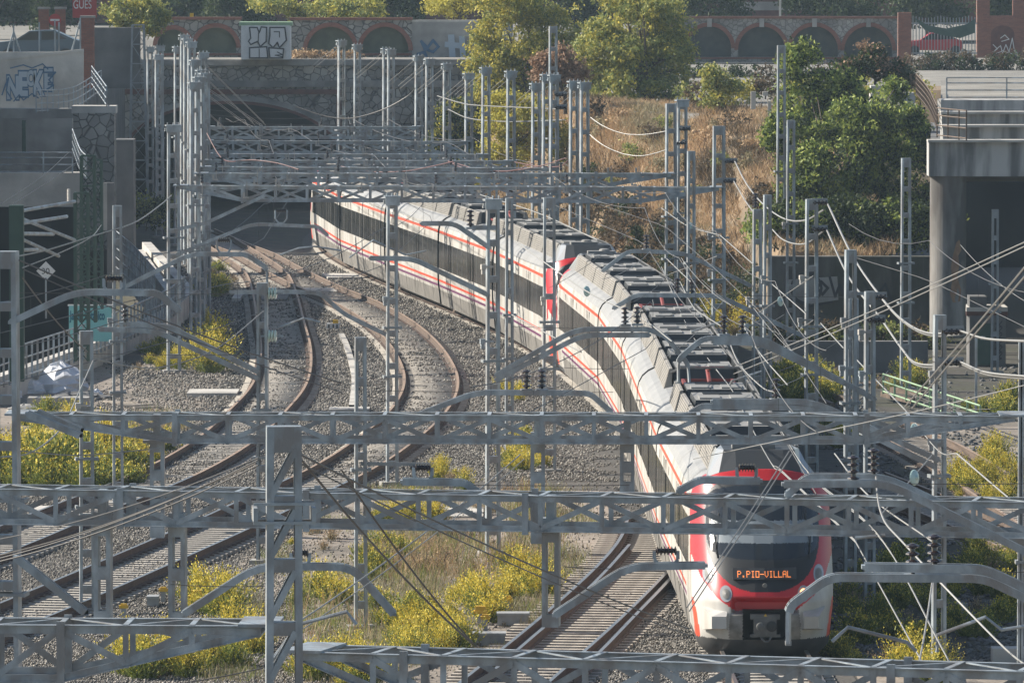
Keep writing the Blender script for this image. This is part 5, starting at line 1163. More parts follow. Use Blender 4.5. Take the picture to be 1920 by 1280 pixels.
for (x0, x1, y0, y1, s, lab) in ((72, 91, 18, 84, 40, 'left brick gate pillar behind the no entry sign'), (103, 122, 18, 84, 40, 'right brick gate pillar behind the no entry sign'), (152, 176, 34, 166, 43, 'tall brick pillar at the right end of the graffiti wall')):
    t = slab('brick_pillar', x0, y0, x1, y1, s, .5, 'brick', lab, 'pillar'); o_ = t.location.copy(); slab('pillar_cap', x0-2, y0-4, x1+2, y0, s, .6, 'ashlar', parent=t, origin=o_)
t = empty('no_entry_sign', P(103, 84, 43), 'round red no entry sign with white bar on a pole above the graffiti wall', 'traffic sign'); o_ = t.location.copy()
q = MB(); q.lathe(P(103, 38, 43)-o_, [(.0, 0), (.27, 0), (.27, .02), (0, .02)], 24, 0, (0, -1, 0)); q.build('disc', M['sign_red'], t)
q = MB(); c = P(103, 38, 43)-o_; q.box((c.x, c.y-.03, c.z), (.40, .01, .09)); q.build('white_bar', M['white_paint'], t); q = MB(); q.bar((0, .03, -.3), (c.x, .03, c.z), .06, .06); q.build('pole', M['galv'], t)
w = slab('banner', 136, -10, 181, 34, 38, .12, 'sign_red', 'red hanging banner with white capital letters at the top left', 'banner'); wo = w.location.copy()
k = text_mesh('GUES', .62, 'graf_white', 'banner_text', w, (.02, -.01, .46), (math.pi/2, 0, 0), .003); k.scale = (.62, .95, 1)
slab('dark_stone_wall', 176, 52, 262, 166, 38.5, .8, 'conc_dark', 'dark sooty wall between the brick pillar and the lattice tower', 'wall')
# car on the upper road
def car(x, y, s, m, label, L=4.1, ang=0, far=False):
    p = P(x, y, s); t = empty('parked_car', p, label, 'car', None, ang); b = MB()
    prof = [(-2.05, .35), (-2.08, .75), (-1.9, .88), (-1.05, .98), (-.35, 1.42), (.75, 1.46), (1.65, 1.05), (2.02, .95), (2.08, .5), (2.0, .32)]
    prof = [(a*L/4.1, z) for a, z in prof]
    for y0, y1, in ((-.82, .82),):
        b.poly([(a, y0, z) for a, z in prof]); b.poly([(a, y1, z) for a, z in prof][::-1])
        for (a, z), (c, z2) in zip(prof, prof[1:] + prof[:1]): b.quad((a, y0, z), (a, y1, z), (c, y1, z2), (c, y0, z2))
    b.build('body', M[m], t)
    for q_ in ([(-.92, 1.0), (-.33, 1.36), (.12, 1.40), (.12, 1.0)], [(.2, 1.0), (.2, 1.40), (.72, 1.40), (1.35, 1.05)]):
        g = MB(); g.poly([(a, -.83, z) for a, z in q_][::-1]); g.build('side_window', M['screen'], t)
    for a in (-1.3, 1.3):
        wm = MB(); wm.lathe((a, -.86, .32), [(.0, 0), (.31, 0), (.31, .2), (0, .2)], 18, 0, (0, 1, 0)); wm.build('wheel', M['black'], t)
    return t
car(72, 116, 41, 'carpaint', 'grey blue parked car behind the wire fence posts at the upper left'); car(1752, 104, 29.5, 'carred', 'red parked car behind the iron fence at the upper right', 3.4)
# recessed ramp area
slab('ramp_wall', -20, 212, 136, 330, 45.5, .5, 'concrete', 'shaded concrete wall recessed below the graffiti wall', 'wall'); w = slab('ramp_slab', -20, 204, 140, 222, 46.5, 1.0, 'concrete', 'grey ramp slab edge running under the graffiti wall', 'ramp')
t = slab('stone_pier', 137, 212, 214, 470, 47, 1.5, 'stone', 'rubble stone pier with a pale cap left of the mast cluster', 'pier'); o_ = t.location.copy(); slab('pier_cap', 134, 199, 217, 213, 47, 1.6, 'concrete_lt', parent=t, origin=o_)
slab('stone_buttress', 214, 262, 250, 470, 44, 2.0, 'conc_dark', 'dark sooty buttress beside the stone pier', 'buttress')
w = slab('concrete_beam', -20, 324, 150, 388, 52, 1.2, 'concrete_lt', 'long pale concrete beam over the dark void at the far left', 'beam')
slab('void_back_wall', -40, 380, 216, 760, 46, .3, 'near_black', 'near black back wall of the dark underpass at the far left', 'wall')
slab('void_post', 41, 226, 48, 285, 47, .15, 'green_steel', 'dark square post in front of the recessed ramp wall', 'post'); slab('void_column', 140, 380, 152, 640, 54, .3, 'conc_dark', 'round dark column inside the underpass', 'column')
slab('grey_panel', 188, 343, 200, 432, 55, .2, 'concrete', 'narrow pale grey panel beside the green lattice masts', 'panel'); slab('grey_panel', 200, 343, 214, 640, 54, .3, 'conc_dark', 'tall dark concrete strip right of the green lattice masts', 'panel')
def railing(pts, s0, s1, label, m='galv', h=1.0, n=2, post=1.6, r=.022, group='metal railings', base=None, bars=0.0):
    """pts: pixels of the foot line"""
    k = len(pts); W_ = [P(x, y, s0 + (s1-s0)*i/max(1, k-1)) for i, (x, y) in enumerate(pts)] if base is None else [G(x, y, base) for x, y in pts]
    t = empty('metal_railing', W_[0], label, 'railing', group); o = W_[0].copy(); Q = [p-o for p in (curve_pts(W_, .5) if k > 2 else [W_[0] + (W_[1]-W_[0])*i/8 for i in range(9)])]
    for j in range(n+1): b = MB(); b.tube([p + Vector((0, 0, h*(j+.25 if j < n else n)/n)) for p in Q], r, 5); b.build('rail', M[m], t)
    acc = 0; last = -9
    for i, p in enumerate(Q):
        if i: acc += (p-Q[i-1]).length
        if acc - last >= post or i == len(Q)-1: b = MB(); b.bar(p, p + Vector((0, 0, h)), r*2.2, r*2.2); b.build('post', M[m], t); last = acc
    return t
railing([(68, 212), (136, 205), (190, 172)], 47, 44, 'galvanised railing below the graffiti wall with stair part', h=.9, n=3, post=1.1); railing([(-10, 325), (136, 325)], 52, 52, 'galvanised railing on the long pale concrete beam', h=.75, n=3, post=1.6)
railing([(136, 282), (150, 320), (162, 335)], 50, 54, 'short stair railing in front of the stone pier', h=.8, n=3, post=.6); railing([(172, 160), (200, 200)], 45, 47, 'small stair railing descending beside the brick pillar', h=.8, n=3, post=.7)
# added walls put here to shade approach and underpass
for (X0, Y0, Y1, H_, lab) in ((-20.4, 352, 399, 7.4, 'added shade wall left of the tunnel approach'), (-21.5, 268, 318, 9.5, 'added shade wall out of view left of the underpass')):
    q = MB(); q.box((0, 0, H_/2-1.5), (.6, Y1-Y0, H_+3)); tag(q.build('shade_wall', M['conc_dark'], None, (X0, (Y0+Y1)/2, 0)), lab, 'wall')
# low parapet of the curved ramp
def parapet(pts, h, th, label, m='concrete_lt', z=0.0, name='parapet_wall'):
    W_ = curve_pts([G(x, y, z) for x, y in pts], .5); a = offset(W_, -th/2); b = offset(W_, th/2); mb = MB(); n = len(W_)
    for p in (a, b):
        for q in p: mb.v.append((q.x, q.y, z-.2))
        for q in p: mb.v.append((q.x, q.y, z+h))
    for i in range(n-1):
        mb.f += [(i, i+1, n+i+1, n+i), (2*n+i+1, 2*n+i, 3*n+i, 3*n+i+1), (n+i, n+i+1, 3*n+i+1, 3*n+i)]; mb.m += [0]*3
    mb.f += [(0, n, 3*n, 2*n), (n-1, 3*n-1, 4*n-1, 2*n-1)]; mb.m += [0, 0]; return tag(mb.build(name, M[m]), label, 'wall', 'ramp parapets')
parapet([(352, 577), (348, 592), (318, 620), (255, 652), (150, 697), (-30, 764)], .85, .35, 'pale curved concrete parapet running to the left edge'); parapet([(275, 492), (350, 580)], .9, .4, 'short sunlit concrete parapet pointing at the curved one'); parapet([(262, 500), (318, 582)], .75, .3, 'second short sunlit parapet beside the ramp railing')
railing([(346, 575), (316, 600), (250, 634), (150, 676), (-20, 735)], 0, 0, 'long galvanised railing along the pale curved parapet', h=1.15, n=2, post=1.0, base=0.55, r=.03); railing([(215, 520), (252, 556), (290, 604)], 0, 0, 'tall dense railing beside the sunlit ramp', h=2.0, n=5, post=.7, base=0.2, r=.022)
w = slab('direction_sign', 129, 573, 209, 640, 56, .1, 'sign_teal', 'teal station sign reading Jardín Botánico in the dark underpass', 'sign'); wo = w.location.copy()
k = text_mesh('Jardín Botánico', .42, 'sign_blue', 'sign_text', w, (.04, -.01, 1.19-.46), (math.pi/2, 0, 0), .003, off=.014); k.scale = (.45, 1.0, 1); k = text_mesh('Jardín', .22, 'graf_white', 'sign_text', w, (.3, -.01, .25), (math.pi/2, 0, 0), .003)
slab('sign_frame', 127, 571, 211, 574, 56, .12, 'white_paint', parent=w, origin=wo)
t = empty('speed_sign', P(86, 560, 62), 'white diamond shaped sign with black number in the dark underpass', 'sign'); o_ = t.location.copy(); c = P(86, 508, 62)-o_
q = MB(); q.poly([(c.x-.29, c.y, c.z), (c.x, c.y, c.z-.29), (c.x+.29, c.y, c.z), (c.x, c.y, c.z+.29)]); q.poly([(c.x-.29, c.y+.02, c.z), (c.x, c.y+.02, c.z+.29), (c.x+.29, c.y+.02, c.z), (c.x, c.y+.02, c.z-.29)]); q.build('board', M['white_paint'], t)
text_mesh('30', .26, 'black', 'number', t, (c.x-.14, c.y-.01, c.z-.09), (math.pi/2, 0, 0), .003); q = MB(); q.bar((c.x, .04, -.6), (c.x, .04, c.z-.2), .05, .05); q.build('pole', M['galv'], t)
# right side: retaining wall, overpass, gate, hut
w = slab('retaining_wall', 1440, 481, 1762, 690, 52, .8, 'wall_stain', 'stained retaining wall with faded graffiti at the foot of the green tree', 'wall'); wo = w.location.copy()
mb = MB()
K = [(1512 + 28*math.cos(a), 540 + 28*math.sin(a)) for a in np.linspace(0, 2*math.pi, 24)]; ribbon(mb, K, 52, wo, .09, .012); ribbon(mb, [(1556, 520), (1566, 556), (1574, 534), (1584, 556), (1590, 520)], 52, wo, .09, .012); ribbon(mb, [(1540, 528), (1552, 540), (1542, 552), (1532, 540), (1540, 528)], 52, wo, .1, .012); ribbon(mb, [(1620, 530), (1640, 560), (1660, 532), (1672, 566)], 52, wo, .08, .012); ribbon(mb, [(1480, 560), (1520, 574), (1560, 566)], 52, wo, .07, .012); mb.build('graffiti_outline', M['graf_black'], w)
flat_poly('graffiti_fill', [(1478, 524), (1570, 518), (1572, 562), (1520, 570), (1480, 560)], 52, 'concrete', w, wo, .006)
slab('wall_ledge', 1438, 612, 1762, 622, 52, .9, 'concrete', parent=w, origin=wo - Vector((0, -.25, 0)))
slab('low_block_wall', 1470, 640, 1740, 700, 56, .6, 'conc_dark', 'low dark block wall in front of the stained retaining wall', 'wall')
ov = empty('concrete_overpass', P(1742, 610, 56), 'weathered concrete overpass with stepped edge beams resting on a round column', 'overpass'); oo = ov.location.copy()
slab('edge_beam', 1742, 266, 2100, 331, 56, 1.4, 'concrete_stain', parent=ov, origin=oo); slab('second_beam', 1768, 238, 2100, 266, 55.2, 1.6, 'concrete_stain', parent=ov, origin=oo); slab('third_beam', 1766, 213, 2100, 240, 54.6, 1.6, 'concrete_stain', parent=ov, origin=oo); slab('top_beam', 1764, 188, 2100, 214, 54.0, 2.2, 'concrete_stain', parent=ov, origin=oo)
def topslab(name, xa, y0, xb, z, d0, d1, th, m, parent, origin):
    mb = MB(); k0 = (xa-960)/F; o = origin
    lo = [(k0*d0-o.x, d0-o.y, z-th-o.z), (k0*d0+20-o.x, d0-o.y, z-th-o.z), (k0*d1+20-o.x, d1-o.y, z-th-o.z), (k0*d1-o.x, d1-o.y, z-th-o.z)]; hi = [(u, v, w_+th) for u, v, w_ in lo]
    mb.poly(lo[::-1]); mb.poly(hi)
    for i in range(4): mb.quad(lo[i], lo[(i+1) % 4], hi[(i+1) % 4], hi[i])
    return mb.build(name, M[m], parent)
topslab('deck', 1764, 200, 2100, 8.9, 267, 300, .5, 'plaza', ov, oo); topslab('deck_soffit', 1745, 300, 2100, 6.72, 258.5, 320, .3, 'conc_dark', ov, oo)
for a, b, y0 in ((1742, 56, 265.5), (1768, 55.2, 237.5), (1766, 54.6, 212.5)): slab('lit_edge_strip', a-2, y0-3, 2100, y0+1.5, b+.05, .9, 'concrete_lt', parent=ov, origin=oo)  # pale strips stand in for the sunlit top edges of the beams
q = MB(); c = P(1780, 331, 56) - oo; q.lathe((c.x, c.y+.72, -.4), [(.61, 0), (.61, c.z+.4)], 36); q.build('column', M['column_conc'], ov)
M['ochre'] = mat('ochre_patch', (0.22, 0.13, 0.08), (0.30, 0.19, 0.12), rough=.9, scale=4)
q = MB(); pts = [(14, 455), (20, 450), (24, 470), (18, 480), (20, 500), (16, 520), (24, 545), (22, 566), (8, 568), (2, 552), (6, 530), (4, 500), (8, 478)]
R_ = .62; base = []
for dx, y in pts:
    X = dx/56; p = P(1780, y, 56) - oo; base.append((c.x + X, c.y + .72 - math.sqrt(R_*R_ - X*X) - .004, p.z))
q.poly(base[::-1]); q.build('paint_patch', M['ochre'], ov)
slab('abutment_wall', 1745, 335, 2100, 690, 43, .5, 'near_black', parent=ov, origin=oo)
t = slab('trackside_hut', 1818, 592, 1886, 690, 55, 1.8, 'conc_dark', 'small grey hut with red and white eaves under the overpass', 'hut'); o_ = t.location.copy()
slab('red_eave', 1812, 584, 1890, 592, 55, 2.1, 'brick_dk', parent=t, origin=o_ - Vector((0, .1, 0)) + Vector((0, 0, 0))); slab('white_eave', 1812, 576, 1890, 584, 55, 2.1, 'concrete_lt', parent=t, origin=o_); slab('roof_box', 1818, 556, 1850, 576, 55, 1.4, 'conc_dark', parent=t, origin=o_)
slab('green_door', 1833, 606, 1857, 684, 55.02, .05, 'green_steel', parent=t, origin=o_ + Vector((0, .03, 0)))
mb = MB(); 
for k in range(6): ribbon(mb, [(1866, 606+k*12), (1878, 612+k*12), (1867, 616+k*12), (1879, 602+k*12)], 55, o_, .03, .012)
mb.build('graffiti_scrawl', M['graf_black'], t)
railing([(1775, 186), (2000, 186)], 53.5, 53.5, 'galvanised railing on top of the overpass', h=.75, n=3, post=1.65); 
rr = railing([(1718, 178), (1740, 205), (1757, 240)], 52, 55, 'rusty railing descending the left end of the overpass', m='rail_side', h=.75, n=4, post=.5); railing([(1757, 258), (1812, 264)], 55.5, 56.2, 'low rusty railing on the overpass edge beam', m='rail_side', h=1.0, n=3, post=.9)
t = slab('brick_pillar', 1684, 24, 1709, 122, 31.5, .8, 'brick', 'brick pillar at the right end of the long arcade', 'pillar')
t = slab('brick_gate_wall', 1832, 30, 1990, 128, 30, .9, 'brick', 'tall brick gate wall with a niche and white scrawl at the top right corner', 'gate wall'); o_ = t.location.copy()
slab('brick_jamb', 1832, -30, 1856, 30, 30, .9, 'brick', parent=t, origin=o_); slab('brick_jamb', 1900, -30, 1990, 30, 30, .9, 'brick', parent=t, origin=o_)
mb = MB(); mb2 = MB(); x0, x1 = (1858-1832)/30, (1902-1832)/30; ns = 20
pts = [(x0, 1.1), (x1, 1.1)] + [((x0+x1)/2 + (x1-x0)/2*math.cos(a), 2.1 + .55*math.sin(a)) for a in np.linspace(0, math.pi, ns)]
mb.poly([(x, -.012, z) for x, z in pts]); mb.build('niche', M['brick_dk'], t)
mb = MB(); ribbon(mb, [(1862, 84), (1870, 92), (1862, 98), (1876, 86), (1880, 100), (1886, 84), (1892, 98), (1898, 72), (1902, 96), (1908, 100)], 30, o_, .05, .025); ribbon(mb, [(1876, 72), (1884, 66), (1892, 74), (1878, 78)], 30, o_, .05, .025); ribbon(mb, [(1864, 102), (1880, 96), (1906, 104)], 30, o_, .04, .025); mb.build('graffiti_scrawl', M['graf_white'], t)
t = empty('iron_fence', P(1709, 105, 31), 'spiked iron fence with torn green netting between brick pillar and gate', 'fence'); o_ = t.location.copy(); q = MB()
for k in range(21): x = 1712 + k*5.8; q.bar(P(x, 105, 31)-o_, P(x, 30+4*abs(math.sin(k*.35)), 31)-o_, .05, .05)
for y in (44, 100): q.bar(P(1709, y, 31)-o_, P(1832, y, 31)-o_, .06, .08)
q.build('fence_panel', M['galv_dk'], t); q = MB(); q.poly([P(x, y, 31.2)-o_ for x, y in ((1712, 32), (1740, 48), (1775, 54), (1812, 46), (1828, 36), (1828, 62), (1800, 72), (1765, 66), (1735, 58))][::-1]); q.build('netting', M['green_steel'], t)
slab('plinth_wall', 1180, 118, 1690, 150, 31.3, .6, 'conc_dark', 'dark low plinth wall below the long arcade', 'wall')
slab('back_building', -300, -160, 1000, 44, 27.5, 12, 'brick_dk', 'dark brick building behind the trees at the top left', 'building'); slab('back_building', 1000, -160, 2300, 46, 27, 12, 'brick_dk', 'dark brick building behind the trees at the top right', 'building')
for i, (x0, x1, y) in enumerate([(1355, 1520, 22)]): slab('hoarding', x0, 4, x1, 20, 28.5, .3, 'concrete', 'pale grey hoarding behind the long arcade', 'hoarding')
slab('lamp_post', 1461, -60, 1465, 34, 29.5, .1, 'concrete_lt', 'slim pale lamp post above the long arcade', 'lamp post'); slab('notice', 356, 25, 363, 38, 35, .05, 'yellow', 'small yellow notice above the left arcade', 'notice')
# stacked slabs beside the overpass
for i, (x0, y0, x1, y1, s, lab) in enumerate([(1632, 176, 1680, 196, 44, 'large pale concrete block of the stack beside the overpass'), (1682, 180, 1716, 194, 44.2, 'pale slab pile right of the large block'), (1634, 168, 1676, 175, 44, 'thin slab lying on the large block'), (1633, 161, 1654, 167, 44, 'topmost thin slab of the stack'), (1684, 174, 1714, 179, 44.2, 'thin slab on the right pile'), (1694, 196, 1722, 204, 45, 'low slab in front of the right pile')]):
    slab('concrete_slab', x0, y0, x1, y1, s, 1.2, 'concrete_lt', lab, 'slab', group='stacked concrete slabs')
for i, (x0, y0, x1, y1, lab) in enumerate([(1408, 172, 1417, 205, 'left pale post in the dry grass'), (1430, 172, 1440, 180, 'pale block in the dry grass'), (1440, 190, 1446, 235, 'right pale post in the dry grass')]): slab('marker_post', x0, y0, x1, y1, 42.5, .3, 'concrete_lt', lab, 'post', group='pale posts on the slope crest')
# ------------------------------------------------------------------ small trackside things
def signal_box(x, y, s, w, label, m='yellow'):
    p = G(x, y, 0); t = empty('marker_box', p, label, 'marker box', 'yellow trackside boxes'); q = MB(); q.box((0, 0, .16), (.10, .10, .34)); q.build('post', M['box_grey'], t)
    q = MB(); h = w*.62; a = [(-w/2, -w/3), (w/2, -w/3), (w/2, w/3), (-w/2, w/3)]; z0, z1 = .30, .30+h
    lo = [(u, v, z0) for u, v in a]; hi = [(u*.82, v*.82, z1) for u, v in a]; q.poly(lo[::-1]); q.poly(hi)
    for i in range(4): q.quad(lo[i], lo[(i+1) % 4], hi[(i+1) % 4], hi[i])
    q.box((0, 0, z0+.03), (w+.04, w*.7+.03, .06)); q.build('hood', M[m], t)
for x, y, w, lab in [(368, 1145, .27, 'yellow hooded box in front of the yellow shrubs, largest on the left'), (306, 1133, .16, 'small yellow box next to the grey point machine on the left'), (232, 1165, .16, 'small yellow box at the edge of the left track'), (952, 1150, .16, 'small yellow capped post on the right point machine'), (901, 1175, .26, 'left yellow hooded box between the two grey machines'), (910, 1186, .17, 'small yellow hooded box before the two grey machines'), (1603, 1112, .14, 'shaded yellow box right of the train nose'), (1618, 1187, .18, 'shaded yellow box low on the right of the train')]: signal_box(x, y, 0, w, lab)
for x, y, w, lab in [(962, 1172, .68, 'grey point machine under the yellow capped post'), (917, 1210, .68, 'grey point machine nearest the turnout'), (287, 1140, .26, 'small grey point machine on the left track')]:
    p = G(x, y, 0); t = empty('point_machine', p, lab, 'point machine', 'grey point machines'); q = MB(); q.box((0, 0, .13), (w, .42, .22)); q.build('case', M['box_grey'], t); q = MB(); q.box((0, 0, .265), (w*1.05, .48, .05)); q.build('lid', M['box_grey'], t)
    for u in (-.3, .3): q = MB(); q.box((u*w, -.25, .05), (.08, .1, .08)); q.build('foot', M['mech'], t)
p = G(625, 618, 0); t = empty('dwarf_signal', p, 'small white dwarf signal with yellow lamp hood beside the leftmost curved track', 'signal'); q = MB(); q.box((0, 0, .12), (.5, .3, .24)); q.build('white_case', M['white_paint'], t); q = MB(); q.box((.08, 0, .30), (.2, .2, .14)); q.build('yellow_hood', M['yellow'], t)
for u in (-.16, 0, .14): q = MB(); q.box((u, -.155, .13), (.05, .01, .14)); q.build('lens', M['black'], t)
mb = MB(); W_ = curve_pts([G(x, y, 0) for x, y in ((640, 630), (650, 652), (661, 690), (665, 722), (660, 765))], .6); a, b = offset(W_, -.1), offset(W_, .1)
for i in range(len(W_)-1):
    mb.quad((a[i].x, a[i].y, .11), (b[i].x, b[i].y, .11), (b[i+1].x, b[i+1].y, .11), (a[i+1].x, a[i+1].y, .11)); mb.quad((a[i].x, a[i].y, 0), (a[i].x, a[i].y, .11), (a[i+1].x, a[i+1].y, .11), (a[i+1].x, a[i+1].y, 0)); mb.quad((b[i].x, b[i].y, .11), (b[i].x, b[i].y, 0), (b[i+1].x, b[i+1].y, 0), (b[i+1].x, b[i+1].y, .11))
tag(mb.build('cable_duct', M['concrete_lt']), 'pale concrete cable duct cover curving over the gravel', 'cable duct')
def block(x, y, w, d, h, m, label, cat='slab', rz=0, group=None, name='concrete_block', z=0):
    p = G(x, y, z); q = MB(); q.box((0, 0, h/2), (w, d, h), 0, rz); return tag(q.build(name, M[m], None, p), label, cat, group)
block(655, 772, 1.25, 1.2, .12, 'concrete_lt', 'pale slab at the foot of the cable duct'); block(400, 742, 1.6, 2.2, .16, 'concrete_lt', 'flat pale concrete slab beside the leftmost track'); block(506, 562, 1.5, 5.5, .17, 'conc_dark', 'dark crossing board between the leftmost rails'); block(447, 560, .35, 5.0, .16, 'concrete_lt', 'pale crossing board outside the leftmost rails')
block(640, 522, 1.4, 3.5, .14, 'concrete_lt', 'pale crossing slabs beside the train track', rz=.1); block(600, 548, 1.2, 3.0, .12, 'concrete_lt', 'pale crossing slab between the curved tracks', rz=.1); block(110, 765, 1.9, .8, .35, 'concrete', 'grey concrete block under the white debris bags')
block(645, 1112, .5, 1.6, .12, 'concrete_lt', 'pale tilted slab among the yellow shrubs', rz=.6); block(80, 960, 1.2, 1.8, .1, 'concrete_lt', 'pale slab left of the leftmost track', rz=.1); block(1900, 1240, .9, .6, .3, 'concrete_lt', 'pale concrete block in the bottom right corner'); block(1885, 1268, 1.1, .5, .2, 'concrete_lt', 'broken pale slab in the bottom right corner'); block(1802, 1158, .28, .2, .33, 'concrete', 'small grey cabinet right of the train', 'cabinet')
block(870, 962, 1.0, 3.0, .05, 'concrete_lt', 'flat pale patch of concrete among the dry weeds'); block(1615, 722, 1.1, 1.0, .1, 'rail_side', 'rusty plate beside the bent arm mast')
for i, (x0, y0, x1, y1, lab) in enumerate([(1655, 738, 1712, 752, 'rusty rail lying left of the green stair rail'), (1672, 730, 1730, 738, 'second rusty rail lying by the green stair rail'), (1560, 742, 1600, 752, 'short rusty rail before the retaining wall'), (1770, 896, 1835, 932, 'rusty rail length on the siding edge'), (1500, 735, 1560, 760, 'dark rail length in the shaded yard')]):
    a, b = G(x0, y0, .2), G(x1, y1, .2); q = MB(); q.bar((0, 0, 0), b-a, .14, .17); tag(q.build('scrap_rail', M['rail_side'], None, a), lab, 'rail', 'scrap rails')
# debris heap
def lump(x, y, w, d, h, m, label, seed=0, name='debris_bag', cat='debris', group='white debris bags'):
    rg = random.Random(seed); p = G(x, y, 0); q = MB(); n, k = 14, 7
    for j in range(k+1):
        f = j/k; r = math.cos(f*math.pi/2)**.6
        for i in range(n): a = 2*math.pi*i/n; rr = r*(1+rg.uniform(-.16, .16)); q.v.append((w/2*rr*math.cos(a), d/2*rr*math.sin(a), h*f*(1+rg.uniform(-.1, .1)) if j else -.05))
    for j in range(k):
        for i in range(n): a = j*n+i; b = j*n+(i+1) % n; q.f.append((a, b, b+n, a+n)); q.m.append(0)
    q.f.append(tuple(k*n+i for i in range(n))); q.m.append(0); return tag(q.build(name, M[m], None, p), label, cat, group)
lump(114, 733, 1.8, 1.8, .95, 'plastic', 'large white tarpaulin heap against the curved parapet', 3); lump(60, 736, .9, 1.0, .42, 'plastic', 'small white bag left of the tarpaulin heap', 5); lump(14, 745, .9, 1.0, .62, 'plastic', 'white bag at the left edge', 6); lump(182, 745, .42, .5, .28, 'plastic', 'small white bag right of the wide mast', 7); lump(45, 775, 1.2, 1.6, .3, 'concrete', 'grey rubble below the white bags', 8, 'rubble_heap', 'rubble', None); lump(150, 748, 2.0, 1.6, .25, 'conc_dark', 'dark rubble right of the tarpaulin heap', 9, 'rubble_heap', 'rubble', None)
for i in range(5): a = G(195+i*14, 752+i*3, .1); q = MB(); q.bar((0, 0, 0), (.9, -1+.3*i, .06*(i % 2)), .12, .06); tag(q.build('old_plank', M['sleeper_wd'], None, a), 'dark old plank %s from the left in the heap below the left parapet' % ('first second third fourth fifth'.split()[i]), 'plank', 'dark planks')
gr = railing([(1656, 738), (1838, 800)], 60, 64, 'pale green stair railing in the shade on the right', m='pale_green', h=.62, n=2, post=.62, r=.03)
t = empty('track_lamp', P(1830, 770, 62), 'slim grey lamp pole beside the green stair railing', 'lamp post'); q = MB(); q.bar((0, 0, 0), (0, 0, 2.25), .07, .07); q.build('pole', M['galv'], t); q = MB(); q.bar((0, 0, 2.2), (.2, 0, 2.25), .04, .04); q.box((.2, 0, 2.2), (.14, .1, .1)); q.build('lamp_head', M['galv'], t)
# ------------------------------------------------------------------ vegetation
def quads_from(P0, ax, ay):
    """numpy leaf quads: centres P0, half axes ax, ay"""
    V = np.stack([P0-ax-ay, P0+ax-ay, P0+ax+ay, P0-ax+ay], 1); return V.reshape(-1, 3), np.arange(len(P0)*4).reshape(-1, 4)
def rnd_dirs(n): v = RNG.normal(size=(n, 3)); return v/np.linalg.norm(v, axis=1)[:, None]
def crown(blobs, n, size, flat=1.0):
    """leaf clumps spread through the volume of ragged lobes; blobs (x,y,z,rx,ry,rz)"""
    big = []
    for b in blobs:
        big.append((*b, .45))
        for d in rnd_dirs(9): k = RNG.uniform(.28, .5); big.append((b[0] + d[0]*b[3]*.82, b[1] + d[1]*b[4]*.82, b[2] + d[2]*b[5]*.82, b[3]*k, b[4]*k, b[5]*k, 1.0))
    w = np.array([b[3]*b[5]*b[6] for b in big]); w = w/w.sum(); C_ = []; m = 20
    for b, k in zip(big, (w*n/m).astype(int)+1):
        d = rnd_dirs(k); r = RNG.uniform(0.1, 1, k)**.5; C_.append(np.array(b[:3]) + d*r[:, None]*np.array(b[3:6])*RNG.uniform(.8, 1.2, (k, 1)))
    C_ = np.vstack(C_); P0 = np.repeat(C_, m, 0) + RNG.normal(size=(len(C_)*m, 3))*np.array([.17, .17, .13])*(size/.09)
    k = len(P0); a = rnd_dirs(k); a[:, 2] -= .25; b = np.cross(a, rnd_dirs(k)); b /= np.linalg.norm(b, axis=1)[:, None]; s_ = RNG.uniform(.5, 1.35, (k, 1))*size
    return quads_from(P0, a*s_*.75, b*s_*.38), C_
def tree(name, base, blobs, n, size, lm, label, cat='tree', group=None, trunk=.22, lm2=None, sparse=0):
    """blobs relative to base; trunk with limbs reaching into the crown"""
    t = empty(name, base, label, cat, group); (V, Fc), C_ = crown(blobs, n, size)
    mi = np.zeros(len(Fc), int); mats = [M[lm]]
    if lm2: mats.append(M[lm2]); mi = np.repeat((RNG.uniform(0, 1, len(C_)) < .3).astype(int), 20)
    link('crown', np_mesh('crown', V, Fc, mats, mi), t)
    q = MB(); cz = sum(b[2] for b in blobs)/len(blobs); cx = sum(b[0] for b in blobs)/len(blobs); top = Vector((cx, 0, cz)); j = Vector((cx*.35, 0, max(.4, cz*.35)))
    q.tube([Vector((0, 0, -.6)), j*.5 + Vector((.05, 0, 0)), j, top], trunk, 8, 0, [trunk*1.3, trunk, trunk*.85, trunk*.35])
    for i in range(min(26, len(C_))):
        e = Vector(C_[RNG.integers(len(C_))]); st_ = j + (top-j)*random.random()*.8; md = st_*.5 + e*.5 + Vector((0, 0, .12)); q.tube([st_, md, e], .05, 5, 0, [trunk*.38, trunk*.2, .02])
    q.build('trunk', M['bark'], t); return t
def pb(x, y, rx, ry, s, base, deep=1.0, dy=0.0):
    p = P(x, y, s) - base; return (p.x, p.y + dy, p.z, rx/s, rx/s*deep, ry/s)
b0 = P(1015, 262, 37.5); tree('leafy_tree', b0, [pb(985, 60, 85, 70, 37.5, b0), pb(930, 120, 55, 60, 37.5, b0), pb(1040, 70, 50, 75, 37.5, b0), pb(960, 10, 75, 40, 37.5, b0), pb(1000, 170, 50, 55, 37.5, b0), pb(925, 175, 42, 42, 37.5, b0), pb(905, 90, 35, 45, 37.5, b0), pb(1050, 170, 30, 50, 37.5, b0)], 40000, .085, 'lf_yellow', 'tall yellow green tree rising behind the far masts, centre of the photo', lm2='lf_green')
b0 = P(1230, 228, 39); tree('leafy_tree', b0, [pb(1190, 60, 85, 70, 39, b0), pb(1130, 110, 50, 65, 39, b0), pb(1240, 110, 55, 65, 39, b0), pb(1170, 160, 80, 40, 39, b0), pb(1200, 10, 80, 30, 39, b0), pb(1130, 195, 45, 28, 39, b0), pb(1265, 170, 35, 35, 39, b0)], 38000, .085, 'lf_green', 'broad olive green tree with dark trunk on top of the dry slope', trunk=.38, lm2='lf_yellow')
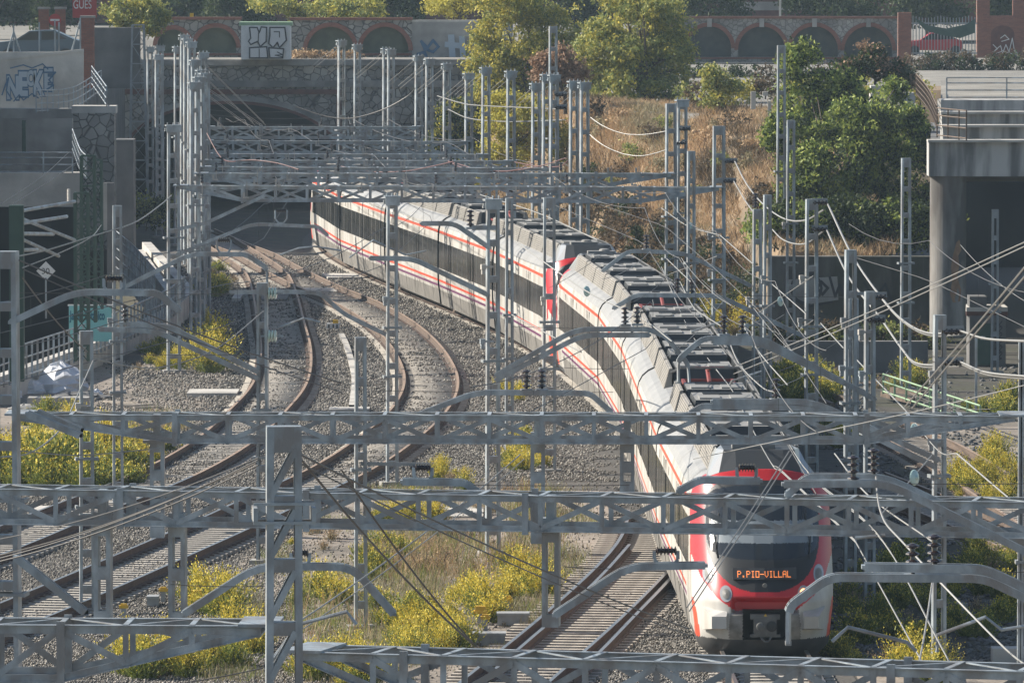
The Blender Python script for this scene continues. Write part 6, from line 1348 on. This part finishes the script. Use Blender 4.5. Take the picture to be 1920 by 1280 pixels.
b0 = P(958, 345, 40); tree('bushy_tree', b0, [pb(935, 225, 40, 50, 40, b0), pb(985, 235, 45, 60, 40, b0), pb(960, 285, 45, 40, 40, b0), pb(1040, 265, 30, 45, 40, b0), pb(900, 300, 25, 40, 40, b0)], 18000, .08, 'lf_bright', 'bright yellow bushy tree behind the right row of far masts', trunk=.12, lm2='lf_yellow')
b0 = P(1060, 190, 40.5); tree('small_tree', b0, [pb(1045, 118, 26, 30, 40.5, b0), pb(1075, 140, 25, 22, 40.5, b0), pb(1015, 130, 18, 24, 40.5, b0)], 4200, .09, 'lf_pink', 'small tree with rusty pink leaves between the yellow and the olive tree', trunk=.08)
b0 = P(855, 300, 41); tree('bushy_tree', b0, [pb(850, 225, 26, 42, 41, b0), pb(880, 260, 22, 40, 41, b0), pb(830, 270, 22, 40, 41, b0), pb(860, 310, 30, 25, 41, b0)], 5500, .085, 'lf_dark', 'dark green bush in front of the stone viaduct right end', trunk=.1, lm2='lf_yellow')
b0 = P(1548, 470, 48); tree('leafy_tree', b0, [pb(1505, 125, 42, 48, 47, b0), pb(1500, 190, 52, 55, 47, b0), pb(1560, 180, 60, 55, 47, b0), pb(1600, 250, 70, 55, 48, b0), pb(1560, 330, 60, 75, 49, b0), pb(1640, 330, 75, 95, 48, b0, .7, 1.0), pb(1700, 260, 40, 60, 47, b0, .7, 1.0), pb(1540, 400, 50, 50, 49, b0), pb(1690, 420, 60, 50, 48, b0, .7), pb(1480, 260, 40, 60, 48, b0, .8), pb(1500, 350, 45, 60, 49, b0, .8), pb(1600, 425, 70, 50, 49, b0, .8), pb(1722, 340, 35, 90, 47, b0, .7), pb(1665, 200, 50, 45, 46, b0, .8)], 85000, .08, 'lf_vivid', 'large fresh green tree left of the concrete overpass', trunk=.13, lm2='lf_dark')
b0 = P(1345, 215, 41.5); tree('small_tree', b0, [pb(1345, 145, 24, 24, 41.5, b0), pb(1350, 178, 40, 25, 41.5, b0)], 3500, .085, 'lf_green', 'small olive shrub on the crest of the dry slope', trunk=.07, lm2='lf_yellow')
b0 = P(1640, 175, 43); tree('small_tree', b0, [pb(1630, 95, 22, 18, 43, b0), pb(1650, 125, 34, 24, 43, b0), pb(1600, 130, 34, 24, 43, b0), pb(1690, 145, 36, 20, 43, b0)], 5500, .085, 'lf_dark', 'brown green shrub with bare pale twigs below the right arcade', trunk=.08, lm2='lf_pink')
b0 = P(250, 66, 38); tree('small_tree', b0, [pb(235, 25, 42, 28, 38, b0), pb(285, 20, 30, 26, 38, b0), pb(275, 45, 36, 18, 38, b0)], 6500, .085, 'lf_green', 'dusty olive tree above the dark sooty wall at the upper left', trunk=.12, lm2='lf_yellow')
b0 = P(625, 100, 34.5); tree('leafy_tree', b0, [pb(600, 30, 60, 35, 34.5, b0), pb(670, 20, 50, 28, 34.5, b0), pb(575, 70, 40, 25, 34.5, b0), pb(510, 8, 45, 18, 34.5, b0)], 16000, .085, 'lf_green', 'green tree behind the white graffiti box', trunk=.18, lm2='lf_bright')
b0 = P(858, 60, 33.5); tree('leafy_tree', b0, [pb(850, 5, 55, 22, 33.5, b0), pb(880, -10, 40, 20, 33.5, b0)], 8000, .085, 'lf_bright', 'bright yellow tree behind the pale rendered wall', trunk=.12)
for i, (x, s, w, lab) in enumerate([(-10, 31, 75, 'dark tree at the top left corner'), (105, 30, 70, 'dark tree behind the brick gate pillars'), (330, 30, 85, 'dark tree behind the left arcade'), (450, 30.5, 70, 'dark tree behind the white box, left'), (740, 30.5, 70, 'dark tree behind the middle arcade'), (1080, 30, 80, 'dark tree between the two big trees'), (1330, 29, 90, 'dark tree behind the long arcade, left part'), (1560, 29, 100, 'dark tree behind the long arcade, right part'), (1740, 28.5, 80, 'dark tree behind the iron fence'), (1890, 28, 60, 'dark tree seen through the brick gate')]):
    b0 = P(x, 75, s); tree('dense_tree', b0, [pb(x-w*.4, -5, w*.6, 40, s, b0), pb(x+w*.4, 0, w*.6, 38, s, b0), pb(x, 22, w*.8, 30, s, b0)], 6500, .13, 'lf_dark', lab, group='dark trees along the top edge', trunk=.2)
# slope scrub and dry grass
def blades(name, X, Y, Z, h, w, mats, mi=None, lean=.35, per=5):
    n = len(X)*per; P0 = np.repeat(np.stack([X, Y, Z], 1), per, 0) + RNG.normal(size=(n, 3))*np.array([.12, .12, 0]); H_ = np.repeat(h, per)*RNG.uniform(.5, 1.15, n)
    a = RNG.uniform(0, 6.28, n); L = RNG.normal(size=(n, 2))*lean*H_[:, None]; side = np.stack([np.cos(a), np.sin(a), np.zeros(n)], 1)*w
    T = P0 + np.stack([L[:, 0], L[:, 1], H_], 1); Mid = (P0*.45 + T*.55); Mid[:, 2] += H_*.08
    V = np.stack([P0-side, P0+side, Mid+side*.8, Mid-side*.8, T], 1).reshape(-1, 3); i = np.arange(n)*5
    Fc = np.concatenate([np.stack([i, i+1, i+2, i+3], 1), np.stack([i+3, i+2, i+4, i+4], 1)]); 
    # triangles as quads with a tiny extra edge are avoided: use separate tri mesh
    F3 = np.concatenate([np.stack([i, i+1, i+2], 1), np.stack([i, i+2, i+3], 1), np.stack([i+3, i+2, i+4], 1)])
    return link(name, np_mesh(name, V, F3, mats, None if mi is None else np.tile(np.repeat(mi, per), 3)))
N = 30000; X = RNG.uniform(-1.4, 15.3, N); Y = np.empty(N); Z = np.empty(N)
for i in range(N):
    f, c = lerp_tab(X[i], FOOT), lerp_tab(X[i], CREST); Y[i] = f + (c + 8 - f)*random.random(); Z[i] = terrain_z(X[i], Y[i])
cl = np.sin(X*2.3 + 1.3*np.sin(Y*.5)) + np.sin(Y*.37 + X) + RNG.normal(size=N)*.5; k = cl > -1.1
pt = (np.sin(X*1.1+.7) + np.sin(Y*.21 + X*.6) + RNG.normal(size=N)*.55)[k]; mi_ = np.where(pt < -.9, 2, np.where(pt > 1.1, 1, 0)); o = blades('dry_grass', X[k], Y[k], Z[k], RNG.uniform(.15, .5, k.sum())*np.where(mi_ == 2, 1.4, 1), .013, [M['dry'], M['dryg'], M['lf_brown']], mi_, .55, 6); tag(o, 'tan dry grass covering the embankment slope', 'grass', kind='stuff')
# ---- shrubs
def shrub_mesh(kind, seed, nst=150, h=.75, spread=.55, flower=.5, lw=.0115):
    rg = np.random.default_rng(seed); P0, AX, AY, MI = [], [], [], []
    for i in range(nst):
        a = rg.uniform(0, 6.28); r = abs(rg.normal())*.45; d = np.array([math.cos(a)*r*spread*1.5, math.sin(a)*r*spread*1.5, 1.0]); d /= np.linalg.norm(d); L = h*rg.uniform(.45, 1.1)*(1-.25*r); b = np.array([math.cos(a)*r*.25, math.sin(a)*r*.25, 0])
        k = 17
        for j in range(k):
            f = (j+1)/k; c = b + d*L*f + rg.normal(size=3)*.022*(1.3-f*.6); up = d*1.0 + rg.normal(size=3)*.42; up /= np.linalg.norm(up); sd = np.cross(up, rg.normal(size=3)); sd /= np.linalg.norm(sd)
            fl = f > 1-flower*rg.uniform(.6, 1.3) and rg.uniform() < .85; q = rg.uniform(.7, 1.4)
            P0.append(c); AX.append(sd*lw*q*(.75 if fl else .6)); AY.append(up*lw*q*(1.5 if fl else 3.0)); MI.append(1 if fl else 0)
    V, Fc = quads_from(np.array(P0), np.array(AX), np.array(AY)); return np_mesh(kind, V, Fc, [M['sh_green'] if kind != 'dry_weed' else M['dryg'], M['sh_yellow'] if kind != 'dry_weed' else M['dry']], MI)
YL = [shrub_mesh('foliage', 10+i, 150, .62 + .1*i, .45 + .08*(i % 3), (.32, .5, .42, .62)[i % 4]) for i in range(6)]; GR = [shrub_mesh('foliage', 30+i, 200, .85, .65, .05 + .04*i, .013) for i in range(3)]
DR = [shrub_mesh('dry_weed', 50+i, 60, .6, .7, .5, .008) for i in range(4)]
stem_me = MB()
for k in range(7): a = 2*math.pi*k/7; stem_me.tube([(0, 0, -.05), (math.cos(a)*.10, math.sin(a)*.10, .22), (math.cos(a)*.24, math.sin(a)*.24, .5)], .01, 4, 0, [.012, .009, .004])
so_ = stem_me.build('stems', M['bark']); STEM = so_.data; bpy.data.objects.remove(so_)
cnt = 0; ORD = 'first second third fourth fifth sixth seventh eighth ninth tenth eleventh twelfth thirteenth fourteenth fifteenth sixteenth seventeenth eighteenth nineteenth twentieth'.split() + ['number %d' % i for i in range(21, 60)]
def shrubs(cx, cy, rx, ry, n, sc, kinds, what, where, shape=None):
    rg = random.Random(int(cx*7+cy)); pts = []
    while len(pts) < n:
        x, y = cx + rg.uniform(-1, 1)*rx, cy + rg.uniform(-1, 1)*ry
        if shape or ((x-cx)/rx)**2 + ((y-cy)/ry)**2 < 1: pts.append((x, y))
    for i, (x, y) in enumerate(sorted(pts)):
        p = G(x, y, 0); k = rg.choice(kinds + (DR[:1] + GR[:1] if kinds is YL else [])); lab = '%s %s, %s from the left' % (what, where, ORD[i]) if n > 1 else '%s %s' % (what, where)
        if n > 16:
            hf = sorted(v for _, v in pts)[n//2]; near = y >= hf; rank = sum(1 for (u, v) in pts if u < x and (v >= hf) == near)
            lab = '%s %s, %s row, %s from the left' % (what, where, 'front' if near else 'back', ORD[rank])
        t = empty('yellow_shrub' if 'yellow' in what else ('green_shrub' if 'green' in what else 'dry_weed'), p, lab, 'shrub' if 'weed' not in what else 'weed', '%ss %s' % (what, where) if n > 1 else None, rg.uniform(0, 6.28)); s_ = sc*rg.uniform(.5, 1.3); t.scale = (s_*1.15, s_*1.15, s_)
        link('foliage', k, t); link('stems', STEM, t)
SH = [(120, 905, 135, 22, 26, 1.35, GR, 'dense green shrub', 'in the big left clump'), (110, 862, 130, 22, 14, 1.2, YL, 'yellow tipped shrub', 'on top of the big left clump'), (100, 798, 60, 12, 6, .85, YL, 'yellow shrub', 'below the white bags'), (282, 856, 55, 14, 8, 1.0, YL, 'yellow shrub', 'right of the big left clump'), (295, 798, 50, 10, 7, .55, DR, 'dry weed', 'on the gravel edge at left'),
      (392, 668, 24, 36, 9, 1.25, YL, 'tall yellow shrub', 'beside the dense mast bundle'), (300, 690, 52, 12, 9, .85, YL, 'yellow shrub', 'under the left bent arms'), (290, 662, 40, 10, 5, .8, GR, 'green shrub', 'behind the yellow ones under the bent arms'), (400, 535, 22, 30, 10, .8, GR, 'green shrub', 'near the tunnel mouth'), (420, 520, 25, 40, 8, .6, DR, 'dry weed', 'near the tunnel mouth'),
      (405, 1140, 50, 26, 8, .8, YL + GR[:1], 'yellow shrub', 'left of the big tower'), (330, 1250, 100, 36, 16, .85, YL, 'yellow shrub', 'under the bottom left truss'), (455, 1240, 40, 40, 7, .8, YL, 'yellow shrub', 'at the foot of the big tower'), (600, 1120, 55, 30, 9, .75, YL + GR[:1], 'yellow shrub', 'right of the big tower'), (640, 1265, 90, 25, 14, .85, YL, 'yellow shrub', 'along the bottom edge'),
      (795, 1215, 75, 50, 26, .85, YL, 'yellow shrub', 'in the bright central clump'), (740, 1155, 40, 20, 6, .75, GR, 'green shrub', 'behind the central clump'), (905, 1135, 60, 32, 14, .8, YL + GR[:1], 'yellow shrub', 'behind the two grey machines'), (985, 1090, 42, 55, 14, .75, YL + DR[:1], 'yellow shrub', 'along the ballast edge'), (760, 975, 95, 16, 12, .65, YL, 'yellow shrub', 'behind the wide truss'), (840, 905, 60, 20, 8, .55, YL, 'yellow shrub', 'above the wide truss'), (985, 860, 45, 40, 12, .6, YL + GR[:1], 'yellow shrub', 'in the gravel before the rear cab'), (955, 745, 26, 14, 4, .6, YL, 'yellow shrub', 'left of the train beside the mast'),
      (840, 1040, 150, 45, 32, .75, DR, 'dry weed', 'on the pale dirt patch'), (700, 1060, 60, 30, 8, .6, GR, 'green shrub', 'on the pale dirt patch'), (950, 950, 60, 30, 10, .6, DR, 'dry weed', 'behind the wide truss'), (590, 1020, 50, 30, 8, .6, DR + YL[:1], 'yellow tinted shrub', 'right of the big tower, far side'), (470, 1180, 60, 20, 5, .55, DR, 'dry weed', 'by the bottom left truss'),
      (1850, 905, 70, 45, 34, .75, YL + DR[:2], 'yellow shrub', 'in the sunny right patch'), (1690, 1140, 110, 85, 34, .62, GR + DR[:1], 'green shrub', 'shaded right of the train'), (1840, 1120, 90, 95, 30, .62, GR + DR[:1], 'green shrub', 'in the far right shade'), (1720, 1262, 60, 25, 9, .75, YL, 'yellow shrub', 'at the bottom right'), (1600, 1230, 50, 30, 6, .7, GR, 'green shrub', 'right of the train nose'),
      (1380, 615, 60, 22, 12, 1.0, YL + DR[:2], 'yellow shrub', 'at the foot of the slope behind the train'), (1300, 590, 60, 16, 8, 1.0, GR + DR[:1], 'green shrub', 'at the foot of the slope'), (1555, 752, 14, 6, 3, .8, YL, 'yellow shrub', 'in the shade before the retaining wall'), (1480, 740, 60, 24, 10, 1.1, GR, 'green shrub', 'in the shade before the retaining wall'), (1640, 712, 120, 26, 16, .8, GR + DR[:2], 'green shrub', 'in the dark yard'), (1860, 770, 60, 20, 10, .7, GR + YL[:1], 'green shrub', 'behind the sunny right patch'), (1560, 820, 60, 30, 10, .7, GR, 'green shrub', 'beside the train and siding')]
for a in SH: shrubs(*a)
# dark scrub along the foot of the slope and other bushes
def bush(p, s_, n, lm, label, group, size=.08):
    (V_, F_), C_ = crown([(0, 0, .55*s_, .8*s_, .8*s_, .65*s_)], n, size); t = empty('scrub_bush', p, label, 'shrub', group); link('foliage', np_mesh('foliage', V_, F_, [M[lm]], None), t)
    q = MB(); q.tube([(0, 0, -.2), (.05, 0, .4*s_), (.1, 0, .8*s_)], .03, 5, 0, [.04, .03, .01]); q.build('stem', M['bark'], t)
for r_ in range(3):
    for i in range(15):
        x = 1090 + i*25 + r_*9 + random.uniform(-6, 6); X_ = (x-960)/44; f = lerp_tab(X_, FOOT); c_ = lerp_tab(X_, CREST); Yp = f + .8 + (c_-f)*(.04 + r_*.10); X_ = (x-960)*Yp/F
        if x > 1432: continue
        bush((X_, Yp, terrain_z(X_, Yp)), 1.0 - r_*.1, 650, ('lf_brown', 'lf_brown', 'lf_dark')[(i+r_) % 3], 'brown scrub bush at the foot of the slope, %s row, %s from the left' % (('lowest', 'middle', 'upper')[r_], ORD[i]), 'brown scrub along the slope foot')
for i in range(13): bush(P(1452 + i*24, 462 - 10*(i % 2), 51), 1.2, 1500, 'lf_dark' if i % 3 else 'lf_vivid', 'dark bush on top of the stained retaining wall, %s from the left' % ORD[i], 'dark bushes on the retaining wall', .085)
for i in range(16): bush(P(1290 + i*29, 196 - 9*(i % 3), 40 + (i % 2)), random.uniform(.6, 1.0), 480, ('lf_green', 'lf_brown', 'dryg', 'lf_yellow')[i % 4], 'loose scrub bush along the slope crest, %s from the left' % ORD[i], 'scrub along the slope crest', .08)
for i in range(12): bush(P(1450 + i*27, 650 + 6*(i % 2), 52.8), random.uniform(.5, .9), 420, ('lf_dark', 'lf_brown', 'lf_green')[i % 3], 'dark bush at the foot of the stained retaining wall, %s from the left' % ORD[i], 'dark bushes at the retaining wall foot', .08)
for i in range(12): bush(P(1300 + i*34, 160 + 7*(i % 3), 34), 1.0, 600, ('lf_dark', 'lf_brown', 'lf_green')[i % 3], 'dark bush below the long arcade, %s from the left' % ORD[i], 'dark bushes below the long arcade', .09)
for i in range(9): bush(P(1716 + i*27, 139, 32.5), 1.0, 600, ('lf_brown', 'lf_dark')[i % 2], 'dark hedge bush below the iron fence and gate, %s from the left' % ORD[i], 'hedge bushes below the iron fence', .09)
for i in range(22):
    x = 1120 + (i*173) % 320 + random.uniform(-8, 8); y = 225 + (i*61) % 150; X_ = (x-960)/41; f, c_ = lerp_tab(X_, FOOT), lerp_tab(X_, CREST); Yp = c_ - (c_-f)*(.05 + .6*(y-225)/150); X_ = (x-960)*Yp/F
    bush((X_, Yp, terrain_z(X_, Yp)), random.uniform(.4, .85), 300, ('lf_brown', 'dryg', 'lf_green', 'dry')[i % 4], 'small scrub tuft scattered in the dry grass slope, %s of the scatter' % (ORD[i] if i < 20 else ('last but one', 'last')[i-20]), 'scrub tufts on the dry slope', .07)
for i in range(8): bush(P(1130 + i*26, 238 + 6*(i % 3), 39.5), .8, 500, ('lf_brown', 'lf_yellow', 'lf_green')[i % 3], 'low scrub bush under the olive tree, %s from the left' % ORD[i], 'scrub under the olive tree', .08)
for i in range(10): bush(P(238 + i*12, 425 - 12*(i % 3), 40), .8, 450, ('lf_green', 'lf_dark')[i % 2], 'dark weed bush among the left mast feet, %s from the left' % ORD[i], 'weed bushes among the left masts', .08)
for i in range(9): bush(P(555 + i*14, 111, 35.6), .35, 160, 'dry', 'tuft of dry grass on the viaduct right of the white box, %s from the left' % ORD[i], 'dry tufts on the viaduct', .06)
N = 9000; pxs = RNG.uniform(1430, 1930, N); pys = RNG.uniform(690, 1240, N); X3 = np.array([list(G(x, y, 0)) for x, y in zip(pxs, pys)]); k = (X3[:, 0] > 6.2) & (np.sin(X3[:, 0]*2) + RNG.normal(size=N)*.7 > .2); X3 = X3[k]
o = scatter_mesh('dark_rubble', X3 + np.array([0, 0, .02]), RNG.uniform(.03, .14, len(X3)), [M['conc_dark']], .5); tag(o, 'dark rubble scattered over the shaded yard on the right', 'rubble', kind='stuff')
# loose weeds and grass over the dirt
N = 22000; pxs = RNG.uniform(380, 1120, N); pys = RNG.uniform(915, 1280, N); k = (pxs > 400 + (1180-pys)*0.75) & (pxs < 1150 - np.maximum(0, pys-1000)*0.8); pxs, pys = pxs[k], pys[k]
pts = np.array([list(G(x, y, 0)) for x, y in zip(pxs, pys)]); cl = np.sin(pts[:, 0]*1.7) + np.sin(pts[:, 1]*.45 + pts[:, 0]) + RNG.normal(size=len(pts))*.6; pts = pts[cl > .45]
o = blades('weed_cover', pts[:, 0], pts[:, 1], pts[:, 2], RNG.uniform(.06, .30, len(pts)), .006, [M['dryg'], M['sh_green']], (RNG.uniform(0, 1, len(pts)) < .3).astype(int), .35, 5); tag(o, 'sparse dry grass and small weeds on the pale dirt', 'weeds', kind='stuff')
for cx_, cy_, rx_, ry_, n_, lab in ((1000, 1010, 45, 100, 420, 'tall dry grass along the ballast edge left of the turnout'), (840, 1060, 150, 50, 520, 'tall dry grass in the middle of the pale dirt'), (290, 800, 60, 14, 260, 'dry grass along the edge of the left clump'), (620, 1160, 80, 60, 200, 'dry grass right of the big tower')):
    a_ = RNG.uniform(0, 6.28, n_); r_ = np.sqrt(RNG.uniform(0, 1, n_)); g_ = np.array([list(G(x, y, 0)) for x, y in zip(cx_ + rx_*r_*np.cos(a_), cy_ + ry_*r_*np.sin(a_))])
    o = blades('tall_grass', g_[:, 0], g_[:, 1], g_[:, 2], RNG.uniform(.2, .6, n_), .006, [M['dryg'], M['dry'], M['sh_green']], RNG.integers(0, 3, n_), .3, 6); tag(o, lab, 'grass', kind='stuff')
# pebbles on the dirt
k = RNG.choice(len(pts), min(len(pts), 3000)); P3 = pts[k] + RNG.normal(size=(len(k), 3))*np.array([.6, 3, 0]); P3[:, 2] = .02
o = scatter_mesh('loose_gravel', P3, RNG.uniform(.015, .06, len(P3)), [M['stone_a']]); tag(o, 'loose gravel scattered over the pale dirt', 'gravel', kind='stuff')
# ------------------------------------------------------------------ haze
hz = MB(); hz.box((0, 255, 12.0), (180, 560, 31)); hm = bpy.data.materials.new('haze_air'); hm.use_nodes = True; nt = hm.node_tree
for n_ in list(nt.nodes):
    if n_.type == 'BSDF_PRINCIPLED': nt.nodes.remove(n_)
pv = nt.nodes.new('ShaderNodeVolumePrincipled'); pv.inputs['Color'].default_value = (0.62, 0.80, 0.95, 1); pv.inputs['Density'].default_value = 0.00017; pv.inputs['Anisotropy'].default_value = 0.2
nt.links.new(pv.outputs[0], nt.nodes['Material Output'].inputs['Volume']); ho = hz.build('haze', hm); tag(ho, 'pale blue haze', 'haze', kind='stuff')
